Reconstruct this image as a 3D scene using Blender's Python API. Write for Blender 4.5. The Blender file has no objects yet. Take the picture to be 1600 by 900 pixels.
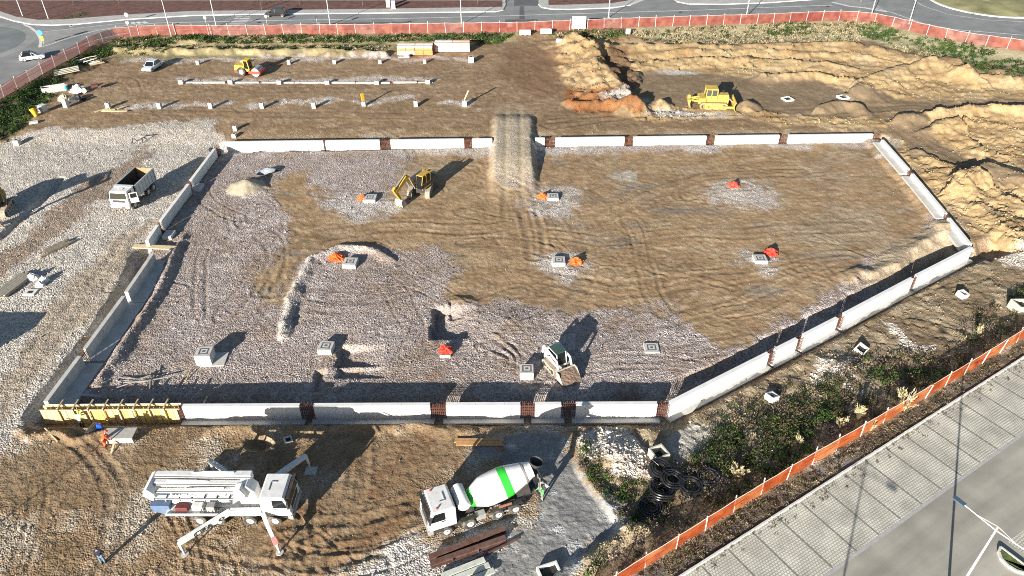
import bpy, math, random
import numpy as np
from mathutils import Vector, Matrix
R = math.radians
scene = bpy.context.scene
col = scene.collection
random.seed(7)
rng = np.random.default_rng(11)

# ------------------------------------------------------------------ camera
CAM_H, CAM_F, CAM_T = 46.0, 1150.0, R(36)          # height, focal length in photo pixels, downward tilt
cam_d = bpy.data.cameras.new('camera'); cam = bpy.data.objects.new('camera', cam_d); col.objects.link(cam)
cam.location = (0, 0, CAM_H); cam.rotation_euler = (R(90) - CAM_T, 0, 0)
cam_d.sensor_width = 36; cam_d.lens = CAM_F * 36 / 1600; cam_d.clip_end = 3000
scene.camera = cam
# ------------------------------------------------------------------ sky, sun, exposure
SUN_EL, SUN_AZ = 15.6, 28.5                          # shadows run 29 degrees right of straight ahead
w = bpy.data.worlds.new('World'); scene.world = w; w.use_nodes = True
nt = w.node_tree; sky = nt.nodes.new('ShaderNodeTexSky'); sky.sky_type = 'NISHITA'; sky.sun_disc = False
sky.sun_elevation = R(SUN_EL); sky.sun_rotation = R(180 + SUN_AZ); sky.altitude = 100
sky.air_density = 1.0; sky.dust_density = 0.6; sky.ozone_density = 1.2
nt.links.new(sky.outputs[0], nt.nodes['Background'].inputs[0]); nt.nodes['Background'].inputs[1].default_value = 0.05
sd_ = bpy.data.lights.new('sun', 'SUN'); sd_.energy = 5.0; sd_.angle = R(0.5); sd_.color = (1.0, 0.935, 0.835)
sun = bpy.data.objects.new('sun', sd_); col.objects.link(sun)
sun.rotation_euler = Vector((math.sin(R(SUN_AZ)) * math.cos(R(SUN_EL)), math.cos(R(SUN_AZ)) * math.cos(R(SUN_EL)), -math.sin(R(SUN_EL)))).to_track_quat('-Z', 'Y').to_euler()
sun.location = (-30, -30, 60)
vs = scene.view_settings
vs.view_transform = 'Standard'; vs.look = 'None'; vs.gamma = 1; vs.use_curve_mapping = False; vs.exposure = 1.35

scene.render.engine = 'CYCLES'; scene.cycles.use_denoising = False; scene.cycles.filter_width = 1.0
# ------------------------------------------------------------------ helpers
_c, _s = math.cos(CAM_T), math.sin(CAM_T)
def G(x, y, z=0.0):
    """ground point (world X, Y at height z) seen at photo pixel x, y"""
    u = (x - 800) / CAM_F; v = (y - 450) / CAM_F
    t = (z - CAM_H) / (-_s - v * _c)
    return (u * t, (_c - v * _s) * t)
def G3(x, y, z=0.0):
    a = G(x, y, z); return Vector((a[0], a[1], z))
def GP(pts, z=0.0): return np.array([G(p[0], p[1], z) for p in pts])

_TAB = np.random.default_rng(5).random((1024, 1024)).astype(np.float32)
def vn(x, y, seed=0):
    """value noise on a wrapped random table"""
    x = np.asarray(x, np.float32) + (seed * 37.0 % 997) ; y = np.asarray(y, np.float32) + (seed * 91.0 % 983)
    xf = np.floor(x); yf = np.floor(y); fx = x - xf; fy = y - yf
    xi = xf.astype(np.int32) & 1023; yi = yf.astype(np.int32) & 1023; xj = (xi + 1) & 1023; yj = (yi + 1) & 1023
    fx = fx * fx * (3 - 2 * fx); fy = fy * fy * (3 - 2 * fy)
    a = _TAB[xi, yi]; b = _TAB[xj, yi]; c = _TAB[xi, yj]; d = _TAB[xj, yj]
    return (a + (b - a) * fx) * (1 - fy) + (c + (d - c) * fx) * fy
def fbm(x, y, seed=0, octv=4, gain=0.5):
    t = np.zeros(np.shape(x), np.float32); a = 1.0; s = 0
    for k in range(octv):
        t += a * (vn(x * 2**k + 17.3 * k, y * 2**k + 9.1 * k, seed + k * 31) - 0.5); s += a; a *= gain
    return 2 * t / s
def sstep(a, b, x):
    t = np.clip((x - a) / (b - a), 0, 1); return t * t * (3 - 2 * t)
def pdist(X, Y, P, closed=False):
    """distance to polyline, and arc length there"""
    D = np.full(X.shape, 1e9); S = np.zeros(X.shape); acc = 0.0
    n = len(P)
    for i in range(n if closed else n - 1):
        a = P[i]; b = P[(i + 1) % n]; e = b - a; L2 = max(e @ e, 1e-9)
        t = np.clip(((X - a[0]) * e[0] + (Y - a[1]) * e[1]) / L2, 0, 1)
        d = np.hypot(X - a[0] - t * e[0], Y - a[1] - t * e[1]); m = d < D
        D = np.where(m, d, D); S = np.where(m, acc + t * math.sqrt(L2), S); acc += math.sqrt(L2)
    return D, S
def inside(X, Y, P):
    r = np.zeros(X.shape, bool); n = len(P)
    for i in range(n):
        a = P[i]; b = P[(i + 1) % n]
        if a[1] == b[1]: continue
        c = (a[1] > Y) != (b[1] > Y)
        r ^= c & (X < (b[0] - a[0]) * (Y - a[1]) / (b[1] - a[1]) + a[0])
    return r
def sdist(X, Y, P):
    """signed distance in metres, positive inside (exact only near the polygon)"""
    out = np.full(X.shape, -50.0); mx = 12
    bb = (X > P[:, 0].min() - mx) & (X < P[:, 0].max() + mx) & (Y > P[:, 1].min() - mx) & (Y < P[:, 1].max() + mx)
    if bb.any():
        x = X[bb]; y = Y[bb]; d, _ = pdist(x, y, P, True); out[bb] = np.where(inside(x, y, P), d, -d)
    return out

def lin(r, g, b):
    f = lambda c: (c / 255 / 12.92) if c / 255 <= 0.04045 else ((c / 255 + 0.055) / 1.055) ** 2.4
    return (f(r), f(g), f(b))

MATS = {}
def mat(name, color, rough=0.7, metal=0.0, var=0.15, scale=3.0, bump=0.0, bscale=20.0, dirt=0.0, dirtc=(0.22, 0.17, 0.11), spec=0.5, splash=None):
    """principled material with noisy colour, optional dirt film and relief"""
    if name in MATS: return MATS[name]
    m = bpy.data.materials.new(name); m.use_nodes = True; n = m.node_tree; N = n.nodes; L = n.links
    p = N['Principled BSDF']; p.inputs['Roughness'].default_value = rough; p.inputs['Metallic'].default_value = metal
    p.inputs['Specular IOR Level'].default_value = spec
    tc = N.new('ShaderNodeTexCoord'); nz = N.new('ShaderNodeTexNoise'); nz.inputs['Scale'].default_value = scale; nz.inputs['Detail'].default_value = 6
    L.new(tc.outputs['Object'], nz.inputs['Vector'])
    mr = N.new('ShaderNodeMapRange'); mr.inputs[1].default_value = 0.3; mr.inputs[2].default_value = 0.7; mr.inputs[3].default_value = 1 - var; mr.inputs[4].default_value = 1 + var
    L.new(nz.outputs['Fac'], mr.inputs[0])
    mx = N.new('ShaderNodeMix'); mx.data_type = 'RGBA'; mx.blend_type = 'MULTIPLY'; mx.inputs[0].default_value = 1
    mx.inputs[6].default_value = (*color, 1); L.new(mr.outputs[0], mx.inputs[7]); out = mx.outputs[2]
    if dirt > 0:
        n2 = N.new('ShaderNodeTexNoise'); n2.inputs['Scale'].default_value = scale * 0.6; n2.inputs['Detail'].default_value = 8; n2.inputs['Roughness'].default_value = 0.7
        L.new(tc.outputs['Object'], n2.inputs['Vector'])
        r2 = N.new('ShaderNodeMapRange'); r2.inputs[1].default_value = 0.45; r2.inputs[2].default_value = 0.75; r2.inputs[3].default_value = 0; r2.inputs[4].default_value = dirt; L.new(n2.outputs['Fac'], r2.inputs[0])
        m2 = N.new('ShaderNodeMix'); m2.data_type = 'RGBA'; L.new(r2.outputs[0], m2.inputs[0]); L.new(out, m2.inputs[6]); m2.inputs[7].default_value = (*dirtc, 1); out = m2.outputs[2]
    if splash:          # mud thrown up against the foot of a wall: ragged, thicker low down
        sx = N.new('ShaderNodeSeparateXYZ'); L.new(tc.outputs['Object'], sx.inputs[0]); n4 = N.new('ShaderNodeTexNoise'); n4.inputs['Scale'].default_value = 1.3; n4.inputs['Detail'].default_value = 7; n4.inputs['Roughness'].default_value = 0.7; L.new(tc.outputs['Object'], n4.inputs['Vector'])
        ad = N.new('ShaderNodeMath'); ad.operation = 'MULTIPLY_ADD'; L.new(n4.outputs['Fac'], ad.inputs[0]); ad.inputs[1].default_value = -1.5; L.new(sx.outputs[2], ad.inputs[2])
        r4 = N.new('ShaderNodeMapRange'); r4.inputs[1].default_value = splash[0] - 0.75; r4.inputs[2].default_value = splash[1] - 0.75; r4.inputs[3].default_value = 0; r4.inputs[4].default_value = 0.55; L.new(ad.outputs[0], r4.inputs[0])
        m4 = N.new('ShaderNodeMix'); m4.data_type = 'RGBA'; L.new(r4.outputs[0], m4.inputs[0]); L.new(out, m4.inputs[6]); m4.inputs[7].default_value = (0.30, 0.26, 0.21, 1); out = m4.outputs[2]
    L.new(out, p.inputs['Base Color'])
    if bump > 0:
        n3 = N.new('ShaderNodeTexNoise'); n3.inputs['Scale'].default_value = bscale; n3.inputs['Detail'].default_value = 5; L.new(tc.outputs['Object'], n3.inputs['Vector'])
        b = N.new('ShaderNodeBump'); b.inputs['Strength'].default_value = bump; b.inputs['Distance'].default_value = 0.05; L.new(n3.outputs['Fac'], b.inputs['Height']); L.new(b.outputs[0], p.inputs['Normal'])
    MATS[name] = m; return m

def tag(o, label=None, cat=None, group=None, kind=None):
    if label: o['label'] = label
    if cat: o['category'] = cat
    if group: o['group'] = group
    if kind: o['kind'] = kind
    return o
def empty(name, label, cat, loc=(0, 0, 0), rz=0.0, group=None):
    o = bpy.data.objects.new(name, None); col.objects.link(o); o.location = loc; o.rotation_euler = (0, 0, rz); o.empty_display_size = 0.3
    return tag(o, label, cat, group)

SMALL = {'tie_holes', 'panel_joint', 'vertical_bars', 'horizontal_bars', 'pillars', 'cab_frame', 'hoses', 'pipe_clamps', 'track_shoes', 'track_rollers', 'bed_rib', 'bucket_teeth', 'boom_rest', 'pump_cylinders', 'roof_rail', 'starter_bars', 'ladder', 'chute', 'twigs', 'scrap', 'reed_stems', 'reed_plumes', 'strapping', 'net_folds', 'pocket', 'drum_frame', 'door_window', 'rim', 'platform', 'ripper_frame', 'turns'}
class MB:
    """collects shapes for ONE mesh object"""
    def __init__(s): s.v = []; s.f = []
    def add(s, vs_, fs):
        b = len(s.v); s.v += [tuple(p) for p in vs_]; s.f += [tuple(i + b for i in f) for f in fs]; return s
    def box(s, x0, x1, y0, y1, z0, z1):
        return s.add([(x0, y0, z0), (x1, y0, z0), (x1, y1, z0), (x0, y1, z0), (x0, y0, z1), (x1, y0, z1), (x1, y1, z1), (x0, y1, z1)],
                     [(0, 3, 2, 1), (4, 5, 6, 7), (0, 1, 5, 4), (1, 2, 6, 5), (2, 3, 7, 6), (3, 0, 4, 7)])
    def prism(s, prof, y0, y1, top=None):
        """profile (x, z) pushed along y; top = (inset) shrinks y for points above given z"""
        n = len(prof); vs_ = []
        for y, sg in ((y0, 1), (y1, -1)):
            for x, z in prof:
                yy = y
                if top and z > top[0]: yy = y + sg * top[1] * (1 if y1 > y0 else -1)
                vs_.append((x, yy, z))
        fs = [tuple(range(n)), tuple(range(2 * n - 1, n - 1, -1))] + [(i + n, (i + 1) % n + n, (i + 1) % n, i) for i in range(n)]
        return s.add(vs_, fs)
    def beam(s, p, q, w_, h, w2=None, h2=None, up=(0, 0, 1)):
        """box beam from p to q, w_ across, h along up"""
        p = Vector(p); q = Vector(q); d = (q - p).normalized(); u = Vector(up); sd = d.cross(u)
        if sd.length < 1e-4: sd = d.cross(Vector((1, 0, 0)))
        sd.normalize(); u = sd.cross(d).normalized(); w2 = w2 or w_; h2 = h2 or h
        vs_ = [p + sd * a * w_ / 2 + u * b * h / 2 for a, b in ((-1, -1), (1, -1), (1, 1), (-1, 1))] + [q + sd * a * w2 / 2 + u * b * h2 / 2 for a, b in ((-1, -1), (1, -1), (1, 1), (-1, 1))]
        return s.add(vs_, [(0, 1, 2, 3), (7, 6, 5, 4), (0, 4, 5, 1), (1, 5, 6, 2), (2, 6, 7, 3), (3, 7, 4, 0)])
    def cyl(s, p, q, r0, r1=None, n=12, caps=True):
        p = Vector(p); q = Vector(q); r1 = r0 if r1 is None else r1; d = (q - p).normalized()
        a = d.orthogonal().normalized(); b = d.cross(a)
        vs_ = [c + (a * math.cos(t) + b * math.sin(t)) * r for c, r in ((p, r0), (q, r1)) for t in [2 * math.pi * i / n for i in range(n)]]
        fs = [(i, (i + 1) % n, (i + 1) % n + n, i + n) for i in range(n)]
        if caps: fs += [tuple(range(n - 1, -1, -1)), tuple(range(n, 2 * n))]
        return s.add(vs_, fs)
    def lathe(s, origin, axis, prof, n=20, caps=True):
        """prof: (distance along axis, radius)"""
        o = Vector(origin); d = Vector(axis).normalized(); a = d.orthogonal().normalized(); b = d.cross(a); vs_ = []; m = len(prof)
        for t, r in prof:
            for i in range(n):
                th = 2 * math.pi * i / n; vs_.append(o + d * t + (a * math.cos(th) + b * math.sin(th)) * r)
        fs = [(k * n + i, k * n + (i + 1) % n, (k + 1) * n + (i + 1) % n, (k + 1) * n + i) for k in range(m - 1) for i in range(n)]
        if caps and prof[0][1] > 1e-4: fs.append(tuple(range(n - 1, -1, -1)))
        if caps and prof[-1][1] > 1e-4: fs.append(tuple((m - 1) * n + i for i in range(n)))
        return s.add(vs_, fs)
    def tube(s, pts, r, n=6):
        pts = [Vector(p) for p in pts]; rings = []
        for i, p in enumerate(pts):
            d = (pts[min(i + 1, len(pts) - 1)] - pts[max(i - 1, 0)]).normalized()
            a = d.cross(Vector((0.013, 0.02, 1))); a = a.normalized() if a.length > 1e-3 else d.orthogonal().normalized(); b = d.cross(a)
            rings += [p + (a * math.cos(2 * math.pi * k / n) + b * math.sin(2 * math.pi * k / n)) * r for k in range(n)]
        fs = [(i * n + k, i * n + (k + 1) % n, (i + 1) * n + (k + 1) % n, (i + 1) * n + k) for i in range(len(pts) - 1) for k in range(n)]
        fs += [tuple(range(n - 1, -1, -1)), tuple((len(pts) - 1) * n + k for k in range(n))]
        return s.add(rings, fs)
    def sheet(s, pts, z):
        b = len(s.v); s.v += [(p[0], p[1], z) for p in pts]; s.f.append(tuple(range(b, b + len(pts)))); return s
    def build(s, name, m, parent=None, smooth=False, bevel=0.0, loc=None):
        me = bpy.data.meshes.new(name); me.from_pydata(s.v, [], s.f); me.update()
        import bmesh
        bm = bmesh.new(); bm.from_mesh(me); bmesh.ops.recalc_face_normals(bm, faces=bm.faces); bm.to_mesh(me); bm.free()
        me.materials.append(m)
        if smooth: me.polygons.foreach_set('use_smooth', [True] * len(me.polygons))
        o = bpy.data.objects.new(name, me); col.objects.link(o)
        if parent: o.parent = parent
        if name in SMALL: o['kind'] = 'stuff'
        if loc: o.location = loc
        if bevel > 0:
            bv = o.modifiers.new('bevel', 'BEVEL'); bv.width = bevel; bv.segments = 2; bv.limit_method = 'ANGLE'; bv.angle_limit = R(40); bv.harden_normals = False
        if smooth:
            try: me.set_sharp_from_angle(angle=R(40))
            except Exception: pass
        return o
def upsheet(name, pts, z, m, parent=None):
    """flat polygon facing up"""
    P = [(p[0], p[1], z) for p in pts]
    a = sum(P[i][0] * P[(i + 1) % len(P)][1] - P[(i + 1) % len(P)][0] * P[i][1] for i in range(len(P)))
    if a < 0: P.reverse()
    me = bpy.data.meshes.new(name); me.from_pydata(P, [], [tuple(range(len(P)))]); me.materials.append(m)
    o = bpy.data.objects.new(name, me); col.objects.link(o)
    if parent: o.parent = parent
    return o
def copy_tree(o, parent=None):
    c = o.copy(); col.objects.link(c); c.parent = parent
    for ch in list(o.children): copy_tree(ch, c)
    return c
# ================================================================== terrain
ROAD_Z = 1.0
WTOP = 0.9
# fence line along the far road (photo pixels, foot of the fence at road height)
FENCE_PX = [(-260, 300), (-120, 222), (-60, 190), (0, 156), (30, 138), (60, 120), (95, 100), (128, 83), (150, 70), (178, 60), (215, 56), (260, 54), (340, 55), (440, 54), (560, 53), (700, 51), (800, 50), (905, 46), (1000, 42), (1100, 39), (1200, 36), (1290, 32), (1325, 32), (1362, 35), (1400, 43), (1450, 55), (1510, 67), (1600, 79), (1700, 90), (1850, 105), (2000, 118)]
FENCE = GP(FENCE_PX, ROAD_Z)
FENCE2_PX = [(905, 955), (985, 901), (1050, 861), (1150, 797), (1250, 736), (1320, 696), (1390, 655), (1495, 592), (1600, 527), (1720, 455), (1850, 375)]
FENCE2 = GP(FENCE2_PX)
KERB2 = GP([(880, 1022), (1068, 900), (1200, 815), (1417, 675), (1600, 557), (1800, 430), (2000, 300)])
# wall ring (top outer edge)
WALLS = dict(
    near=GP([(62, 634), (285, 633), (660, 632), (1046, 629)], WTOP),
    diag=GP([(1046, 629), (1200, 552), (1320, 489), (1430, 430), (1520, 385)], WTOP),
    left=GP([(64, 634), (125, 548), (196, 452), (228, 380), (297, 287), (340, 228)], WTOP),
    far=GP([(340, 222), (800, 216), (1376, 209)], WTOP),
    right=GP([(1372, 211), (1425, 268), (1482, 338), (1520, 383)], WTOP))
RING = np.vstack([WALLS['left'][::1], WALLS['far'][1:], WALLS['right'][1:-1], WALLS['diag'][::-1], WALLS['near'][::-1][1:-1]])

def ridge(X, Y, pts, h, wl, wr, seed=0, rag=0.3):
    """elongated mound along photo points; wl, wr = widths on the left and right of travel"""
    P = GP(pts); z = np.zeros(X.shape); m = max(wl, wr) * 1.6 + 2
    bb = (X > P[:, 0].min() - m) & (X < P[:, 0].max() + m) & (Y > P[:, 1].min() - m) & (Y < P[:, 1].max() + m)
    if not bb.any(): return z
    x = X[bb]; y = Y[bb]; n1 = fbm(x * 0.5, y * 0.5, seed + 5, 3); n2 = fbm(x * 0.5 + 40, y * 0.5, seed + 9, 3)
    x = x + n1 * rag * 2; y = y + n2 * rag * 2
    D, S = pdist(x, y, P); side = np.zeros(x.shape)
    best = np.full(x.shape, 1e9)
    for i in range(len(P) - 1):
        a = P[i]; e = P[i + 1] - a; L2 = e @ e
        t = np.clip(((x - a[0]) * e[0] + (y - a[1]) * e[1]) / L2, 0, 1)
        d = np.hypot(x - a[0] - t * e[0], y - a[1] - t * e[1]); k = d < best; best = np.where(k, d, best)
        side = np.where(k, e[0] * (y - a[1]) - e[1] * (x - a[0]), side)
    wd = np.where(side > 0, wl, wr)
    z[bb] = h * (1 - sstep(0.0, 1.0, D / wd)) * (0.85 + 0.35 * fbm(x * 0.35, y * 0.35, seed + 2, 2))
    return z
def cone(X, Y, px, py, h, r, seed=0, ex=1.0):
    c = G(px, py); d = np.hypot((X - c[0]) / ex, Y - c[1]); k = d < r * 1.5; z = np.zeros(X.shape)
    if k.any():
        d = d[k] * (1 + 0.25 * fbm(X[k] * 0.7, Y[k] * 0.7, seed + 3, 3)); z[k] = h * np.clip(1 - d / r, 0, 1) ** 0.9
    return z

def masks(X, Y):
    """soft areas of the site as world-space polygons"""
    wx = X + 3.2 * fbm(X * 0.22, Y * 0.22, 21, 6, 0.66); wy = Y + 3.2 * fbm(X * 0.22 + 31, Y * 0.22, 22, 6, 0.66); hi = 1.1 * fbm(X * 1.1, Y * 1.1, 23, 4, 0.65)
    M = {}
    def pm(name, pts, f=0.7, z=0.0): M[name] = sstep(-f * 0.7, f * 0.7, sdist(wx, wy, GP(pts, z)) + hi)
    ring = RING
    M['in'] = sstep(-0.15, 0.15, sdist(X, Y, ring))
    pm('mud', [(440, 268), (485, 262), (505, 325), (520, 345), (600, 320), (632, 250), (660, 236), (760, 236), (775, 290), (832, 290), (850, 238), (1372, 224), (1475, 340), (1385, 392), (1335, 428), (1215, 512), (1105, 532), (1062, 475), (900, 482), (745, 468), (665, 472), (728, 405), (640, 382), (520, 385), (470, 418), (440, 468), (408, 450), (432, 390), (462, 340), (440, 300)], 1.0)
    pm('hill_l', [(-300, 300), (-100, 260), (0, 225), (60, 205), (340, 192), (352, 232), (300, 265), (240, 380), (140, 548), (60, 660), (0, 695), (-300, 900)], 0.8)
    pm('ltrack', [(165, 372), (245, 335), (215, 400), (120, 520), (60, 590), (0, 650), (-120, 780), (-120, 720), (0, 590), (80, 495)], 1.0)
    pm('lbrown', [(232, 215), (205, 245), (120, 300), (60, 350), (0, 395), (-90, 470), (-90, 530), (0, 445), (40, 412), (100, 365), (180, 300), (215, 262)], 0.8)
    pm('sand', [(862, 78), (905, 60), (1000, 66), (1150, 80), (1330, 70), (1400, 90), (1480, 118), (1620, 145), (1800, 180), (1800, 420), (1620, 410), (1530, 372), (1480, 322), (1430, 262), (1385, 205), (1240, 200), (1160, 188), (1000, 190), (920, 165), (880, 140)], 0.9)
    pm('rtrack', [(945, 120), (1010, 112), (1120, 118), (1190, 130), (1280, 132), (1330, 150), (1400, 160), (1600, 158), (1800, 170), (1800, 200), (1600, 178), (1500, 176), (1400, 182), (1330, 186), (1200, 182), (1150, 175), (1000, 172), (960, 160)], 0.7)
    pm('rtrack2', [(1370, 185), (1420, 185), (1470, 215), (1500, 245), (1600, 265), (1600, 240), (1700, 240), (1700, 300), (1580, 290), (1500, 275), (1430, 235), (1385, 208)], 0.7)
    pm('red', [(885, 140), (925, 150), (965, 158), (1012, 168), (1010, 184), (960, 182), (905, 178), (880, 165)], 0.8)
    pm('redmud', [(800, 75), (875, 80), (885, 110), (878, 150), (840, 160), (800, 140), (770, 115)], 1.6)
    pm('shaded_scarp', [(938, 78), (985, 86), (992, 150), (962, 158), (944, 120)], 0.8)
    pm('sludge', [(762, 700), (800, 683), (898, 680), (902, 735), (925, 765), (955, 800), (972, 832), (880, 905), (820, 960), (690, 960), (740, 890), (800, 848), (832, 812), (850, 770), (850, 742), (780, 735)], 0.6)
    pm('white_b', [(650, 850), (680, 835), (760, 805), (830, 800), (810, 848), (760, 890), (700, 960), (520, 960), (560, 880)], 0.9)
    pm('brown_a', [(60, 688), (230, 688), (300, 720), (250, 760), (190, 800), (110, 815), (40, 800), (0, 780), (-60, 740)], 1.2)
    pm('brown_b', [(400, 820), (520, 760), (600, 660), (700, 665), (760, 700), (700, 760), (660, 800), (650, 840), (560, 868), (470, 905), (380, 905)], 1.2)
    pm('east', [(1050, 650), (1220, 572), (1330, 515), (1450, 455), (1525, 412), (1640, 400), (1760, 380), (1760, 450), (1600, 520), (1390, 650), (1150, 790), (985, 900), (900, 960), (820, 960), (900, 900), (975, 830), (905, 740), (903, 668)], 0.7)
    pm('pile_a', [(915, 672), (950, 668), (985, 690), (1015, 722), (1012, 745), (965, 748), (940, 725), (915, 695)], 0.5)
    pm('pile_b', [(1280, 570), (1310, 545), (1345, 568), (1350, 595), (1300, 602), (1270, 590)], 0.6)
    pm('pile_c', [(1385, 500), (1405, 520), (1430, 540), (1470, 528), (1475, 540), (1440, 552), (1405, 540), (1385, 515)], 0.4)
    pm('pile_d', [(1540, 395), (1600, 380), (1700, 375), (1700, 420), (1600, 425), (1570, 408)], 0.8)
    pm('verge_tan', [(985, 48), (1100, 42), (1200, 38), (1330, 34), (1420, 52), (1500, 72), (1620, 90), (1800, 110), (1800, 135), (1620, 115), (1480, 92), (1400, 78), (1330, 66), (1200, 70), (1080, 74), (1000, 62)], 0.8)
    pm('verge_l', [(150, 78), (200, 66), (340, 62), (620, 60), (800, 56), (800, 66), (740, 74), (620, 80), (600, 90), (420, 92), (190, 96), (170, 88)], 0.8)
    pm('scrub_l', [(-300, 330), (-120, 235), (0, 170), (60, 130), (128, 90), (165, 70), (200, 72), (150, 95), (110, 125), (85, 150), (55, 190), (20, 215), (-40, 230), (-300, 360)], 0.7)
    pm('dirt_l', [(40, 215), (120, 120), (200, 100), (900, 75), (860, 180), (770, 200), (340, 205), (200, 215), (60, 225)], 0.8)
    for i, (a, b) in enumerate([((205, 97), (740, 94)), ((275, 129), (680, 129)), ((205, 168), (350, 166)), ((400, 168), (530, 160)), ((560, 164), (650, 158)), ((700, 165), (740, 168))]):
        D, _ = pdist(wx, wy, GP([a, b])); M['row%d' % i] = 1 - sstep(0.3, 1.7, D + hi)
    for i, (px, py, rx, ry) in enumerate([(570, 318, 5.5, 4), (865, 312, 4.5, 4.5), (875, 412, 3.2, 3.4), (1160, 300, 5.5, 4), (1190, 408, 2.6, 2.4), (700, 235, 9, 2.0), (870, 232, 9, 2.2), (1100, 226, 5, 1.4), (1240, 226, 5, 1.2), (1400, 245, 2.5, 3.5)]):
        c = G(px, py); M['gp%d' % i] = 1 - sstep(0.6, 1.15, np.hypot((wx - c[0]) / rx, (wy - c[1]) / ry) + 0.35 * hi)
    c = G(968, 273); M['pale0'] = 1 - sstep(0.8, 1.1, np.hypot((wx - c[0]) / 1.8, (wy - c[1]) / 1.6))
    c = G(1098, 690); M['ash0'] = 1 - sstep(0.5, 1.2, np.hypot((wx - c[0]) / 2.6, (wy - c[1]) / 2.2))
    hi = hi * 0; wx = X; wy = Y; pm('strip', [(920, 965), (985, 903), (1150, 800), (1390, 660), (1600, 532), (1850, 380), (2000, 300), (1800, 430), (1600, 557), (1417, 675), (1200, 815), (1068, 900), (960, 975)], 0.25)
    return M

TRACKS = [  # wheel and crawler tracks: points, half gauge, rut width, depth
    ([(800, 300), (800, 345), (760, 352), (600, 350), (500, 365), (450, 410), (430, 450)], 1.1, 0.28, 0.07),
    ([(815, 300), (830, 360), (930, 372), (1100, 360), (1350, 350)], 1.1, 0.28, 0.06),
    ([(825, 330), (835, 395)], 0.9, 0.3, 0.10),
    ([(850, 430), (960, 450), (1150, 430), (1330, 400)], 1.0, 0.3, 0.06),
    ([(945, 335), (1010, 300), (1100, 270), (1250, 262)], 1.0, 0.3, 0.07),
    ([(640, 800), (560, 850), (480, 880), (430, 960)], 1.1, 0.35, 0.10),
    ([(545, 690), (540, 780), (500, 850), (470, 960)], 1.1, 0.35, 0.11),
    ([(650, 815), (560, 835), (400, 850), (330, 960)], 1.1, 0.3, 0.08),
    ([(470, 800), (480, 850), (530, 960)], 0.4, 0.3, 0.08),
    ([(230, 350), (150, 450), (60, 560), (-60, 690)], 1.0, 0.4, 0.05),
    ([(210, 350), (120, 450), (20, 560), (-80, 660)], 0.9, 0.4, 0.05),
    ([(250, 180), (420, 182), (640, 186), (770, 172), (800, 140), (815, 90)], 1.0, 0.35, 0.06),
    ([(200, 112), (400, 142), (680, 146), (760, 130), (800, 100)], 1.0, 0.3, 0.05),
    ([(860, 200), (1000, 182), (1150, 182), (1330, 176), (1600, 168)], 1.0, 0.35, 0.09),
    ([(860, 192), (1000, 187), (1200, 190), (1345, 182), (1500, 172), (1620, 174)], 0.8, 0.3, 0.07),
    ([(1340, 172), (1450, 172), (1620, 166)], 0.5, 0.3, 0.08),
    ([(1385, 195), (1440, 225), (1500, 258), (1620, 280)], 0.9, 0.4, 0.09),
    ([(480, 470), (560, 475), (680, 430)], 0.9, 0.3, 0.05),
    ([(1000, 500), (1150, 470), (1260, 420)], 0.9, 0.3, 0.05),
]
_TR = [(GP(t[0]),) + (t[1], t[2], t[3] * 0.7) for t in TRACKS]
_tr = random.Random(21)
def _rand_tracks(n, x0, x1, y0, y1, amax, dp, base=0.0):
    for _ in range(n):
        c = G(_tr.uniform(x0, x1), _tr.uniform(y0, y1)); a = base + _tr.gauss(0, amax); k = _tr.uniform(-.10, .10); L_ = _tr.uniform(6, 18); m = 9; pts = [np.array(c)]
        for i in range(m): a += k * L_ / m; pts.append(pts[-1] + np.array([math.cos(a), math.sin(a)]) * L_ / m)
        _TR.append((np.array(pts), _tr.choice([.55, .95, 1.05]), _tr.uniform(.10, .24), dp * _tr.uniform(.4, 1.1)))
_rand_tracks(40, 430, 1350, 250, 500, 0.9, .05); _rand_tracks(10, 840, 1200, 240, 340, .5, .05, .7)
_rand_tracks(12, 150, 800, 105, 195, .5, .045); _rand_tracks(14, 860, 1500, 120, 200, .2, .07)
_rand_tracks(14, 60, 640, 690, 900, .9, .06); _rand_tracks(12, 250, 420, 270, 560, .7, .05, 1.4); _rand_tracks(10, 550, 1050, 480, 590, .6, .05)
_rand_tracks(8, 1180, 1560, 420, 600, .4, .06, .5)

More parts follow.
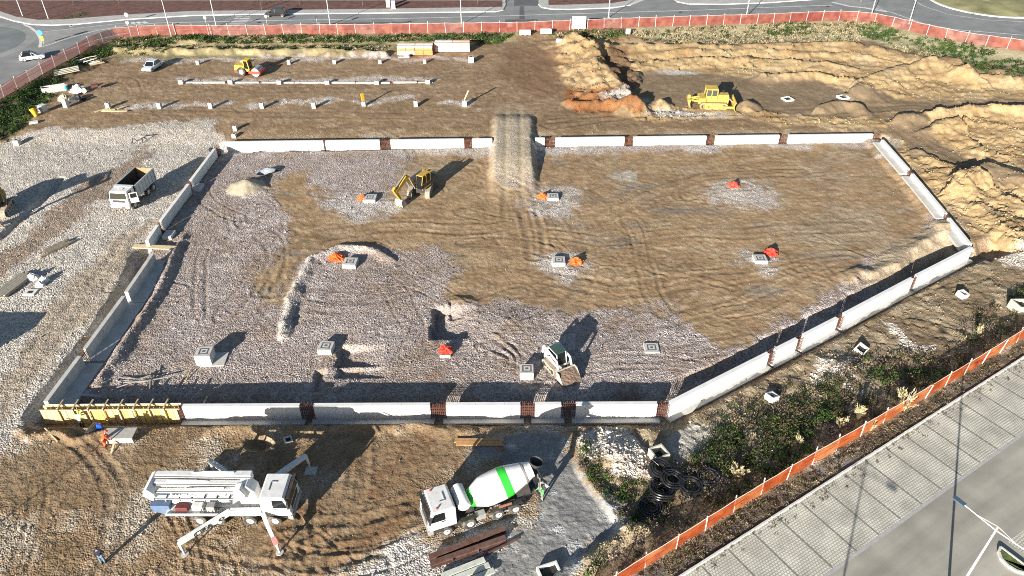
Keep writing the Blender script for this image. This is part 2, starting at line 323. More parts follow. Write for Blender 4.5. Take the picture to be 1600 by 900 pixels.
def terrain(X, Y, fine=True):
    """height, albedo and gravel amount of the site"""
    M = masks(X, Y)
    z = np.zeros(X.shape)
    z += 0.10 * fbm(X * 0.08, Y * 0.08, 1, 2)
    z = z * (1 - M['in']) + M['in'] * (-0.30 + 0.10 * fbm(X * 0.12, Y * 0.12, 2, 3))
    # outside ground rises a little behind the far wall
    farside = sstep(98, 104, Y); z += 0.45 * farside * (1 - M['in'])
    # bank up to the road
    D, S = pdist(X, Y, FENCE)
    fy = np.interp(X, FENCE[:, 0], FENCE[:, 1]); road = sstep(-0.3, 0.3, Y - fy)
    bank = 1 - sstep(0.8, 5.5, D); bank = np.maximum(bank, road)
    z = z * (1 - bank) + bank * (ROAD_Z - 0.06)
    # trenches along the walls
    for k, (wi, wo, zi, zo) in dict(near=(1.7, 1.15, -1.0, -0.95), diag=(2.0, 0.9, -1.0, -0.9), left=(1.7, 0.9, -0.4, -0.8), far=(0.25, 0.7, -0.4, -0.7), right=(1.2, 0.7, 0.15, -0.7)).items():
        D, S = pdist(X, Y, WALLS[k]); nz = 0.35 * fbm(X * 0.5, Y * 0.5, 50, 3)
        ins = M['in'] > 0.5
        wd = np.where(ins, wi, wo) * (1 + nz); tz = np.where(ins, zi, zo)
        if k == 'left':
            lo = sstep(74, 69, Y); wd = wd * np.where(ins, 0.75 + 0.25 * lo, 0.15 + 0.95 * lo)
        if k == 'near': wd = wd * np.where(ins, 1.0, 0.8 + 0.4 * sstep(5, 12, X))
        wgt = 1 - sstep(wd, wd + 0.85, D); z = z * (1 - wgt) + np.where(tz > -0.3, tz, np.minimum(z, tz)) * wgt
    # pit inside the cut corner
    z -= 0.8 * sstep(-1, 1.2, sdist(X, Y, GP([(1430, 398), (1505, 372), (1515, 385), (1440, 428), (1400, 440)]))) * M['in']
    # ramp over the far wall
    rx0, rx1 = -2.35, 2.75; ry0 = 83.0
    ramp = sstep(ry0, 93.5, Y) * (1 - sstep(105, 113, Y)) * 1.30 - 0.25
    side = np.minimum(X - rx0 - 0.25 * fbm(Y * 0.6, X * 0.2, 61, 3), rx1 - X + 0.25 * fbm(Y * 0.6, X * 0.2 + 9, 62, 3))
    side = side + 0.15 * fbm(X * 0.9, Y * 0.9, 63, 3); wr = sstep(-1.0, 0.12, side) * sstep(ry0 - 1, ry0 + 1, Y) * (1 - sstep(109, 113, Y))
    z = np.where(wr > 0, np.maximum(z, z * (1 - wr) + ramp * wr), z)
    M['ramp'] = wr
    z -= wr * 0.07 * (np.exp(-((X + 0.95) / 0.35) ** 2) + np.exp(-((X - 1.25) / 0.35) ** 2))
    # gravel platform rim, hollows and heaps inside
    z += ridge(X, Y, [(440, 525), (448, 490), (462, 445), (488, 402), (530, 384), (585, 386), (610, 400)], 0.42, 0.6, 1.2, 70, 0.35) * M['in']
    for (px, py, wx_, wy_, d) in [(672, 500, 4.5, 2.6, 1.15), (524, 552, 4.5, 1.5, 0.8), (524, 578, 5, 0.7, 0.5), (452, 490, 1.4, 1.6, 0.35), (487, 590, 1.2, 1.5, 0.7), (700, 480, 2.0, 1.2, 0.4), (270, 380, 2.0, 1.0, 0.2)]:
        c = G(px, py); s = X - c[0] + 0.25 * fbm(X * 0.9, Y * 0.9, 77, 3)
        z -= d * sstep(0.0, 0.35, s) * np.clip(1 - s / wx_, 0, 1) ** 0.8 * (1 - sstep(0.7, 1.1, np.abs(Y - c[1]) / wy_))
    lw = WALLS['left']; z += M['in'] * 0.5 * np.exp(-((pdist(X, Y, lw)[0] - 2.9 - 0.5 * fbm(X * .4, Y * .4, 78, 3)) / 0.55) ** 2) * sstep(76, 72, Y) * sstep(47, 50, Y)
    z += cone(X, Y, 385, 291, 1.25, 2.5, 5, 1.15)
    z += cone(X, Y, 718, 478, 0.5, 2.0, 6) + cone(X, Y, 790, 500, 0.35, 3, 7)
    # curled skid tracks
    for px, py, r0, r1, a in [(765, 560, 0.8, 4.2, 0.06), (395, 335, 0.8, 4.5, 0.035), (720, 272, 0.6, 4.5, 0.035), (830, 545, 3.5, 5.5, 0.04)]:
        c = G(px, py); r = np.hypot(X - c[0], (Y - c[1]) * 0.85) + 1.1 * fbm(X * 0.35, Y * 0.35, 33, 3)
        z += a * np.clip(0.5 + 1.6 * fbm(X * 0.4, Y * 0.4, 35, 2), 0, 1.3) * np.sin(r * 2 * np.pi / 0.9) * sstep(r0 - 0.3, r0 + 0.3, r) * (1 - sstep(r1 - 0.8, r1, r))
    # earthworks to the upper right
    z += ridge(X, Y, [(905, 76), (925, 90), (945, 118), (972, 152)], 2.1, 1.5, 8.5, 81, 0.9)
    z += ridge(X, Y, [(930, 80), (965, 95), (985, 125), (990, 150)], 0.7, 1.4, 2.5, 82, 0.9)
    z += ridge(X, Y, [(893, 168), (940, 172), (1000, 176)], 1.0, 2.5, 1.8, 83, 0.4)
    z += cone(X, Y, 985, 178, 1.5, 2.4, 84, 1.4) + cone(X, Y, 1030, 170, 1.3, 1.9, 85, 1.2) + cone(X, Y, 1165, 172, 1.2, 2.0, 86, 1.3) + cone(X, Y, 1345, 182, 0.6, 1.8, 87)
    z += ridge(X, Y, [(990, 108), (1080, 99), (1170, 101), (1260, 104), (1320, 112)], 0.8, 1.0, 4.5, 88, 0.5)
    z += ridge(X, Y, [(945, 82), (1060, 80), (1180, 78), (1320, 76), (1400, 88), (1480, 108), (1600, 128)], 1.0, 0.9, 6.0, 89, 0.4)
    z += ridge(X, Y, [(1040, 90), (1180, 88), (1330, 90), (1400, 104)], 0.55, 0.7, 3.0, 188, 0.4)
    z += ridge(X, Y, [(1190, 128), (1270, 124), (1330, 134)], 0.9, 0.8, 2.5, 90, 0.4)
    z += ridge(X, Y, [(1330, 148), (1370, 128), (1430, 110), (1475, 106), (1510, 124)], 1.5, 1.2, 7.0, 91, 0.5)
    z += ridge(X, Y, [(1500, 124), (1580, 134), (1700, 150)], 1.1, 1.0, 5, 92, 0.4)
    z += ridge(X, Y, [(1275, 178), (1310, 169), (1335, 174)], 1.2, 0.8, 2.2, 93, 0.4)
    z += ridge(X, Y, [(1400, 193), (1480, 182), (1540, 178), (1640, 188)], 1.3, 0.9, 3.5, 94, 0.4)
    z += ridge(X, Y, [(1450, 206), (1495, 199), (1512, 222), (1530, 240)], 1.1, 0.9, 3.5, 95, 0.4)
    z += ridge(X, Y, [(1490, 292), (1545, 268), (1580, 275), (1640, 300)], 1.6, 1.2, 5.0, 96, 0.5)
    z += ridge(X, Y, [(1440, 240), (1480, 262), (1540, 290), (1600, 330)], 0.6, 0.8, 2.0, 196, 0.5)
    z += ridge(X, Y, [(1480, 280), (1530, 330), (1580, 370), (1640, 385)], 0.7, 4.0, 3.0, 97, 0.6)
    z += ridge(X, Y, [(1340, 432), (1395, 410), (1430, 385), (1470, 365), (1490, 350)], 0.6, 2.2, 1.0, 98, 0.5)
    # spoil row below the far fence, left half
    z += ridge(X, Y, [(180, 82), (280, 86), (420, 86), (560, 88), (600, 90)], 1.0, 1.5, 1.8, 99, 0.6)
    z += cone(X, Y, 295, 72, 0.9, 3, 100, 1.5)
    # near side heaps
    z += cone(X, Y, 963, 718, 0.9, 3.1, 101, 0.9) * 1.0 + cone(X, Y, 1312, 578, 0.7, 2.6, 102)
    z += ridge(X, Y, [(30, 675), (110, 685), (180, 680)], 0.35, 0.6, 0.9, 103, 0.3)
    z += ridge(X, Y, [(330, 675), (420, 668), (520, 672), (640, 668), (740, 675)], 0.35, 0.8, 1.0, 104, 0.4)
    z += ridge(X, Y, [(905, 690), (903, 735), (930, 770), (955, 800), (975, 835)], 0.45, 1.6, 0.5, 105, 0.15)
    z += cone(X, Y, 405, 690, -1.0, 1.1, 106, 1.2)
    z += ridge(X, Y, [(800, 975), (865, 912), (925, 874), (990, 836)], 1.1, 0.9, 2.5, 107, 0.25)
    c0 = sstep(-0.5, 0.8, sdist(X, Y, GP([(1530, 378), (1560, 370), (1580, 392), (1545, 404), (1520, 398)]))); z -= 1.3 * c0
    z -= 0.6 * M['sludge'] * sstep(0, 3, sdist(X, Y, GP([(880, 905), (985, 830), (960, 815), (830, 960)])) + 1.0) * 0.5
    # drain trench along the left gravel hill
    D, S = pdist(X, Y, GP([(-60, 400), (0, 372), (40, 335), (80, 298), (92, 280)])); z -= 0.45 * (1 - sstep(0.3, 0.8, D))
    z += 0.5 * M['scrub_l'] * fbm(X * 0.3, Y * 0.3, 111, 2)
    # scrub slope falls towards the fence, parking area is flat
    fy2 = np.interp(X, FENCE2[:, 0], FENCE2[:, 1]); beyond = sstep(1.0, -0.5, Y - fy2) * sstep(-2, 8, X)
    near_f = sstep(3.5, 0.5, Y - fy2) * sstep(2, 8, X)
    # roughness
    rough = 0.05 + 0.0 * X
    for n_, a in (('sand', 0.16), ('east', 0.16), ('redmud', 0.03), ('hill_l', 0.02), ('mud', -0.02), ('rtrack', -0.22), ('rtrack2', -0.2), ('red', 0.15)): rough = rough + a * M[n_]
    rough = np.clip(rough, 0.035, 0.5) * (1 - 0.9 * road) * (1 - M['ramp'] * 0.6)
    if fine:
        z += rough * fbm(X * 0.7, Y * 0.7, 120, 4, 0.55) * 0.9
        z += (0.05 + 0.16 * np.clip(rough - 0.06, 0, 1)) * fbm(X * 2.6, Y * 2.6, 121, 3, 0.6)
        z += 0.022 * (1 - road) * (1 - np.abs(fbm(X * 1.1, Y * 1.4, 126, 3, 0.6)) * 2) * np.clip(0.35 + fbm(X * 0.2, Y * 0.2, 127, 2), 0, 1)
        z += 0.42 * M['sand'] * (1 - M['rtrack']) * (1 - M['rtrack2']) * (1 - road) * (0.3 - np.abs(fbm(X * 0.9 + 0.6 * fbm(X, Y, 128, 2), Y * 1.3, 124, 5, 0.72)))
        z += 0.10 * M['red'] * fbm(X * 2.2, Y * 2.2, 129, 3, 0.6)
        z += 0.012 * M['mud'] * fbm(X * 0.35 + 0.8 * fbm(X * 0.1, Y * 0.1, 3, 2), Y * 2.2, 122, 3, 0.6)
        # broken crests in the loose sand
        rg = 1 - np.abs(fbm(X * 0.30, Y * 0.55, 123, 4, 0.6)) * 2
        z += 0.28 * M['sand'] * (1 - M['rtrack']) * (1 - M['rtrack2']) * np.clip(rg - 0.45, 0, 1) * (1 - road) * (1 - bank)
    if fine:      # slumped steps in the sand
        sm = M['sand'] * (1 - M['rtrack']) * (1 - M['rtrack2']) * (1 - road); zz = z + 0.15 * fbm(X * 0.5, Y * 0.9, 125, 3); fr = zz / 0.5 - np.floor(zz / 0.5)
        z += 0.45 * sm * (np.floor(zz / 0.5) * 0.5 + 0.5 * sstep(0.32, 0.68, fr) - zz)
    trk = np.zeros(X.shape)
    for P, g, wd, dp in _TR:
        m = 4
        bb = (X > P[:, 0].min() - m) & (X < P[:, 0].max() + m) & (Y > P[:, 1].min() - m) & (Y < P[:, 1].max() + m)
        if not bb.any(): continue
        x = X[bb] + 0.7 * fbm(X[bb] * 0.15, Y[bb] * 0.15, 131, 2); y = Y[bb] + 0.7 * fbm(X[bb] * 0.15 + 5, Y[bb] * 0.15, 132, 2)
        D, S = pdist(x, y, P); e = np.abs(D - g)
        rut = np.exp(-(e / wd) ** 2) * (0.85 + 0.15 * np.sin(S * 2 * np.pi / 0.4)) * np.clip(0.6 + 1.2 * fbm(x * 0.3, y * 0.3, 133, 2), 0, 1.2); lip = np.exp(-((e - wd * 1.9) / (wd * 0.6)) ** 2)
        z[bb] += dp * (-rut + 0.55 * lip); trk[bb] = np.maximum(trk[bb], np.exp(-(e / wd / 1.2) ** 2))
    M['trk'] = trk
    flat = beyond
    z = z * (1 - flat) + flat * (-0.05 + 0.04 * fbm(X * 1.2, Y * 1.2, 140, 3) + 0.0)
    park = inside(X, Y, np.vstack([KERB2, [[400, KERB2[-1][1]], [400, -50], [KERB2[0][0], -50]]]))
    z = np.where(park, -0.12, z)
    return z, M

def H(x, y):
    z, _ = terrain(np.array([float(x)]), np.array([float(y)]), False); return float(z[0])

def soil_colour(X, Y, M, z):
    n = X.shape; C = np.zeros(n + (3,)); g = np.zeros(n)
    f1 = fbm(X * 0.25, Y * 0.25, 200, 4); f2 = fbm(X * 0.9, Y * 0.9, 201, 4); f3 = fbm(X * 0.12, Y * 0.12, 202, 3)
    def lay(m, c, gr):
        nonlocal C, g
        C = C * (1 - m[..., None]) + np.array(c) * m[..., None]; g = g * (1 - m) + gr * m
    one = np.ones(n)
    BR = (0.22, 0.15, 0.087); GRV = (0.335, 0.285, 0.262); WG = (0.46, 0.42, 0.37); SAND = (0.40, 0.285, 0.15)
    lay(one, (0.27, 0.192, 0.118), 0.7)                                     # near side: stony brown ground
    lay(sstep(-0.3, 0.3, f1 + 0.5 * f2 - 0.12), (0.345, 0.29, 0.225), 0.9)
    lay(0.75 * sstep(0.15, 0.5, -f1 + 0.3 * f2), (0.185, 0.125, 0.066), 0.35)
    lay(M['brown_a'] * 0.85, (0.225, 0.155, 0.09), 0.3); lay(M['brown_b'] * sstep(-0.5, 0.3, f2 + f1 * 0.6 + 0.25), (0.23, 0.16, 0.095), 0.25)
    lay(M['brown_b'] * sstep(0.0, 0.5, fbm(X * 0.3, Y * 0.3, 231, 4, 0.6)) * 0.8, (0.20, 0.115, 0.06), 0.2); lay(sstep(0.15, 0.5, fbm(X * 0.35, Y * 0.35, 232, 4, 0.62)) * 0.55, (0.255, 0.165, 0.09), 0.25)
    lay(M['white_b'] * 0.9, (0.52, 0.49, 0.46), 1.0)
    lay(sstep(100, 104, Y), BR, 0.25)
    lay(M['dirt_l'], (0.25, 0.17, 0.10), 0.2); lay(M['dirt_l'] * sstep(0.0, 0.5, fbm(X * 0.12, Y * 0.8, 215, 4, 0.6)) * 0.6, (0.31, 0.235, 0.155), 0.3); lay(M['dirt_l'] * sstep(0.1, 0.5, -fbm(X * 0.2, Y * 0.5, 216, 4, 0.6)) * 0.5, (0.17, 0.12, 0.078), 0.1)
    lay(M['hill_l'], WG, 1.0); lay(M['hill_l'] * sstep(0.1, 0.6, f1 + f2 * 0.5) * 0.6, (0.36, 0.31, 0.25), 0.9)
    lay(M['lbrown'] * 0.8, (0.24, 0.175, 0.125), 0.9); lay(M['ltrack'] * 0.85, (0.335, 0.275, 0.205), 0.6)
    # inside
    lay(M['in'], GRV, 1.0)
    lay(M['in'] * sstep(-0.05, 0.5, f1 + 0.5 * f2) * 0.6, (0.235, 0.18, 0.135), 0.8)
    lay(M['in'] * sstep(0.1, 0.55, -f1 + 0.5 * f2) * 0.55, (0.41, 0.37, 0.345), 1.0)
    lay(M['in'] * sstep(0.3, 0.6, fbm(X * 0.3, Y * 0.3, 203, 4, 0.6)) * 0.6, (0.20, 0.14, 0.095), 0.4)
    m = M['in'] * M['mud']; lay(m, (0.31, 0.208, 0.118), 0.15)
    st = fbm(X * 0.3 + fbm(X * 0.08, Y * 0.08, 5, 2) * 1.5, Y * 1.8, 210, 4, 0.6)
    lay(m * sstep(0.05, 0.6, st + 0.4 * f1) * 0.65, (0.36, 0.275, 0.175), 0.25)
    lay(m * sstep(0.1, 0.6, -st + 0.3 * f3) * 0.5, (0.20, 0.132, 0.070), 0.1)
    lay(m * sstep(0.2, 0.6, f3 + 0.3 * f2) * 0.45, (0.31, 0.275, 0.215), 0.3)
    mo = fbm(X * 0.45 + 1.2 * fbm(X * 0.2, Y * 0.2, 8, 2), Y * 0.7, 240, 5, 0.65); lay(m * sstep(0.05, 0.45, mo) * 0.75, (0.33, 0.25, 0.16), 0.35); lay(m * sstep(0.1, 0.5, -mo) * 0.6, (0.185, 0.122, 0.068), 0.15)
    lay(m * sstep(0.35, 0.65, fbm(X * 0.16, Y * 0.3, 220, 3)) * 0.7, (0.20, 0.178, 0.15), 0.15)
    for i in range(10): lay(M['gp%d' % i] * sstep(-0.55, 0.1, f2 + 0.25) * (0.9 if i < 5 else 0.75), (0.45, 0.42, 0.39), 1.0)
    Dr, _ = pdist(X, Y, GP([(440, 525), (448, 490), (462, 445), (488, 402), (530, 386), (585, 388)])); lay((1 - sstep(0.3, 0.9, Dr + 0.4 * f2)) * M['in'] * 0.8, (0.48, 0.43, 0.39), 1.0)
    lay(M['pale0'] * 0.85, (0.46, 0.43, 0.36), 0.2)
    for i in range(6): lay(M['row%d' % i] * sstep(-0.5, 0.1, f2 + 0.2) * 0.9, (0.50, 0.45, 0.41), 1.0)
    mo2 = fbm(X * 0.9 + 0.7 * fbm(X * 0.4, Y * 0.4, 9, 2), Y * 1.3, 241, 5, 0.7); soilm = np.clip(m + M['dirt_l'] + M['rtrack'] + M['rtrack2'] + (1 - M['in']) * sstep(99, 103, Y), 0, 1)
    lay(soilm * sstep(0.12, 0.4, mo2) * 0.6, (0.40, 0.30, 0.195), 0.35); lay(soilm * sstep(0.15, 0.45, -mo2) * 0.45, (0.185, 0.118, 0.064), 0.15)
    lay(M['in'] * sstep(-1.5, 0.5, sdist(X, Y, GP([(1330, 440), (1400, 392), (1440, 365), (1490, 345), (1510, 378), (1440, 398), (1390, 432)])) + 0.8 * f2) * 0.85, (0.40, 0.315, 0.205), 0.3)
    # far right
    lay(M['redmud'] * 0.8, (0.20, 0.118, 0.068), 0.1)
    lay(M['sand'], SAND, 0.15); lay(M['sand'] * sstep(0.1, 0.6, f1) * 0.6, (0.41, 0.32, 0.20), 0.15); lay(M['sand'] * sstep(0.1, 0.6, -f1 + f2 * 0.4) * 0.7, (0.27, 0.165, 0.075), 0.25); lay(M['sand'] * sstep(0.25, 0.6, fbm(X * 0.2, Y * 0.5, 230, 4, 0.6)) * 0.5, (0.22, 0.145, 0.08), 0.2)
    lay(np.maximum(M['rtrack'], M['rtrack2']) * 0.9, (0.19, 0.14, 0.09), 0.12)
    lay(M['red'] * 0.9, (0.23, 0.095, 0.036), 0.35); lay(M['shaded_scarp'] * 0.85, (0.15, 0.085, 0.048), 0.35); lay(sstep(-1, 2, sdist(X, Y, GP([(868, 84), (940, 76), (965, 150), (900, 160)]))) * sstep(-0.1, 0.35, f2 + 0.5 * f1) * 0.6, (0.27, 0.17, 0.09), 0.35)  # scarp: brown rubble, darkened in colour for the shade on its right face
    for q_, (px, py, rx, ry) in enumerate([(1085, 181, 7.5, 1.3), (1045, 178, 4, 1.6), (1060, 114, 4, 1.2), (975, 158, 4, 2.2)]):
        c = G(px, py, .4); lay((1 - sstep(0.5, 1.2, np.hypot((X - c[0]) / rx, (Y - c[1]) / ry) + 0.5 * f2)) * 0.85, (0.52, 0.49, 0.44), 0.8)
    lay(np.maximum(M['rtrack'], M['rtrack2']) * sstep(0.12, 0.4, mo2) * 0.5, (0.33, 0.25, 0.16), 0.3)
    lay(M['verge_tan'], (0.40, 0.35, 0.22), 0.2); lay(M['verge_l'], (0.26, 0.22, 0.12), 0.2); lay(M['scrub_l'], (0.13, 0.11, 0.06), 0.2)
    lay(M['verge_l'] * sstep(0, 0.4, f2), (0.40, 0.31, 0.17), 0.2)
    # east strip
    lay(M['east'], (0.23, 0.175, 0.11), 0.35); lay(M['east'] * sstep(0.0, 0.5, f1 + f2 * 0.6) * 0.7, (0.33, 0.27, 0.18), 0.4); lay(M['east'] * sstep(0.1, 0.5, -f1 + f2 * 0.5) * 0.6, (0.15, 0.10, 0.06), 0.2)
    for k in 'abcd': lay(M['pile_' + k] * sstep(-0.6, 0.0, f2 + 0.3) * 0.95, (0.56, 0.50, 0.43), 1.0)
    lay(M['ash0'] * 0.7, (0.36, 0.35, 0.32), 0.3)
    lay(M['sludge'] * 0.95, (0.235, 0.235, 0.23), 0.15); lay(M['sludge'] * sstep(0.15, 0.6, f2 + 0.6 * f1) * 0.8, (0.40, 0.40, 0.39), 0.6); lay(M['sludge'] * sstep(0.2, 0.5, -f1 - 0.2 * f2) * 0.5, (0.16, 0.165, 0.17), 0.05)
    lay(M['strip'], (0.13, 0.105, 0.08), 0.4); lay(M['strip'] * sstep(0.0, 0.4, f1) * 0.8, (0.185, 0.18, 0.17), 0.15); lay(M['strip'] * sstep(0.2, 0.5, f2) * 0.5, (0.30, 0.25, 0.15), 0.4)
    # ramp
    lay(M['ramp'] * sstep(84, 91, Y) * (1 - 0.7 * sstep(104, 110, Y)), (0.37, 0.315, 0.24), 0.5)
    lay(M['ramp'] * (np.exp(-((X + 0.95) / 0.5) ** 2) + np.exp(-((X - 1.25) / 0.5) ** 2)) * 0.6, (0.36, 0.29, 0.19), 0.1)
    # sand heap
    c = G(385, 291); k = 1 - sstep(1.9, 2.6, np.hypot((X - c[0]) / 1.15, Y - c[1])); lay(k, (0.40, 0.345, 0.255), 0.05)
    lay(M['trk'] * 0.30 * (1 - M['hill_l']) * (1 - M['ramp']), (0.17, 0.12, 0.075), 0.1)
    C *= (1 + 0.20 * f2 + 0.10 * f1)[..., None]
    return np.clip(C, 0.01, 0.9), g

def build_terrain():
    NR, NC = 760, 1000
    py = np.linspace(2, 1010, NR); ux = np.linspace(-1, 1, NC)
    rows = np.array([G(800, p)[1] for p in py]); half = np.array([G(1600, p)[0] for p in py]) * 1.3
    X = half[:, None] * ux[None, :]; Y = np.repeat(rows[:, None], NC, 1)
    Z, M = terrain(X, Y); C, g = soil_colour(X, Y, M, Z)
    co = np.stack([X, Y, Z], -1).reshape(-1, 3)
    me = bpy.data.meshes.new('ground')
    i = np.arange((NR - 1) * NC).reshape(NR - 1, NC)[:, :-1].ravel()
    q = np.stack([i, i + NC, i + NC + 1, i + 1], -1)
    me.vertices.add(len(co)); me.vertices.foreach_set('co', co.ravel())
    me.loops.add(q.size); me.loops.foreach_set('vertex_index', q.ravel().astype(np.int32))
    me.polygons.add(len(q)); me.polygons.foreach_set('loop_start', np.arange(0, q.size, 4, dtype=np.int32)); me.polygons.foreach_set('loop_total', np.full(len(q), 4, np.int32))
    me.update(); me.validate()
    at = me.color_attributes.new('soil', 'FLOAT_COLOR', 'POINT')
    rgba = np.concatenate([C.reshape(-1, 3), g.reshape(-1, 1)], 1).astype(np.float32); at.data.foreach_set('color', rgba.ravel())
    me.polygons.foreach_set('use_smooth', np.ones(len(q), bool))
    m = bpy.data.materials.new('soil'); m.use_nodes = True; n = m.node_tree; N = n.nodes; L = n.links; p = N['Principled BSDF']
    p.inputs['Roughness'].default_value = 0.95; p.inputs['Specular IOR Level'].default_value = 0.15
    a = N.new('ShaderNodeAttribute'); a.attribute_name = 'soil'
    tc = N.new('ShaderNodeTexCoord')
    def vor(s):
        v = N.new('ShaderNodeTexVoronoi'); v.inputs['Scale'].default_value = s; L.new(tc.outputs['Object'], v.inputs['Vector']); return v
    v1 = vor(7.5); v2 = vor(17.0)
    def math_(op, x, y):
        k = N.new('ShaderNodeMath'); k.operation = op
        for j, t in enumerate((x, y)):
            if isinstance(t, (int, float)): k.inputs[j].default_value = t
            else: L.new(t, k.inputs[j])
        return k.outputs[0]
    s1 = N.new('ShaderNodeSeparateColor'); L.new(v1.outputs['Color'], s1.inputs[0]); s2 = N.new('ShaderNodeSeparateColor'); L.new(v2.outputs['Color'], s2.inputs[0])
    sp = math_('ADD', math_('MULTIPLY', s1.outputs[0], 0.55), math_('MULTIPLY', s2.outputs[0], 0.45))
    amp = math_('ADD', math_('MULTIPLY', a.outputs['Alpha'], 1.0), 0.28)
    fac = math_('ADD', 1.0, math_('MULTIPLY', math_('SUBTRACT', sp, 0.5), amp))
    nz = N.new('ShaderNodeTexNoise'); nz.inputs['Scale'].default_value = 1.4; nz.inputs['Detail'].default_value = 8; nz.inputs['Roughness'].default_value = 0.7; L.new(tc.outputs['Object'], nz.inputs['Vector'])
    fac = math_('MULTIPLY', fac, math_('ADD', 0.72, math_('MULTIPLY', nz.outputs['Fac'], 0.56)))
    mx = N.new('ShaderNodeMix'); mx.data_type = 'RGBA'; mx.blend_type = 'MULTIPLY'; mx.inputs[0].default_value = 1; L.new(a.outputs['Color'], mx.inputs[6]); L.new(fac, mx.inputs[7]); L.new(mx.outputs[2], p.inputs['Base Color'])
    hgt = math_('ADD', math_('MULTIPLY', math_('MULTIPLY', math_('SUBTRACT', 1.0, v1.outputs['Distance']), a.outputs['Alpha']), 0.9), math_('MULTIPLY', nz.outputs['Fac'], 0.8))
    b = N.new('ShaderNodeBump'); b.inputs['Strength'].default_value = 0.8; b.inputs['Distance'].default_value = 0.12; L.new(hgt, b.inputs['Height']); L.new(b.outputs[0], p.inputs['Normal'])
    me.materials.append(m)
    o = bpy.data.objects.new('ground', me); col.objects.link(o); tag(o, 'bare earth and gravel ground of the building site', kind='structure')
    # wide sheet out to the horizon, below everything
    og = upsheet('surrounding_land', [(-1500, -400), (1500, -400), (1500, 2500), (-1500, 2500)], -3.0, mat('far_soil', (0.2, 0.16, 0.1), 0.95, var=0.3, scale=0.05)); tag(og, kind='structure')
    return M
TM = build_terrain()
# ================================================================== roads, walls, fences
def asphalt_mat(name, c, spk=0.25):
    m = mat(name, c, 0.9, var=0.16, scale=0.35, bump=0.15, bscale=30, spec=0.2, dirt=0.35, dirtc=tuple(min(1, v * 1.35) for v in c)); return m
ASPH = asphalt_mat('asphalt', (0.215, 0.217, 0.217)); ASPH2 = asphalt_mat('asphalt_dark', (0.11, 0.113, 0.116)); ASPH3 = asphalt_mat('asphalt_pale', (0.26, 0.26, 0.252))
PAINT = mat('road_paint', (0.62, 0.62, 0.60), 0.8, var=0.25, scale=2.0, dirt=0.5, dirtc=(0.25, 0.25, 0.25))
PAVE = mat('pavement_concrete', (0.40, 0.39, 0.37), 0.9, var=0.15, scale=1.0, bump=0.1, dirt=0.3, dirtc=(0.25, 0.23, 0.2))
KERB = mat('kerb_concrete', (0.58, 0.57, 0.54), 0.85, var=0.15, scale=2.0)
MULCH = mat('mulch', (0.115, 0.05, 0.038), 0.95, var=0.45, scale=0.8, bump=0.8, bscale=9, dirt=0.35, dirtc=(0.17, 0.11, 0.07))
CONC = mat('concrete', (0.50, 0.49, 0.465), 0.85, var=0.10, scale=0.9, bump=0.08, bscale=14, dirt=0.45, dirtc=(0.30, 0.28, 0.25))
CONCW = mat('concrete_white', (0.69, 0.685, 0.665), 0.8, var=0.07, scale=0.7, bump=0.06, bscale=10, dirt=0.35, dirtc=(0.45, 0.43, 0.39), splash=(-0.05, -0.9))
REBAR = mat('rusty_rebar', (0.115, 0.043, 0.026), 0.85, var=0.3, scale=5)
POSTW = mat('post_white', (0.60, 0.59, 0.56), 0.7, var=0.1, dirt=0.2)
STEEL = mat('galvanised_steel', (0.52, 0.53, 0.54), 0.5, 0.3, var=0.08)
DARK = mat('dark_metal', (0.03, 0.031, 0.034), 0.6, var=0.2)
def structure(o, label=None): return tag(o, label, kind='structure')

fp = [tuple(p) for p in FENCE]
road = structure(upsheet('road', fp + [(260, FENCE[-1][1]), (260, 330), (-260, 330), (-260, FENCE[0][1])], ROAD_Z, ASPH))
def road_patch(name, px, m, dz=0.004): return upsheet(name, GP(px, ROAD_Z + dz), ROAD_Z + dz, m, road)
def slab(name, px, z0, z1, m):
    b = MB(); P = GP(px, z1); n = len(P)
    b.add([(p[0], p[1], z0) for p in P] + [(p[0], p[1], z1) for p in P], [tuple(range(n, 2 * n))] + [(i, (i + 1) % n, (i + 1) % n + n, i + n) for i in range(n)])
    return b.build(name, m)
KZ = ROAD_Z + 0.13
edgeA = [(-300, 8), (-60, 19), (0, 25), (22, 32), (50, 37.5), (80, 38.5), (120, 37), (200, 29.5), (300, 23.5), (400, 21.5), (600, 19.5), (775, 17.5), (786, 15), (790, 8)]
innerA = [(-300, 2), (0, 17.5), (25, 26), (60, 31), (100, 30), (200, 22.5), (300, 17), (400, 16), (600, 13.5), (785, 10.5)]
s1 = structure(slab('pavement', edgeA + [(790, -70), (-300, -70)], ROAD_Z - 0.1, KZ, PAVE))
upsheet('planting_bed', GP(innerA + [(785, 0.5), (-300, 0.5)], KZ + .006), KZ + .006, MULCH, s1)
edgeB = [(843, -70), (842, 6), (847, 11), (862, 13.5), (890, 14), (958, 11.5), (985, 7), (1010, -3), (1100, -70)]
s2 = structure(slab('pavement', edgeB, ROAD_Z - 0.1, KZ, PAVE))
upsheet('planting_bed', GP([(857, -70), (857, 8), (900, 6.8), (955, 5), (980, 1), (1000, -8), (1080, -70)], KZ + .006), KZ + .006, MULCH, s2)
s3 = structure(slab('pavement', [(1045, -6), (1058, 2), (1076, 5.5), (1130, 6), (1200, 3.5), (1280, -2), (1330, -12), (1330, -70), (1045, -70)], ROAD_Z - 0.1, KZ, PAVE))
upsheet('grass_strip', GP([(1060, -10), (1085, 0), (1200, -2), (1300, -12), (1300, -70), (1060, -70)], KZ + .006), KZ + .006, mat('lawn', (0.13, 0.15, 0.06), 0.95, var=0.4, scale=0.5, bump=0.5), s3)
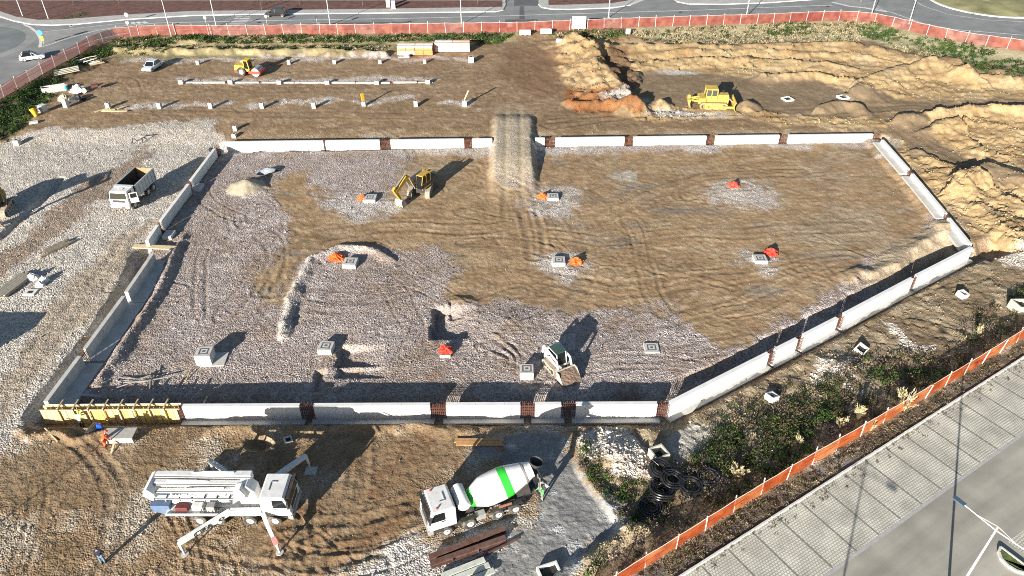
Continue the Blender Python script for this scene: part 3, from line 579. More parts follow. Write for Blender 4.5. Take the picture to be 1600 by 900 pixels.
def kerb_line(name, px, z0, z1, wd, m, parent):
    P = GP(px, z1); b = MB()
    for i in range(len(P) - 1): b.beam((P[i][0], P[i][1], (z0 + z1) / 2), (P[i + 1][0], P[i + 1][1], (z0 + z1) / 2), wd, z1 - z0)
    return b.build(name, m, parent)
kerb_line('kerb', edgeA[:-1], ROAD_Z - 0.05, KZ + 0.012, 0.35, KERB, s1)
kerb_line('kerb', edgeB[1:-1], ROAD_Z - 0.05, KZ + 0.012, 0.35, KERB, s2)
kerb_line('kerb', [(1058, 2), (1076, 5.5), (1130, 6), (1200, 3.5), (1280, -2)], ROAD_Z - 0.05, KZ + 0.012, 0.35, KERB, s3)
# entrance drive, dark repair strips
road_patch('driveway', [(804, -70), (803, 9), (841, 9), (841, -70)], ASPH2)
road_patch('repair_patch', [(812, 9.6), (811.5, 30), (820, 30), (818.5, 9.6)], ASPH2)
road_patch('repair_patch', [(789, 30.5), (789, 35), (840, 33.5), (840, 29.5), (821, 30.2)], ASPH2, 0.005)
road_patch('repair_patch', [(300, 40.5), (470, 37), (640, 33.5), (640, 36), (470, 39.5), (300, 43.5)], ASPH2)
# left roundabout and splitter
road_patch('splitter_surface', [(58, 50), (100, 46), (160, 40), (204, 36), (204, 38.5), (160, 46), (110, 58), (72, 72), (63, 74), (64, 62)], ASPH3)
def ring_pts(px, z, r0, a0, a1, n=24):
    c = G(px[0], px[1], z); return [(c[0] + r0 * math.cos(R(a0 + (a1 - a0) * i / n)), c[1] + r0 * math.sin(R(a0 + (a1 - a0) * i / n))) for i in range(n + 1)]
rc = G(-75, 72, ROAD_Z)
structure(upsheet('roundabout_apron', [(rc[0] + 14.5 * math.cos(t * math.pi / 30), rc[1] + 14.5 * math.sin(t * math.pi / 30)) for t in range(60)], ROAD_Z + 0.005, ASPH3))
structure(upsheet('roundabout_centre', [(rc[0] + 12.4 * math.cos(t * math.pi / 30), rc[1] + 12.4 * math.sin(t * math.pi / 30)) for t in range(60)], ROAD_Z + 0.01, asphalt_mat('asphalt_blue', (0.17, 0.185, 0.19))))
def paint_line(px, wd, name='lane_line', dz=0.011, m=PAINT):
    P = GP(px, ROAD_Z + dz); L_ = []; R_ = []
    for i in range(len(P)):
        d = P[min(i + 1, len(P) - 1)] - P[max(i - 1, 0)]; d = d / np.hypot(*d); nrm = np.array([-d[1], d[0]]) * wd / 2
        L_.append(P[i] + nrm); R_.append(P[i] - nrm)
    b = MB(); n = len(P); b.add([(p[0], p[1], ROAD_Z + dz) for p in L_ + R_], [(n + i, n + i + 1, i + 1, i) for i in range(n - 1)])
    return b.build(name, m, road)
paint_line([(63, 74), (75, 70.5), (110, 58.5), (150, 48), (200, 39.5), (245, 36), (300, 34.5), (400, 32.3), (520, 30.5), (640, 28.5), (780, 25), (880, 21.8), (960, 19.5), (1100, 15.5), (1200, 11.5), (1300, 8)], 0.28)
paint_line([(60, 50.5), (100, 46), (160, 39.5), (205, 35)], 0.2)
paint_line([(37, 38), (48, 43), (57, 50), (62, 58), (64, 66), (62, 74)], 0.55, 'give_way_line')
paint_line([(-40, 165), (17, 126), (60, 101), (100, 80), (150, 62.5), (190, 53), (230, 48.5), (300, 46)], 0.35, 'edge_line')
paint_line([(110, 39.8), (127, 37.4)], 0.7, 'lane_arrow'); paint_line([(108, 40.1), (113, 39.4)], 1.9, 'lane_arrow')
for k in range(3): paint_line([(205 + 9 * k, 34.5 - 0.3 * k), (211 + 9 * k, 36.8 - 0.3 * k)], 0.9, 'hatch_mark')
for (xa, xb, y) in [(368, 391, 26.4), (366, 390.5, 28.8), (363.5, 388.5, 31.4), (361, 386, 34.2), (358, 383, 37.4)]: paint_line([(xa, y), (xb, y)], 0.5, 'crossing_stripe')
paint_line([(1366, 12), (1395, 20), (1440, 36), (1490, 46), (1600, 55), (1700, 58)], 0.3, 'edge_line')
paint_line([(1423, -4), (1440, 8), (1480, 22), (1540, 31), (1600, 34), (1700, 34)], 0.2, 'edge_line')
for k, (mx_, my_) in enumerate([(1063, 19), (1293, 10), (880, 15.5), (255, 40), (640, 34), (405, 35)]):
    cc = G(mx_, my_, ROAD_Z); b = MB(); b.lathe((cc[0], cc[1], ROAD_Z + .002), (0, 0, 1), [(0, .42), (.012, .42), (.013, .34), (.010, .33), (.010, .01)], 20); b.build('manhole_cover', DARK, road)
# right roundabout island: circle through three photo points
A_, B_, C_ = [np.array(G(*p, ROAD_Z)) for p in ((1455, 0), (1510, 19), (1600, 28))]
d_ = 2 * (A_[0] * (B_[1] - C_[1]) + B_[0] * (C_[1] - A_[1]) + C_[0] * (A_[1] - B_[1]))
cx_ = ((A_ @ A_) * (B_[1] - C_[1]) + (B_ @ B_) * (C_[1] - A_[1]) + (C_ @ C_) * (A_[1] - B_[1])) / d_
cy_ = ((A_ @ A_) * (C_[0] - B_[0]) + (B_ @ B_) * (A_[0] - C_[0]) + (C_ @ C_) * (B_[0] - A_[0])) / d_
rr_ = math.hypot(A_[0] - cx_, A_[1] - cy_)
b = MB(); b.lathe((cx_, cy_, ROAD_Z - 0.05), (0, 0, 1), [(0, rr_), (0.20, rr_), (0.21, rr_ - 0.5), (0.30, rr_ - 0.9), (0.9, rr_ * 0.5), (1.0, 0.01)], 64)
isl = structure(b.build('roundabout_island', mat('island_grass', (0.20, 0.19, 0.09), 0.95, var=0.5, scale=0.25, bump=0.5, bscale=3, dirt=0.7, dirtc=(0.11, 0.14, 0.045)), smooth=True))
b = MB(); b.lathe((cx_, cy_, ROAD_Z - 0.05), (0, 0, 1), [(0, rr_ + 0.35), (0.22, rr_ + 0.3), (0.22, rr_ - 0.3), (0.1, rr_ - 0.35)], 64); b.build('kerb', KERB, isl)
b = MB(); c = G(1552, 0, 1.6)
b.add([(c[0] + 7.5 * math.cos(t) * (1 + .2 * math.sin(3 * t)), c[1] + 1.5 + 3.0 * math.sin(t), 1.85 + 0.1 * math.sin(2 * t)) for t in [k * math.pi / 10 for k in range(20)]] + [(c[0], c[1] + 1.5, 2.2)], [(k, (k + 1) % 20, 20) for k in range(20)])
b.build('pale_gravel_patch', KERB, isl)
road_patch('splitter_surface', [(1303, 2), (1325, 9), (1350, 11.5), (1386, 18), (1368, 5), (1352, -3), (1320, -4)], ASPH3, 0.006)
paint_line([(1300, 3), (1326, 9.6), (1350, 12), (1386, 18.5)], 0.8, 'edge_line')

# ------------------------------------------------------------------ parking area, lower right
def paver_mat():
    m = bpy.data.materials.new('grid_pavers'); m.use_nodes = True; N = m.node_tree.nodes; L = m.node_tree.links; p = N['Principled BSDF']; p.inputs['Roughness'].default_value = 0.95; p.inputs['Specular IOR Level'].default_value = 0.2
    tc = N.new('ShaderNodeTexCoord'); mp = N.new('ShaderNodeMapping'); mp.inputs['Rotation'].default_value = (0, 0, -PK_ANG); L.new(tc.outputs['Object'], mp.inputs[0])
    br = N.new('ShaderNodeTexBrick'); br.inputs['Scale'].default_value = 1; br.inputs['Brick Width'].default_value = 0.24; br.inputs['Row Height'].default_value = 0.20; br.inputs['Mortar Size'].default_value = 0.035; br.offset = 0.5
    br.inputs['Color1'].default_value = (0.62, 0.60, 0.535, 1); br.inputs['Color2'].default_value = (0.53, 0.51, 0.45, 1); br.inputs['Mortar'].default_value = (0.35, 0.335, 0.27, 1); L.new(mp.outputs[0], br.inputs['Vector'])
    nz = N.new('ShaderNodeTexNoise'); nz.inputs['Scale'].default_value = 0.5; nz.inputs['Detail'].default_value = 8; L.new(tc.outputs['Object'], nz.inputs['Vector'])
    r = N.new('ShaderNodeMapRange'); r.inputs[1].default_value = 0.3; r.inputs[2].default_value = 0.7; r.inputs[3].default_value = 0.72; r.inputs[4].default_value = 1.2; L.new(nz.outputs['Fac'], r.inputs[0])
    mx = N.new('ShaderNodeMix'); mx.data_type = 'RGBA'; mx.blend_type = 'MULTIPLY'; mx.inputs[0].default_value = 1; L.new(br.outputs['Color'], mx.inputs[6]); L.new(r.outputs[0], mx.inputs[7]); L.new(mx.outputs[2], p.inputs['Base Color'])
    bu = N.new('ShaderNodeBump'); bu.inputs['Strength'].default_value = 0.5; bu.inputs['Distance'].default_value = 0.03; bu.invert = True; L.new(br.outputs['Fac'], bu.inputs['Height']); L.new(bu.outputs[0], p.inputs['Normal'])
    return m
e0 = np.array(G(1290, 900)); e1 = np.array(G(1600, 677)); pk = (e1 - e0) / np.hypot(*(e1 - e0)); PK_ANG = math.atan2(pk[1], pk[0]); pn = np.array([-pk[1], pk[0]])
k0 = KERB2[1]; dep = float((k0 - e0) @ pn)
PVM = paver_mat()
def pkp(s, t): q = e0 + pk * s + pn * t; return (q[0], q[1])
pa = structure(upsheet('parking_bays', [pkp(-30, 0), pkp(60, 0), pkp(60, dep), pkp(-30, dep)], 0.0, PVM))
LOT = asphalt_mat('asphalt_lot', (0.335, 0.315, 0.27))
_N = LOT.node_tree.nodes; _L = LOT.node_tree.links; _tc = _N.new('ShaderNodeTexCoord'); _mp = _N.new('ShaderNodeMapping'); _mp.inputs['Rotation'].default_value = (0, 0, -PK_ANG); _mp2 = _N.new('ShaderNodeMapping'); _mp2.inputs['Scale'].default_value = (.035, .55, 1); _nz = _N.new('ShaderNodeTexNoise'); _nz.inputs['Scale'].default_value = 1.0; _nz.inputs['Detail'].default_value = 5
_L.new(_tc.outputs['Object'], _mp.inputs[0]); _L.new(_mp.outputs[0], _mp2.inputs[0]); _L.new(_mp2.outputs[0], _nz.inputs['Vector']); _r = _N.new('ShaderNodeMapRange'); _r.inputs[1].default_value = .3; _r.inputs[2].default_value = .7; _r.inputs[3].default_value = .78; _r.inputs[4].default_value = 1.2; _L.new(_nz.outputs['Fac'], _r.inputs[0])
_m = _N.new('ShaderNodeMix'); _m.data_type = 'RGBA'; _m.blend_type = 'MULTIPLY'; _m.inputs[0].default_value = 1; _b = _N['Principled BSDF'].inputs['Base Color']; _L.new(_b.links[0].from_socket, _m.inputs[6]); _L.new(_r.outputs[0], _m.inputs[7]); _L.new(_m.outputs[2], _b)
structure(upsheet('parking_road', [pkp(-40, -60), pkp(90, -60), pkp(90, 0), pkp(-40, 0)], -0.004, LOT))
BAYL = mat('bay_line', (0.19, 0.185, 0.165), 0.9, var=0.2)
q0 = (np.array(G(1500, 742)) - e0) @ pk
for k in range(-13, 16):
    s_ = q0 + 2.55 * k; upsheet('bay_line', [pkp(s_ - .07, 0.15), pkp(s_ + .07, 0.15), pkp(s_ + .07, dep - 0.1), pkp(s_ - .07, dep - 0.1)], 0.004, BAYL, pa)
b = MB()
GUT = mat('gutter_strip', (0.36, 0.355, 0.34), 0.9)
upsheet('gutter_strip', [pkp(-30, -0.12), pkp(60, -0.12), pkp(60, 0.12), pkp(-30, 0.12)], 0.006, GUT, pa)
kerbm = MB(); kerbm.box(-0.495, 0.495, -0.08, 0.08, -0.1, 0.13)
ks0 = kerbm.build('kerb_stone', KERB, pa, bevel=0.015)
for k in range(88):
    o = ks0 if k == 0 else ks0.copy()
    if k: col.objects.link(o)
    q = pkp(-28 + k, dep + 0.08); o.location = (q[0], q[1], random.uniform(-.012, .012)); o.rotation_euler = (random.uniform(-.03, .03), 0, PK_ANG + random.uniform(-.02, .02))
# traffic island
isl2 = [(1564, 854), (1561, 861), (1565, 872), (1576, 883), (1589, 891), (1604, 895), (1640, 898), (1680, 930), (1700, 945)]
b = MB(); P = GP(isl2, 0.15); n = len(P); b.add([(p[0], p[1], -0.05) for p in P] + [(p[0], p[1], 0.15) for p in P], [tuple(range(n, 2 * n))] + [(i, (i + 1) % n, (i + 1) % n + n, i + n) for i in range(n)])
ti = structure(b.build('traffic_island', mat('island_lawn', (0.10, 0.13, 0.035), 0.95, var=0.5, scale=2.5, bump=0.6, bscale=12)))
kerb_line('kerb', isl2, -0.05, 0.19, 0.16, KERB, ti); kerb_line('kerb', [(1564, 854), (1604, 884), (1700, 945)], -0.05, 0.188, 0.14, KERB, ti)
structure(upsheet('paver_patch', GP([(1574, 846), (1602, 827), (1660, 790), (1720, 850), (1610, 872)], 0.0), 0.001, PVM))

# ------------------------------------------------------------------ retaining wall in sections, rebar cages between them
ORD = ['first', 'second', 'third', 'fourth', 'fifth', 'sixth', 'seventh', 'eighth', 'ninth']
def wall_section(name_where, a, b_, i, bottom, foot=None, thick=0.4, label=None, mm=CONCW):
    A = np.array(G(*a, WTOP)); B = np.array(G(*b_, WTOP)); L_ = float(np.hypot(*(B - A))); ang = math.atan2(B[1] - A[1], B[0] - A[0])
    o = empty('concrete_wall_section', label or '%s white concrete wall section %s' % (ORD[i], name_where), 'wall', (A[0], A[1], 0), ang, 'poured wall sections'); o['kind'] = 'thing'
    m = MB(); m.box(0, L_, -thick / 2, thick / 2, bottom, WTOP); w_ = m.build('wall', mm, o, bevel=0.015)
    hl = MB()
    for hx in np.arange(0.8, L_ - 0.4, 1.15):
        for hz in (WTOP - 0.45, WTOP - 1.2): hl.cyl((hx, -thick / 2 - 0.004, hz), (hx, -thick / 2 + 0.02, hz), 0.035, n=8); hl.cyl((hx, thick / 2 + 0.004, hz), (hx, thick / 2 - 0.02, hz), 0.035, n=8)
    if hl.v: hl.build('tie_holes', DARK, w_)
    jt = MB()
    for hx in np.arange(2.5, L_ - 0.8, 2.5): jt.box(hx - 0.012, hx + 0.012, -thick / 2 - 0.006, thick / 2 + 0.006, bottom + 0.02, WTOP + 0.004)
    if jt.v: jt.build('panel_joint', CONC, w_)
    if foot:
        f = MB(); f.box(-0.3, L_ + 0.3, foot[0], foot[1], foot[2] - 0.35, foot[2]); f.build('footing', CONC, o)
    return o
def rebar_cage(a, b_, label, bottom, thick=0.3):
    A = np.array(G(*a, WTOP)); B = np.array(G(*b_, WTOP)); L_ = float(np.hypot(*(B - A))); ang = math.atan2(B[1] - A[1], B[0] - A[0])
    o = empty('rebar_cage', label, 'rebar', (A[0], A[1], 0), ang, 'rebar cages between wall sections')
    v = MB(); h = MB(); n = max(3, int(L_ / 0.17))
    for y in (-thick / 2, thick / 2):
        for k in range(n + 1):
            x = 0.03 + (L_ - 0.06) * k / n; v.cyl((x, y, bottom), (x + random.uniform(-.02, .02), y, WTOP + random.uniform(-.1, .15)), 0.022, n=5)
        for zz in np.arange(bottom + 0.1, WTOP, 0.19): h.cyl((-0.02, y * 1.1, zz), (L_ + 0.02, y * 1.1, zz), 0.02, n=5)
    v.build('vertical_bars', REBAR, o); h.build('horizontal_bars', REBAR, o)
def nearpt(x): return (x, 633.2 - (x - 285) * 0.0052)
NB = -0.72
nx = [(285, 468), (490, 672), (697, 813), (836, 877), (900, 1027)]
for i, (x0, x1) in enumerate(nx): wall_section('along the near side, counted from the yellow formwork', nearpt(x0), nearpt(x1), i, NB - 0.3, (-0.75, 0.9, NB))
ng = [(468, 490), (672, 697), (813, 836), (877, 900), (1027, 1046)]
for i, (x0, x1) in enumerate(ng): rebar_cage(nearpt(x0), nearpt(x1), '%s rusty rebar cage along the near wall, counted from the left' % ORD[i], NB)
rebar_cage(nearpt(278), nearpt(285), 'narrow rusty rebar cage at the right end of the yellow formwork', NB)
dg = [((1047, 628.5), (1200, 551)), ((1211.5, 545.5), (1245, 528.5)), ((1255.5, 523), (1308, 496)), ((1319, 490), (1425, 434)), ((1432, 430), (1518, 386))]
for i, (a, b_) in enumerate(dg): wall_section('along the slanting right side, counted from the near corner', a, b_, i, NB - 0.3, (-0.7, 1.0, NB))
for i in range(4): rebar_cage(dg[i][1], dg[i + 1][0], '%s rusty rebar cage along the slanting wall, counted from the near corner' % ORD[i], NB)
lf = [((71, 627), (124, 556)), ((132, 545), (193, 462)), ((197, 456), (238, 396)), ((229, 376), (246, 351)), ((250, 345), (294, 287)), ((298, 281), (335, 232))]
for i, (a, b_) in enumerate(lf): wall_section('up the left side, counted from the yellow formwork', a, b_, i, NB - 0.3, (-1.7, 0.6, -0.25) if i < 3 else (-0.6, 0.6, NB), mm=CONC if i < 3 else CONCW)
for a, b_, l in [(lf[0][1], lf[1][0], 'rusty rebar cage in the first gap of the left wall, nearest the formwork'), (lf[3][1], lf[4][0], 'rusty rebar cage in the left wall beside the big footing pad'), (lf[4][1], lf[5][0], 'rusty rebar cage in the left wall level with the dump truck rear'), (lf[5][1], (340, 225), 'rusty rebar cage at the far left corner of the pit')]: rebar_cage(a, b_, l, NB)
for a, l in [((258, 372), 'grey concrete footing pad against the left wall beside the plank'), ((304, 297), 'grey concrete footing pad against the left wall near the sand heap')]:
    c = G(*a, -0.45); o = empty('footing_pad', l, 'concrete pad', (c[0] + 1.3, c[1], -0.9)); m = MB(); m.box(-1.4, 1.5, -1.7, 1.7, 0, 0.45); m.build('slab', CONC, o, bevel=0.02); m = MB(); m.box(-1.4, -0.3, -0.5, 1.0, 0.45, 0.95); m.build('step', CONC, o, bevel=0.02)
fx = [(347, 505), (508, 593), (610, 725), (738, 769), (836, 851), (868, 976), (990, 1104), (1118, 1218), (1232, 1364)]
def farpt(x): return (x, 221.5 - (x - 345) * 0.0122)
for i, (x0, x1) in enumerate(fx): wall_section('along the far side, counted from the left', farpt(x0), farpt(x1), i, NB - 0.3, (-0.75, 0.5, -0.66) if i == 0 else None)
for i, (x0, x1) in enumerate([(505, 508), (593, 610), (725, 738), (851, 868), (976, 990), (1104, 1118), (1218, 1232), (1364, 1376)]): rebar_cage(farpt(x0), farpt(x1), '%s rusty rebar cage along the far wall, counted from the left' % ORD[i], NB)
rt = [((1379, 218), (1420, 264)), ((1426, 271), (1478, 333)), ((1483, 340), (1516.5, 381))]
for i, (a, b_) in enumerate(rt): wall_section('down the right side, counted from the far corner', a, b_, i, NB - 0.5, (-1.1, 0.5, 0.35))
for i in range(2): rebar_cage(rt[i][1], rt[i + 1][0], '%s rusty rebar cage in the right wall, counted from the far corner' % ORD[i], NB)

# yellow formwork at the near left corner
FB = mat('formwork_board', (0.66, 0.50, 0.22), 0.6, var=0.22, scale=1.5, dirt=0.6, dirtc=(0.48, 0.36, 0.22)); FB2 = mat('formwork_board_bright', (0.70, 0.53, 0.12), 0.55, var=0.15, scale=1.5, dirt=0.3, dirtc=(0.5, 0.4, 0.25)); TIMB = mat('timber', (0.48, 0.36, 0.22), 0.8, var=0.2, scale=4, dirt=0.3)
A = np.array(G(63, 635.5, WTOP)); B = np.array(G(277, 633.5, WTOP)); L_ = float(np.hypot(*(B - A)))
fw = empty('wall_formwork', 'yellow boarded wall formwork with rails at the near left corner', 'formwork', (A[0], A[1], 0), math.atan2(B[1] - A[1], B[0] - A[0]))
nb = 27; x = 0.0; ws = [random.uniform(0.75, 1.2) for _ in range(nb)]; k_ = L_ / sum(ws)
for i in range(nb):
    wd = ws[i] * k_; t = MB(); j = random.uniform(-.03, .03); t.box(x + .02, x + wd - .02, -0.28 + j * .5, -0.24 + j * .5, NB - 0.2, WTOP - 0.1 + j)
    t.build('board', random.choice([FB, FB2, FB, FB2, TIMB]), fw); x += wd
for i in range(nb // 2):
    t = MB(); t.box(L_ * i / 13.0 + .05, L_ * (i + 1) / 13.0 - .02, 0.22, 0.26, NB - 0.2, WTOP - 0.1); t.build('back_board', FB, fw)
t = MB(); t.box(0.3, L_ + 0.2, -0.37, -0.285, WTOP - 0.16, WTOP - 0.05); t.build('rail', TIMB, fw)
t = MB(); t.box(0.3, L_ + 0.2, 0.27, 0.35, WTOP - 0.16, WTOP - 0.05); t.build('rail', POSTW, fw)
for i in range(8):
    xx = 1.6 + i * (L_ - 2) / 7.5; t = MB(); t.box(xx - .06, xx + .06, -0.45, -0.375, NB - 0.3, WTOP + 0.05); t.build('brace', TIMB, fw)
    t = MB(); t.box(xx - .06, xx + .06, -0.33, 0.75, WTOP + 0.0, WTOP + 0.09); t.build('spreader', TIMB, fw)
t = MB(); t.box(0.0, L_, -0.2, 0.2, NB - .3, WTOP - 0.75); t.build('fresh_concrete', CONC, fw)

# ------------------------------------------------------------------ safety fences
def net_mat(name, c, a):
    m = bpy.data.materials.new(name); m.use_nodes = True; N = m.node_tree.nodes; L = m.node_tree.links; p = N['Principled BSDF']; p.inputs['Roughness'].default_value = 0.6
    tc = N.new('ShaderNodeTexCoord'); nz = N.new('ShaderNodeTexNoise'); nz.inputs['Scale'].default_value = 0.7; nz.inputs['Detail'].default_value = 6; L.new(tc.outputs['Object'], nz.inputs['Vector'])
    cr = N.new('ShaderNodeValToRGB'); cr.color_ramp.elements[0].position = 0.35; cr.color_ramp.elements[0].color = (*c, 1); cr.color_ramp.elements[1].position = 0.75; cr.color_ramp.elements[1].color = (min(1, c[0] * 1.2), c[1] * 2.0 + 0.03, c[2] * 2.2 + 0.03, 1); L.new(nz.outputs['Fac'], cr.inputs[0]); L.new(cr.outputs[0], p.inputs['Base Color'])
    t = N.new('ShaderNodeBsdfTransparent'); tl = N.new('ShaderNodeBsdfTranslucent'); L.new(cr.outputs[0], tl.inputs[0])
    ms0 = N.new('ShaderNodeMixShader'); ms0.inputs[0].default_value = 0.3; L.new(p.outputs[0], ms0.inputs[1]); L.new(tl.outputs[0], ms0.inputs[2])
    ms = N.new('ShaderNodeMixShader'); r = N.new('ShaderNodeMapRange'); r.inputs[1].default_value = 0.35; r.inputs[2].default_value = 0.65; r.inputs[3].default_value = a - 0.12; r.inputs[4].default_value = min(1, a + 0.12); L.new(nz.outputs['Fac'], r.inputs[0])
    L.new(r.outputs[0], ms.inputs[0]); L.new(t.outputs[0], ms.inputs[1]); L.new(ms0.outputs[0], ms.inputs[2]); L.new(ms.outputs[0], N['Material Output'].inputs[0]); return m
NET = net_mat('red_net', (0.38, 0.075, 0.04), 0.62); NETB = net_mat('red_net_faded', (0.46, 0.13, 0.085), 0.5); NETC = net_mat('red_net_dark', (0.31, 0.05, 0.028), 0.72); NET2B = net_mat('orange_net_faded', (0.62, 0.14, 0.04), 0.72); NET2 = net_mat('orange_net', (0.52, 0.08, 0.014), 0.78)
def safety_fence(name, label, P, zf, spacing, h, net, post_m):
    root = empty(name, label, 'fence', (P[0][0], P[0][1], zf(P[0])))
    seg = np.hypot(*(P[1:] - P[:-1]).T); cum = np.concatenate([[0], np.cumsum(seg)]); tot = cum[-1]
    at_ = lambda s: np.array([np.interp(s, cum, P[:, 0]), np.interp(s, cum, P[:, 1])])
    o0 = root.location
    n = int(tot / spacing)
    for k in range(n + 1):
        q = at_(k * spacing); z0 = zf(q) - o0.z; lx, ly = random.uniform(-.16, .16), random.uniform(-.14, .12); hh = h + random.uniform(.0, .35)
        t = MB(); t.cyl((q[0] - o0.x, q[1] - o0.y, z0 - 0.3), (q[0] - o0.x + lx, q[1] - o0.y + ly, z0 + hh), 0.045, n=6); t.build('post', post_m, root)
        if k == n: break
        t = MB(); nu = 8; vs_ = []; ph = random.random() * 6
        for i in range(nu + 1):
            s = (k + i / nu) * spacing; q = at_(s); sag = 4 * (i / nu) * (1 - i / nu); z0 = zf(q) - o0.z
            for j in range(4):
                f = j / 3; wob = 0.10 * math.sin(ph + i * 1.1 + j * 1.7) * (sag + .15)
                vs_.append((q[0] - o0.x + wob * .4, q[1] - o0.y + wob, z0 + 0.02 + f * (h - 0.10 * sag - random.uniform(0, .06))))
        t.add(vs_, [(i * 4 + j, (i + 1) * 4 + j, (i + 1) * 4 + j + 1, i * 4 + j + 1) for i in range(nu) for j in range(3)])
        t.build('net_panel', random.choice(net) if isinstance(net, list) else net, root, smooth=True)
    for f in (0.98, 0.5):
        t = MB(); pts = []
        for s in np.arange(0, n * spacing + .01, spacing / 2): q = at_(s); pts.append((q[0] - o0.x, q[1] - o0.y - 0.03, zf(q) - o0.z + h * f - (0.06 if (s / spacing) % 1 > .2 else 0)))
        t.tube(pts, 0.025, 4); t.build('rope', POSTW if f > .9 else (net[0] if isinstance(net, list) else net), root)
    return root
sel = (FENCE[:, 0] > -125) & (FENCE[:, 0] < 150)
safety_fence('safety_fence', 'long red net safety fence on white posts along the far road', FENCE[sel], lambda q: ROAD_Z - 0.05, 3.55, 2.0, [NET, NET, NETB, NET, NETC], POSTW)
safety_fence('safety_fence', 'orange net safety fence along the scrub beside the parking bays', FENCE2, lambda q: 0.0, 2.9, 1.6, [NET2, NET2, NET2B], POSTW)
# ================================================================== machines and vehicles (local x = forward, z = up)
WHITE = mat('truck_white', (0.70, 0.70, 0.69), 0.4, var=0.08, scale=2, dirt=0.5, dirtc=(0.42, 0.38, 0.32), splash=(1.6, 0.6))
WHITE2 = mat('boom_white', (0.69, 0.69, 0.68), 0.45, var=0.1, scale=3, dirt=0.5, dirtc=(0.36, 0.34, 0.31), splash=(1.2, 0.3))
GLASS = mat('dark_glass', (0.012, 0.014, 0.016), 0.08, var=0.05)
TYRE = mat('tyre_rubber', (0.035, 0.034, 0.033), 0.9, var=0.2, dirt=0.9, dirtc=(0.30, 0.26, 0.20))
RIM = mat('wheel_rim', (0.55, 0.53, 0.50), 0.6, 0.2, var=0.15, dirt=0.6, dirtc=(0.26, 0.22, 0.17))
CHAS = mat('chassis_black', (0.03, 0.03, 0.03), 0.7, var=0.3, dirt=0.5, dirtc=(0.13, 0.10, 0.07))
YEL = mat('machine_yellow', (0.50, 0.30, 0.035), 0.5, var=0.12, scale=2, dirt=0.5, dirtc=(0.36, 0.26, 0.12)); YELB = mat('dozer_yellow', (0.55, 0.36, 0.06), 0.55, var=0.12, scale=2, dirt=0.45, dirtc=(0.42, 0.31, 0.14)); YELD = mat('roller_yellow', (0.68, 0.42, 0.03), 0.5, var=0.1, dirt=0.3)
RED = mat('machine_red', (0.50, 0.045, 0.025), 0.5, var=0.12, dirt=0.2); GREEN = mat('stripe_green', (0.03, 0.47, 0.04), 0.4, var=0.06)
TRK = mat('crawler_track', (0.075, 0.065, 0.055), 0.85, var=0.3, dirt=0.8, dirtc=(0.27, 0.21, 0.14)); TRKL = mat('crawler_track_muddy', (0.36, 0.31, 0.25), 0.9, var=0.2, scale=4, dirt=0.5, dirtc=(0.22, 0.17, 0.12))
LAMP = mat('lamp_glass', (0.75, 0.75, 0.72), 0.2); LAMPR = mat('lamp_red', (0.45, 0.02, 0.015), 0.3); GREYM = mat('machine_grey', (0.28, 0.28, 0.28), 0.6, var=0.15, dirt=0.4)
def wheel(parent, x, y, r, wd, n=20, zc=None):
    z = r if zc is None else zc
    t = MB(); t.lathe((x, y, z), (0, 1, 0), [(-wd / 2, r * .55), (-wd / 2, r * .9), (-wd * .36, r), (wd * .36, r), (wd / 2, r * .9), (wd / 2, r * .55)], n, caps=False); ty = t.build('wheel', TYRE, parent, smooth=True)
    m = MB(); m.lathe((x, y, z), (0, 1, 0), [(-wd * .44, r * .58), (-wd * .30, r * .46), (-wd * .34, r * .2), (-wd * .5, r * .16), (-wd * .5, .01)], n, caps=False); m.lathe((x, y, z), (0, 1, 0), [(wd * .44, r * .58), (wd * .30, r * .46), (wd * .34, r * .2), (wd * .5, r * .16), (wd * .5, .01)], n, caps=False)
    m.build('rim', RIM, ty, smooth=True)
    return ty
def box_part(name, dims, m, parent, bevel=0.0): return MB().box(*dims).build(name, m, parent, bevel=bevel)
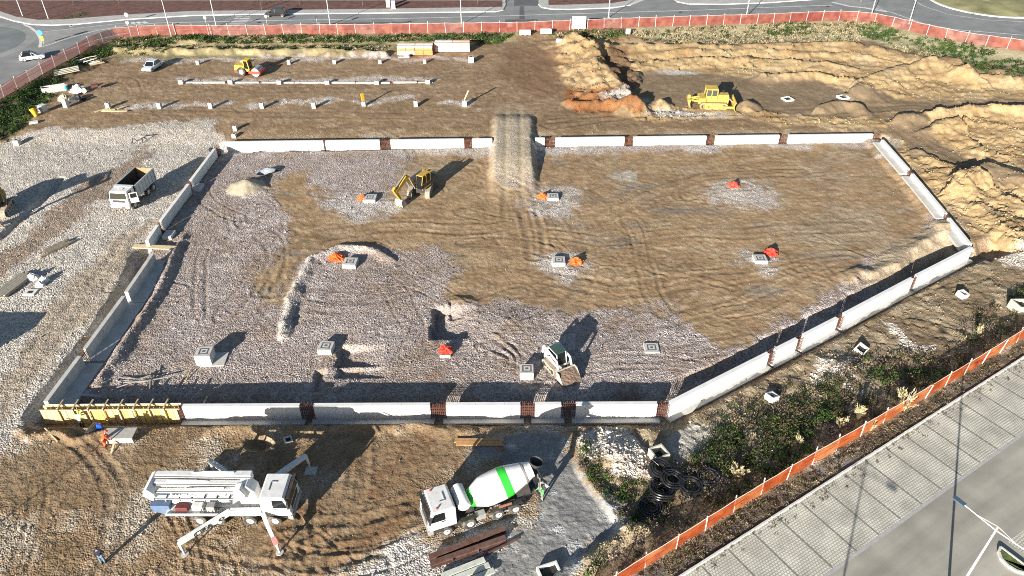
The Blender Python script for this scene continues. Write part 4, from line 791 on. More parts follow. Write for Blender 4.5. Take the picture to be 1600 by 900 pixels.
def truck_cab(root, xb, xf, zb, zt, wd, paint, door_open=False, visor=True, beacons=False):
    """cab-over cab between xb (back) and xf (front)"""
    h = zt - zb; hw = wd / 2; zw = zb + h * 0.46
    prof = [(xb, zb), (xf - .05, zb), (xf, zb + .25), (xf - .02, zw), (xf - .28, zt - .10), (xf - .42, zt), (xb + .12, zt), (xb, zt - .15)]
    c = MB().prism(prof, -hw, hw, top=(zw + .01, .10)).build('cab', paint, root, bevel=0.05)
    g = MB(); x0, z0, x1, z1 = xf + .0, zw + .03, xf - .245, zt - .16
    g.add([(x0, -hw + .14, z0), (x0, hw - .14, z0), (x1 + .02, hw - .22, z1), (x1 + .02, -hw + .22, z1)], [(0, 1, 2, 3)]); g.build('windscreen', GLASS, c)
    for s in (-1, 1):
        if door_open and s == door_open:
            d = MB(); ang = R(62); hx = xf - .35; dx = -math.cos(ang) * 1.0; dy = math.sin(ang) * 1.0
            P = lambda t, z, o=0: (hx + dx * t + o * math.sin(ang), s * (hw + .02 + dy * t + o * math.cos(ang)), z)
            d.add([P(0, zb + .15), P(1, zb + .15), P(1, zt - .15), P(0.1, zt - .15), P(0, zb + .15, .06), P(1, zb + .15, .06), P(1, zt - .15, .06), P(0.1, zt - .15, .06)], [(0, 1, 2, 3), (7, 6, 5, 4), (0, 4, 5, 1), (1, 5, 6, 2), (2, 6, 7, 3), (3, 7, 4, 0)])
            dd = d.build('door', paint, root); k = MB(); k.add([P(.16, zw + .05, .07), P(.9, zw + .05, .07), P(.9, zt - .25, .07), P(.2, zt - .25, .07)], [(0, 1, 2, 3)]); k.add([P(.16, zw + .05, -.01), P(.9, zw + .05, -.01), P(.9, zt - .25, -.01), P(.2, zt - .25, -.01)], [(0, 1, 2, 3)]); k.build('door_window', GLASS, dd)
            op = MB(); op.add([(xf - .3, s * (hw + .006), zb + .2), (xf - 1.25, s * (hw + .006), zb + .2), (xf - 1.25, s * (hw - .075), zt - .2), (xf - .5, s * (hw - .075), zt - .2)], [(0, 1, 2, 3)]); op.build('door_opening', CHAS, c); continue
        f = lambda z: s * (hw + .012 - .10 * (z - zw) / (zt - .10 - zw)); w_ = MB()
        w_.add([(xf - .16, f(zw + .04), zw + .04), (xf - 1.2, f(zw + .04), zw + .04), (xf - 1.2, f(zt - .24), zt - .24), (xf - .42, f(zt - .24), zt - .24)], [(0, 1, 2, 3)]); w_.build('side_window', GLASS, c)
        mr = MB(); mr.box(xf - .12, xf + .02, s * (hw + .08) - .10, s * (hw + .08) + .10, zw + .1, zt - .35); mr.beam((xf - .1, s * hw * .95, zt - .3), (xf - .05, s * (hw + .1), zt - .4), .04, .04); mr.build('mirror', CHAS, root)
        hl = MB(); hl.box(xf - .02, xf + .05, s * hw * .8 - .2, s * hw * .8 + .2, zb + .12, zb + .30); hl.build('headlight', LAMP, root)
        hd = MB(); hd.box(xf - 1.15, xf - .95, s * hw - .01, s * hw + .03, zw - .12, zw - .06); hd.build('door_handle', CHAS, c)
    sm = MB()
    for s in (-1, 1): sm.box(xf - 1.24, xf - 1.225, s * hw - .004, s * hw + .004, zb + .05, zw); sm.box(xf - 1.0, xf - .3, s * hw - .006, s * hw + .03, zb - .3, zb - .04)
    sm.build('door_steps', CHAS, c)['kind'] = 'stuff'
    gr = MB(); gr.box(xf - .01, xf + .03, -hw * .62, hw * .62, zb + .35, zw - .1); gr.build('grille', CHAS, c)
    bp = MB(); bp.box(xf - .3, xf + .10, -hw, hw, zb - .42, zb - .02); bp.build('bumper', paint if not visor else GREYM, root, bevel=.04)
    if visor:
        v = MB(); v.beam((xf - .02, -hw + .1, zt - .02), (xf - .02, hw - .1, zt - .02), .22, .03); v.build('sun_visor', CHAS, c)
    rv = MB(); rv.box(xb + .55, xb + .6, -.45, .35, zt, zt + .05); rv.box(xb + .6, xb + 1.0, .30, .35, zt, zt + .05); rv.build('roof_rail', GREYM, c)
    for s in ((-.7, .7) if beacons else ()): MB().lathe((xf - .75, s * hw, zt), (0, 0, 1), [(0, .07), (.12, .07), (.16, .01)], 10).build('beacon', mat('amber', (.45, .06, .03), .3), c, smooth=True)
    return c

# ---- concrete pump truck
def pump_truck():
    r = empty('concrete_pump_truck', 'white concrete pump truck with folded boom and spread outriggers', 'pump truck', (-21.26, 34.75, 0.0), 0.0)
    X0, Y0 = r.location.x, r.location.y
    box_part('chassis', (-4.1, 5.0, -.45, .45, .75, 1.05), CHAS, r)
    truck_cab(r, 3.15, 5.25, 1.15, 3.05, 2.45, WHITE)
    for x in (3.9, 2.06, -.25, -1.62):
        for s in (-1.05, 1.05): wheel(r, x, s, .52, .34)
        box_part('mudguard', (x - .6, x + .6, -1.2, -.85, 1.08, 1.13), CHAS, r); box_part('mudguard', (x - .6, x + .6, .85, 1.2, 1.08, 1.13), CHAS, r)
    deck = box_part('deck', (-3.9, 2.7, -1.22, 1.22, 1.14, 1.30), WHITE2, r, .02)
    box_part('walkway', (-3.5, 1.2, -1.20, -.55, 1.305, 1.34), mat('walkway_plate', (.42, .42, .40), .6, .2, var=.2, dirt=.4), deck)
    box_part('side_rail', (-3.9, 1.4, -1.25, -1.2, 1.3, 1.42), WHITE2, deck)
    h = MB(); h.prism([(-5.0, 1.1), (-4.2, .8), (-3.7, .8), (-3.7, 1.7), (-5.1, 1.7)], -.8, .8); h.build('hopper', mat('hopper_blue', (.09, .16, .28), .5, dirt=.5), r, bevel=.03)
    p = MB(); p.cyl((-3.6, -.25, 1.6), (.6, -.25, 1.75), .17, n=12); p.cyl((-3.6, .25, 1.6), (.6, .25, 1.75), .17, n=12); p.build('pump_cylinders', WHITE2, r, smooth=True)
    box_part('water_tank', (-2.0, -1.2, -.95, -.45, 1.36, 1.85), WHITE2, r, .05); box_part('tool_box', (-3.2, -2.3, -1.0, -.5, 1.36, 1.75), mat('box_maroon', (.12, .03, .03), .6), r, .03); box_part('control_box', (-.9, -.3, -1.05, -.5, 1.36, 1.9), GREYM, r, .03)
    t = MB(); 
    for k in range(5): t.tube([(-1.4 + .3 * k, -1.1, 1.36), (-1.2 + .25 * k, -.8 - .05 * k, 1.75), (-.6 + .2 * k, -.75, 1.5), (.2 + .1 * k, -1.0, 1.4)], .035, 6)
    t.build('hoses', CHAS, r, smooth=True)
    tr = MB(); tr.prism([(1.4, 1.3), (2.8, 1.3), (2.7, 2.9), (2.2, 3.55), (1.6, 3.5), (1.5, 2.4)], -.5, .5); tr.build('turret', WHITE2, r, bevel=.06)
    # folded boom: four sections side by side and stacked
    secs = [((2.35, .55, 3.45), (-4.55, .55, 3.55), .50, .62), ((-4.75, .0, 3.35), (1.9, .0, 3.25), .38, .50), ((1.7, -.45, 3.1), (-4.5, -.45, 3.05), .30, .38), ((-4.3, -.80, 2.75), (1.4, -.80, 2.70), .24, .28)]
    for a, b_, w_, hh in secs:
        s = MB(); s.beam(a, b_, w_, hh, w_ * .85, hh * .8); bs = s.build('boom_section', WHITE2, r, bevel=.03)
        t = MB(); off = Vector((0, -w_ / 2 - .06, hh * .22)); t.tube([Vector(a) + off, Vector(b_) + off], .062, 8); t.build('delivery_pipe', mat('pipe_grey', (.22, .22, .22), .5, .2), bs, smooth=True)
        t = MB(); q = Vector(a).lerp(Vector(b_), .18) + Vector((0, 0, hh * .62)); q2 = Vector(a).lerp(Vector(b_), .5) + Vector((0, 0, hh * .62)); t.cyl(q, q2, .075, n=10); t.cyl(q2, Vector(a).lerp(Vector(b_), .62) + Vector((0, 0, hh * .5)), .04, n=8); t.build('boom_cylinder', WHITE2, bs, smooth=True)
    k = MB(); k.prism([(-5.15, 3.0), (-4.6, 2.5), (-4.2, 2.6), (-4.3, 3.2), (-4.7, 3.75), (-5.0, 3.55)], -.95, .8); k.build('boom_knuckle', WHITE2, r, bevel=.05)
    k = MB(); k.prism([(1.2, 2.55), (1.9, 2.5), (2.2, 3.1), (1.9, 3.7), (1.4, 3.5)], -.95, -.2); k.build('boom_knuckle', WHITE2, r, bevel=.05)
    br = MB()
    for x in (-3.6, -2.2, -.8, .6): br.beam((x, -1.0, 2.6), (x, .8, 2.75), .07, .12)
    br.beam((-3.6, -.1, 1.3), (-3.6, -.1, 3.0), .12, .12); br.build('boom_rest', WHITE2, r)
    bs = MB()
    for x in np.arange(-4.4, 1.2, .9): bs.box(x, x + .05, -1.0, -.66, 2.55, 2.92)
    bs.build('pipe_clamps', CHAS, r)
    # outriggers
    def arm(name, pts, w_, hh, foot, pad=True, m=WHITE2):
        o = MB(); P = [Vector((p[0] - X0, p[1] - Y0, p[2])) for p in pts]
        for i in range(len(P) - 1):
            f = 1 - .12 * i; f2 = 1 - .12 * (i + 1); o.beam(P[i], P[i + 1], w_ * f, hh * f, w_ * f2, hh * f2)
        ob = o.build(name, m, r, bevel=.025); q = P[-1]; ft = Vector((foot[0] - X0, foot[1] - Y0, 0))
        l = MB(); l.cyl(q + Vector((0, 0, .05)), (q + ft) / 2, .11, n=10); l.cyl((q + ft) / 2, ft + Vector((0, 0, .05)), .075, n=10); l.cyl(ft, ft + Vector((0, 0, .06)), .28, n=14); l.build('support_leg', m, ob, smooth=True)
        if pad: l = MB(); l.box(ft.x - .45, ft.x + .45, ft.y - .4, ft.y + .4, -.04, .05); l.build('support_pad', mat('pad_grey', (.38, .39, .40), .7), ob)
        return ob, P
    ob, P = arm('outrigger', [(-18.1, 33.62, 1.55), (-20.4, 33.60, 1.6), (-23.25, 31.10, 1.42)], .40, .50, (-23.22, 31.15), pad=False)
    # lettering on the swung-out arm
    cu = bpy.data.curves.new('lettering', 'FONT'); cu.body = 'CIFA'; cu.size = .62; cu.extrude = .006; cu.align_x = 'CENTER'; cu.align_y = 'CENTER'; cu.space_character = 1.05; cu.offset = 0.012
    tmp = bpy.data.objects.new('tmp', cu); col.objects.link(tmp); dg = bpy.context.evaluated_depsgraph_get(); me = bpy.data.meshes.new_from_object(tmp.evaluated_get(dg)); bpy.data.objects.remove(tmp)
    me.materials.clear(); me.materials.append(DARK); lt = bpy.data.objects.new('lettering', me); col.objects.link(lt); lt.parent = ob
    A, B = P[2], P[1]; d = (B - A).normalized(); n = Vector((d.y, -d.x, 0)).normalized(); up = n.cross(d); Mx = Matrix((d, up, n)).transposed().to_4x4(); mid = A.lerp(B, .44) + n * .205 + up * -.01
    lt.matrix_local = Matrix.Translation(mid) @ Mx
    rg = MB(); c2 = A.lerp(B, .80) + n * .203
    rg.add([c2 + d * (rr * math.cos(t)) * 1.25 + up * (rr * math.sin(t)) for rr in (.16, .09) for t in [k_ * math.pi / 8 for k_ in range(16)]], [(i, (i + 1) % 16, (i + 1) % 16 + 16, i + 16) for i in range(16)]); rg.build('emblem_ring', DARK, ob)
    arm('outrigger', [(-18.0, 33.45, 1.5), (-17.35, 32.4, 1.25), (-16.6, 31.35, .85)], .30, .36, (-16.52, 31.30), pad=False)
    arm('outrigger', [(-18.5, 36.0, 1.55), (-17.2, 37.6, 1.6), (-16.1, 38.82, 1.6)], .42, .42, (-15.92, 38.65))
    arm('outrigger', [(-20.6, 36.0, 1.5), (-22.2, 37.55, 1.45), (-23.55, 38.5, 1.4)], .36, .42, (-23.45, 38.4), pad=False)
    rd = MB(); Bp = Vector((-16.9 - X0, 31.75 - Y0, 1.03)); rd.beam(Bp, Bp + Vector((.3, -.42, -.16)), .31, .34); rd.build('warning_stripe', mat('stripe_pale_red', (.55, .25, .22), .5), r)
pump_truck()

# ---- concrete mixer truck
def mixer_truck():
    hd = R(-158.6); f = Vector((math.cos(hd), math.sin(hd))); l = Vector((-f.y, f.x))
    fw_ = Vector((-4.79, 32.75))                              # front left wheel (camera side) contact
    o = fw_ - f * 3.1 - l * 1.05
    r = empty('concrete_mixer_truck', 'white concrete mixer truck with a green stripe round its drum', 'mixer truck', (o.x, o.y, 0), hd)
    box_part('chassis', (-4.2, 3.9, -.45, .45, .7, 1.0), CHAS, r)
    truck_cab(r, 2.25, 4.3, 1.1, 2.95, 2.4, WHITE, beacons=True)
    for x in (3.1, 1.3, -.9, -2.25):
        for s in (-1.05, 1.05): wheel(r, x, s, .52, .36); box_part('mudguard', (x - .58, x + .58, s - .18, s + .18, 1.07, 1.11), CHAS, r)
    t = MB(); t.lathe((1.55, -1.0, 2.35), (0, 1, 0), [(0, .01), (.02, .38), (.12, .48), (1.85, .48), (1.97, .38), (2.0, .01)], 22); t.build('water_tank', WHITE, r, smooth=True)
    A = Vector((1.05, 0, 1.85)); B = Vector((-4.0, 0, 3.0)); ax = (B - A).normalized(); Ln = (B - A).length
    pr = [(-.05, .35), (0, .55), (1.2, 1.12), (1.6, 1.18), (2.7, 1.2), (3.2, 1.15), (4.5, .82), (Ln - .18, .62), (Ln, .60), (Ln, .45)]
    d = MB(); d.lathe(A, ax, pr, 40); dr = d.build('drum', WHITE, r, smooth=True)
    rad = lambda s: float(np.interp(s, [p[0] for p in pr], [p[1] for p in pr]))
    d = MB(); d.lathe(A, ax, [(s, rad(s) + .008) for s in np.linspace(2.72, 3.32, 6)], 40); d.build('drum_stripe', GREEN, dr, smooth=True)
    d = MB(); d.lathe(A, ax, [(s, rad(s) + .008) for s in np.linspace(.05, .42, 3)], 40); d.build('drum_stripe', GREEN, dr, smooth=True)
    d = MB(); d.lathe(A, ax, [(s, rad(s) + .03) for s in (4.45, 4.6)], 40); d.build('drum_ring', GREYM, dr, smooth=True)
    pd = MB(); pd.prism([(1.3, .9), (.7, .9), (.75, 1.7), (1.25, 1.7)], -.5, .5); pd.build('front_pedestal', CHAS, r); pd = MB(); pd.prism([(-2.6, .9), (-3.8, .9), (-3.5, 2.3), (-3.1, 2.3)], -.55, .55); pd.build('rear_pedestal', CHAS, r)
    hp = MB(); hp.lathe(B + ax * .15 + Vector((-.1, 0, .1)), Vector((-.25, 0, 1)), [(0, .25), (.55, .55), (.58, .52), (.1, .2)], 18); hp.build('hopper', CHAS, r, smooth=True)
    ch = MB(); ch.beam((-4.3, .1, 2.1), (-5.1, .5, 1.2), .5, .08); ch.beam((-4.3, .34, 2.2), (-5.1, .74, 1.3), .05, .24); ch.beam((-4.3, -.14, 2.2), (-5.1, .26, 1.3), .05, .24); ch.build('chute', GREYM, r)
    ld = MB()
    for s in (.62, 1.0): ld.beam((-4.45, s, .7), (-4.25, s, 3.0), .05, .05)
    for z in np.arange(.85, 2.9, .28): ld.beam((-4.44 + (z - .7) * .087, .62, z), (-4.44 + (z - .7) * .087, 1.0, z), .035, .035)
    ld.build('ladder', GREYM, r)
    rl = MB(); rl.tube([(-4.25, -.7, 2.6), (-4.3, -.7, 3.3), (-4.3, 1.0, 3.3), (-4.25, 1.0, 2.7)], .03, 6); rl.box(-4.6, -3.9, -.7, 1.0, 2.5, 2.55); rl.build('platform', CHAS, r)
    box_part('rear_lamp_bar', (-4.35, -4.25, -1.1, 1.1, .75, .95), CHAS, r); box_part('side_bar', (-3.0, -.2, 1.12, 1.16, .62, .72), GREYM, r); box_part('fuel_tank', (-.0, .75, .6, 1.15, .55, 1.05), GREYM, r, .05); box_part('battery_box', (1.9, 2.4, .6, 1.1, .6, 1.1), CHAS, r, .03)
    box_part('side_panel', (-2.0, -1.0, 1.08, 1.12, 1.15, 1.4), mat('panel_rust', (.22, .10, .07), .7), r)
mixer_truck()

# ---- tipper truck
def tipper():
    hd = R(-95); r = empty('dump_truck', 'white dump truck with empty dark bed and open cab door', 'truck', (-47.85, 82.6, H(-47.85, 82.6)), hd)
    box_part('chassis', (-3.3, 3.1, -.45, .45, .7, 1.0), CHAS, r)
    truck_cab(r, 1.55, 3.45, 1.1, 2.75, 2.4, WHITE, door_open=1, visor=False)
    for x in (2.3, -1.1, -2.45):
        for s in (-1.02, 1.02): wheel(r, x, s, .52, .36)
    BG = mat('bed_grey', (.36, .40, .44), .6, .1, var=.12, dirt=.4); BI = mat('bed_inner', (.04, .038, .036), .9, var=.3, dirt=.4, dirtc=(.08, .07, .06)); RUST = mat('bed_rust', (.34, .20, .10), .85, var=.35, scale=2.5, dirt=.5, dirtc=(.5, .36, .2))
    box_part('bed_floor', (-3.45, 1.3, -1.2, 1.2, 1.12, 1.25), BI, r)
    for s in (-1, 1):
        w_ = box_part('bed_side', (-3.45, 1.35, s * 1.2 - .05, s * 1.2 + .05, 1.12, 2.75), BG, r, .01)
        rb = MB()
        for x in np.arange(-3.3, 1.3, .75): rb.box(x, x + .1, s * 1.28 - .04, s * 1.28 + .04, 1.15, 2.7)
        rb.box(-3.45, 1.35, s * 1.28 - .05, s * 1.28 + .05, 2.65, 2.76); rb.build('bed_rib', BG, w_)
        MB().box(-3.4, 1.3, s * 1.13 - .01, s * 1.13 + .01, 1.26, 2.7).build('bed_lining', BI, w_)
    box_part('bed_front', (1.25, 1.35, -1.14, 1.14, 1.12, 2.75), BI, r); box_part('tail_gate', (-3.52, -3.40, -1.14, 1.14, 1.12, 2.7), RUST, r)
    MB().prism([(1.35, 2.7), (1.95, 2.78), (1.95, 2.82), (1.35, 2.8)], -1.15, 1.15).build('bed_shield', WHITE, r)
    box_part('number_plate', (3.555, 3.565, .18, .62, .72, .95), mat('plate_red', (.5, .06, .05), .5), r)
tipper()

# ---- crawler excavators
def track(root, x0, x1, y, wd, h, m, name='track', rollers=True):
    t = MB(); n = 10; rr = h / 2; prof = []
    for k in range(n + 1): a = math.pi / 2 - math.pi * k / n; prof.append((x1 - rr + rr * math.cos(a), rr + rr * math.sin(a)))
    for k in range(n + 1): a = -math.pi / 2 - math.pi * k / n; prof.append((x0 + rr + rr * math.cos(a), rr + rr * math.sin(a)))
    t.prism(prof, y - wd / 2, y + wd / 2); o = t.build(name, m, root)
    s = MB()
    for x in np.arange(x0 + rr, x1 - rr, .17): s.box(x, x + .09, y - wd / 2 - .01, y + wd / 2 + .01, h - .01, h + .03)
    for side, cx in ((1, x1 - rr), (-1, x0 + rr)):
        for k in range(-3, 4):
            a = k * .42; c = Vector((cx + side * (rr + .01) * math.cos(a), y, rr + (rr + .01) * math.sin(a))); s.beam(c - Vector((0, wd / 2 + .01, 0)), c + Vector((0, wd / 2 + .01, 0)), .08, .05)
    s.build('track_shoes', m, o)
    if rollers:
        k = MB()
        for sd in (-1, 1):
            for x in np.linspace(x0 + rr, x1 - rr, 5): k.cyl((x, y + sd * wd * .4, rr * .95), (x, y + sd * (wd / 2 + .03), rr * .95), rr * (.62 if x in (x0 + rr, x1 - rr) else .3), n=12)
        k.build('track_rollers', CHAS, o, smooth=True)
    return o
def excavator(loc, hd, label, track_hd, boom, name='excavator'):
    r = empty(name, label, 'excavator', (*loc, H(*loc)), hd)
    tr_root = bpy.data.objects.new('undercarriage', None); col.objects.link(tr_root); tr_root.parent = r; tr_root.rotation_euler = (0, 0, track_hd - hd)
    for s in (-1.15, 1.15): track(tr_root, -1.95, 1.95, s, .6, .95, TRKL)
    MB().box(-.9, .9, -.9, .9, .35, .95).build('centre_frame', CHAS, tr_root, bevel=.05)
    MB().cyl((0, 0, .9), (0, 0, 1.15), .75, n=24).build('slew_ring', CHAS, r)
    MB().prism([(-2.3, 1.15), (1.0, 1.15), (1.0, 1.9), (-.4, 2.0), (-2.3, 2.0)], -1.3, 1.3).build('engine_housing', mat('dark_bodywork', (.045, .05, .06), .45, var=.2, dirt=.3), r, bevel=.08)
    cw = MB(); n = 9; pts = [(-2.0 - .75 * math.cos(a), 1.32 * math.sin(a)) for a in np.linspace(-math.pi / 2, math.pi / 2, n)]; cw.add([(p[0], p[1], z) for z in (1.1, 2.05) for p in pts], [tuple(range(n)), tuple(range(2 * n - 1, n - 1, -1))] + [(i, (i + 1) % n, (i + 1) % n + n, i + n) for i in range(n)]); cw.build('counterweight', YEL, r, bevel=.06)
    cb = MB().prism([(-.55, 1.2), (1.25, 1.2), (1.35, 1.9), (1.05, 2.95), (-.55, 2.95)], .35, 1.3, top=(2.0, .05)).build('cab', GLASS, r, bevel=.04)
    MB().box(-.6, 1.1, .36, 1.28, 2.95, 3.05).build('cab_roof', YEL, cb, bevel=.03)
    fr = MB()
    for x, x2 in ((1.37, 1.07), (.35, .35), (-.57, -.57)):
        for y in (.36, 1.29): fr.beam((x, y, 1.9), (x2, y, 2.97), .07, .07)
    for y in (.36, 1.29): fr.beam((-.57, y, 1.25), (1.27, y, 1.25), .1, .12); fr.beam((-.57, y, 1.9), (1.37, y, 1.9), .05, .06)
    fr.build('cab_frame', YEL, cb); MB().cyl((-1.4, -.7, 2.0), (-1.4, -.7, 2.55), .07, n=10).build('exhaust', CHAS, r)
    P = [Vector(p) for p in boom]           # foot, knee, tip, stick end, bucket tip   (x, z at y = -0.1)
    V = lambda p: Vector((p[0], -.1, p[1]))
    b1 = MB(); b1.beam(V(P[0]), V(P[1]), .45, .5, .45, .75); b1.beam(V(P[1]), V(P[2]), .45, .72, .38, .38); bo = b1.build('boom', YEL, r, bevel=.03)
    for s in (-.42, .42): c = MB(); c.cyl(V(P[0]) + Vector((.35, s, -.35)), V(P[1]) + Vector((-.1, s, -.05)), .08, n=10); c.build('boom_cylinder', GREYM, bo, smooth=True)
    c = MB(); c.cyl(V(P[1]) + Vector((.1, 0, .5)), V(P[2]) + Vector((0, 0, .55)), .09, n=10); c.build('stick_cylinder', GREYM, bo, smooth=True)
    d = (V(P[3]) - V(P[2])).normalized(); s_ = MB(); s_.beam(V(P[2]) - d * .7, V(P[3]), .36, .55, .30, .30); s_.build('stick', YEL, r, bevel=.03)
    q = V(P[3]); e = V(P[4]); bk = MB(); fx = Vector((1, 0, 0)); dd = (e - q)
    prof = [(q.x + .25, q.z + .1), (q.x + .45, q.z - .35), (q.x + .25, q.z - .95), (q.x - .25, q.z - 1.2), (q.x - .75, q.z - 1.1), (q.x - .62, q.z - 1.02), (q.x - .22, q.z - 1.05), (q.x + .1, q.z - .85), (q.x + .25, q.z - .4), (q.x + .1, q.z + .05)]
    bk.prism(prof, -.65, .45)
    for y in (-.65, .41): bk.prism([(q.x + .25, q.z + .1), (q.x + .45, q.z - .35), (q.x + .25, q.z - .95), (q.x - .25, q.z - 1.2), (q.x - .75, q.z - 1.1), (q.x - .1, q.z + .0)], y, y + .04)
    bk.build('bucket', mat('bucket_steel', (.42, .36, .29), .7, .1, var=.2, dirt=.5), r)
    tt = MB()
    for y in (-.6, -.35, -.1, .15, .38): tt.beam((q.x - .7, y, q.z - 1.08), (q.x - .95, y, q.z - 1.05), .09, .07, .04, .03)
    tt.build('bucket_teeth', GREYM, r)
    return r
excavator((-11.9, 85.0), R(-119), 'yellow excavator with its bucket lowered in the middle of the pit', R(-93), [(1.2, 1.7), (2.7, 3.35), (5.0, 2.35), (4.25, 1.0), (4, .1)])
g_ = G(-3, 332)
excavator((g_[0], g_[1]), R(-60), 'yellow excavator cut off by the left edge of the photo', R(-75), [(1.2, 1.75), (2.6, 3.9), (4.9, 3.6), (4.3, 1.45), (4, .2)])

# ---- compact track loader
def track_loader():
    hd = R(-60); r = empty('compact_track_loader', 'white compact track loader tipping a gravel filled bucket towards the near wall', 'loader', (4.2, 51.1, H(4.2, 51.1)), hd)
    for s in (-.78, .78): track(r, -1.1, 1.0, s, .42, .72, TRKL)
    MB().prism([(-1.5, .35), (.7, .35), (.75, .9), (-.6, 1.15), (-1.5, 1.35)], -.55, .55).build('body', WHITE, r, bevel=.05)
    cb = MB().prism([(-.75, .9), (.75, .9), (.7, 1.2), (.55, 2.05), (-.75, 2.1)], -.48, .48).build('cab', GLASS, r, bevel=.03)
    MB().box(-.8, .5, -.5, .5, 2.1, 2.16).build('cab_roof', mat('cab_roof_green', (.05, .09, .07), .4), cb)
    fr = MB()
    for s in (-.49, .49): fr.beam((.74, s, .95), (.56, s, 2.1), .07, .07); fr.beam((-.76, s, 1.0), (-.76, s, 2.1), .08, .07); fr.beam((-.76, s, 2.1), (.56, s, 2.1), .07, .07)
    fr.build('cab_frame', WHITE, cb)
    MB().box(-1.55, -1.2, -.55, .55, 1.0, 1.5).build('engine_cover', WHITE, r, bevel=.05)
    for s in (-.72, .72):
        a = MB(); a.beam((-1.45, s, 1.1), (-1.25, s, 2.0), .14, .22); a.beam((-1.25, s, 2.0), (.9, s, 1.7), .13, .2); a.beam((.9, s, 1.75), (1.35, s, .7), .13, .2); ar = a.build('lift_arm', WHITE, r, bevel=.02)
        c = MB(); c.cyl((-.9, s * .86, 1.0), (.3, s * .86, 1.75), .05, n=8); c.build('lift_cylinder', GREYM, ar, smooth=True)
    BS = mat('loader_bucket', (.45, .42, .38), .6, .1, var=.2, dirt=.4)
    b = MB(); b.prism([(1.35, .95), (1.4, .25), (1.6, .1), (2.45, .12), (2.45, .16), (1.65, .16), (1.45, .3), (1.4, .98)], -1.0, 1.0)
    for y in (-1.0, .96): b.prism([(1.38, .95), (1.42, .2), (1.6, .12), (2.45, .14), (1.75, .95)], y, y + .04)
    b.box(1.34, 1.42, -1.0, 1.0, .92, 1.02); bk = b.build('bucket', BS, r)
    g = MB(); nx, ny = 10, 12; vs_ = []
    for i in range(nx + 1):
        for j in range(ny + 1):
            x = 1.42 + 1.25 * i / nx; y = -.94 + 1.88 * j / ny; z = .95 - .75 * (i / nx) ** 1.2 + random.uniform(-.05, .05) - .1 * abs(y); vs_.append((x, y, z))
    g.add(vs_, [(i * (ny + 1) + j, (i + 1) * (ny + 1) + j, (i + 1) * (ny + 1) + j + 1, i * (ny + 1) + j + 1) for i in range(nx) for j in range(ny)])
    g.build('gravel_load', mat('gravel_brown', (.16, .11, .08), .95, var=.5, scale=14, bump=1.0, bscale=18), bk)
    MB().box(-1.58, -1.5, -.5, .5, .5, .9).build('rear_grille', CHAS, r)
track_loader()

# ---- bulldozer
def bulldozer():
    c = G(1112, 172); r = empty('bulldozer', 'big yellow bulldozer with blade and ripper below the sand bank', 'bulldozer', (c[0], c[1] + .3, H(c[0], c[1] + .3)), R(-5))
    for s in (-1.15, 1.15):
        t = track(r, -2.1, 2.2, s, .6, 1.1, mat('dozer_track', (.30, .23, .10), .8, var=.2, dirt=.6, dirtc=(.35, .27, .15)))
        MB().box(-1.6, 1.6, s - .33, s + .33, .35, .75).build('track_frame', YELB, t)
    MB().prism([(-2.3, .7), (2.3, .7), (2.35, 1.9), (.5, 2.0), (.4, 1.6), (-2.3, 1.6)], -.8, .8).build('body', YELB, r, bevel=.05)
    hd = MB().prism([(.4, 1.95), (2.3, 1.9), (2.3, 2.15), (.5, 2.2)], -.65, .65).build('bonnet', YELB, r, bevel=.04)
    MB().cyl((1.5, .2, 2.1), (1.5, .2, 2.7), .08, n=10).build('exhaust', CHAS, hd)
    cb = MB().prism([(-1.3, 1.6), (.45, 1.6), (.35, 3.0), (-1.2, 3.0)], -.85, .85).build('cab', mat('cab_glass', (.06, .07, .06), .1), r)
    MB().box(-1.4, .5, -.95, .95, 3.0, 3.16).build('cab_roof', YELB, cb, bevel=.04)
    fr = MB()
    for x in (-1.3, -.45, .45):
        for y in (-.87, .87): fr.beam((x, y, 1.5), (x * .95, y, 3.05), .12, .12)
    for y in (-.87, .87): fr.box(-1.35, .5, y - .06, y + .06, 1.5, 2.05)
    fr.build('cab_frame', YELB, cb); MB().box(-2.3, -1.3, -1.3, 1.3, 1.15, 1.75).build('fuel_tank', YELB, r, bevel=.06)
    for s in (-1.55, 1.55): MB().beam((-.3, s, .55), (3.1, s, .55), .2, .3).build('push_arm', YELB, r)
    bl = MB(); pr = []
    for k in range(8): a = -1.1 + k * .31; pr.append((3.15 + .35 * (1 - math.cos(a)) * 1.5, .75 + .75 * math.sin(a) * 1.0))
    pr2 = [(x - .12, z) for x, z in reversed(pr)]; bl.prism(pr + pr2, -1.95, 1.95); bl.build('blade', YELB, r)
    for s in (-.5, .5): MB().cyl((2.2, s, 1.7), (3.1, s, 1.0), .09, n=10).build('blade_cylinder', GREYM, r, smooth=True)
    rp = MB(); rp.beam((-2.3, -.5, 1.0), (-3.6, -.5, 1.2), .2, .25); rp.beam((-2.3, .5, 1.0), (-3.6, .5, 1.2), .2, .25); rp.box(-4.0, -3.55, -1.0, 1.0, .95, 1.35); rp.beam((-2.3, 0, 1.6), (-3.7, 0, 1.35), .2, .18); rp.build('ripper_frame', YELB, r, bevel=.02)
    for y in (-.8, 0, .8): MB().prism([(-3.9, 1.3), (-3.6, 1.3), (-3.65, .5), (-3.4, .1), (-3.8, .4)], y - .06, y + .06).build('ripper_shank', YELB, r)
    MB().box(-3.98, -3.6, -.25, .25, 1.35, 1.85).build('ripper_cylinder', YELB, r)
bulldozer()

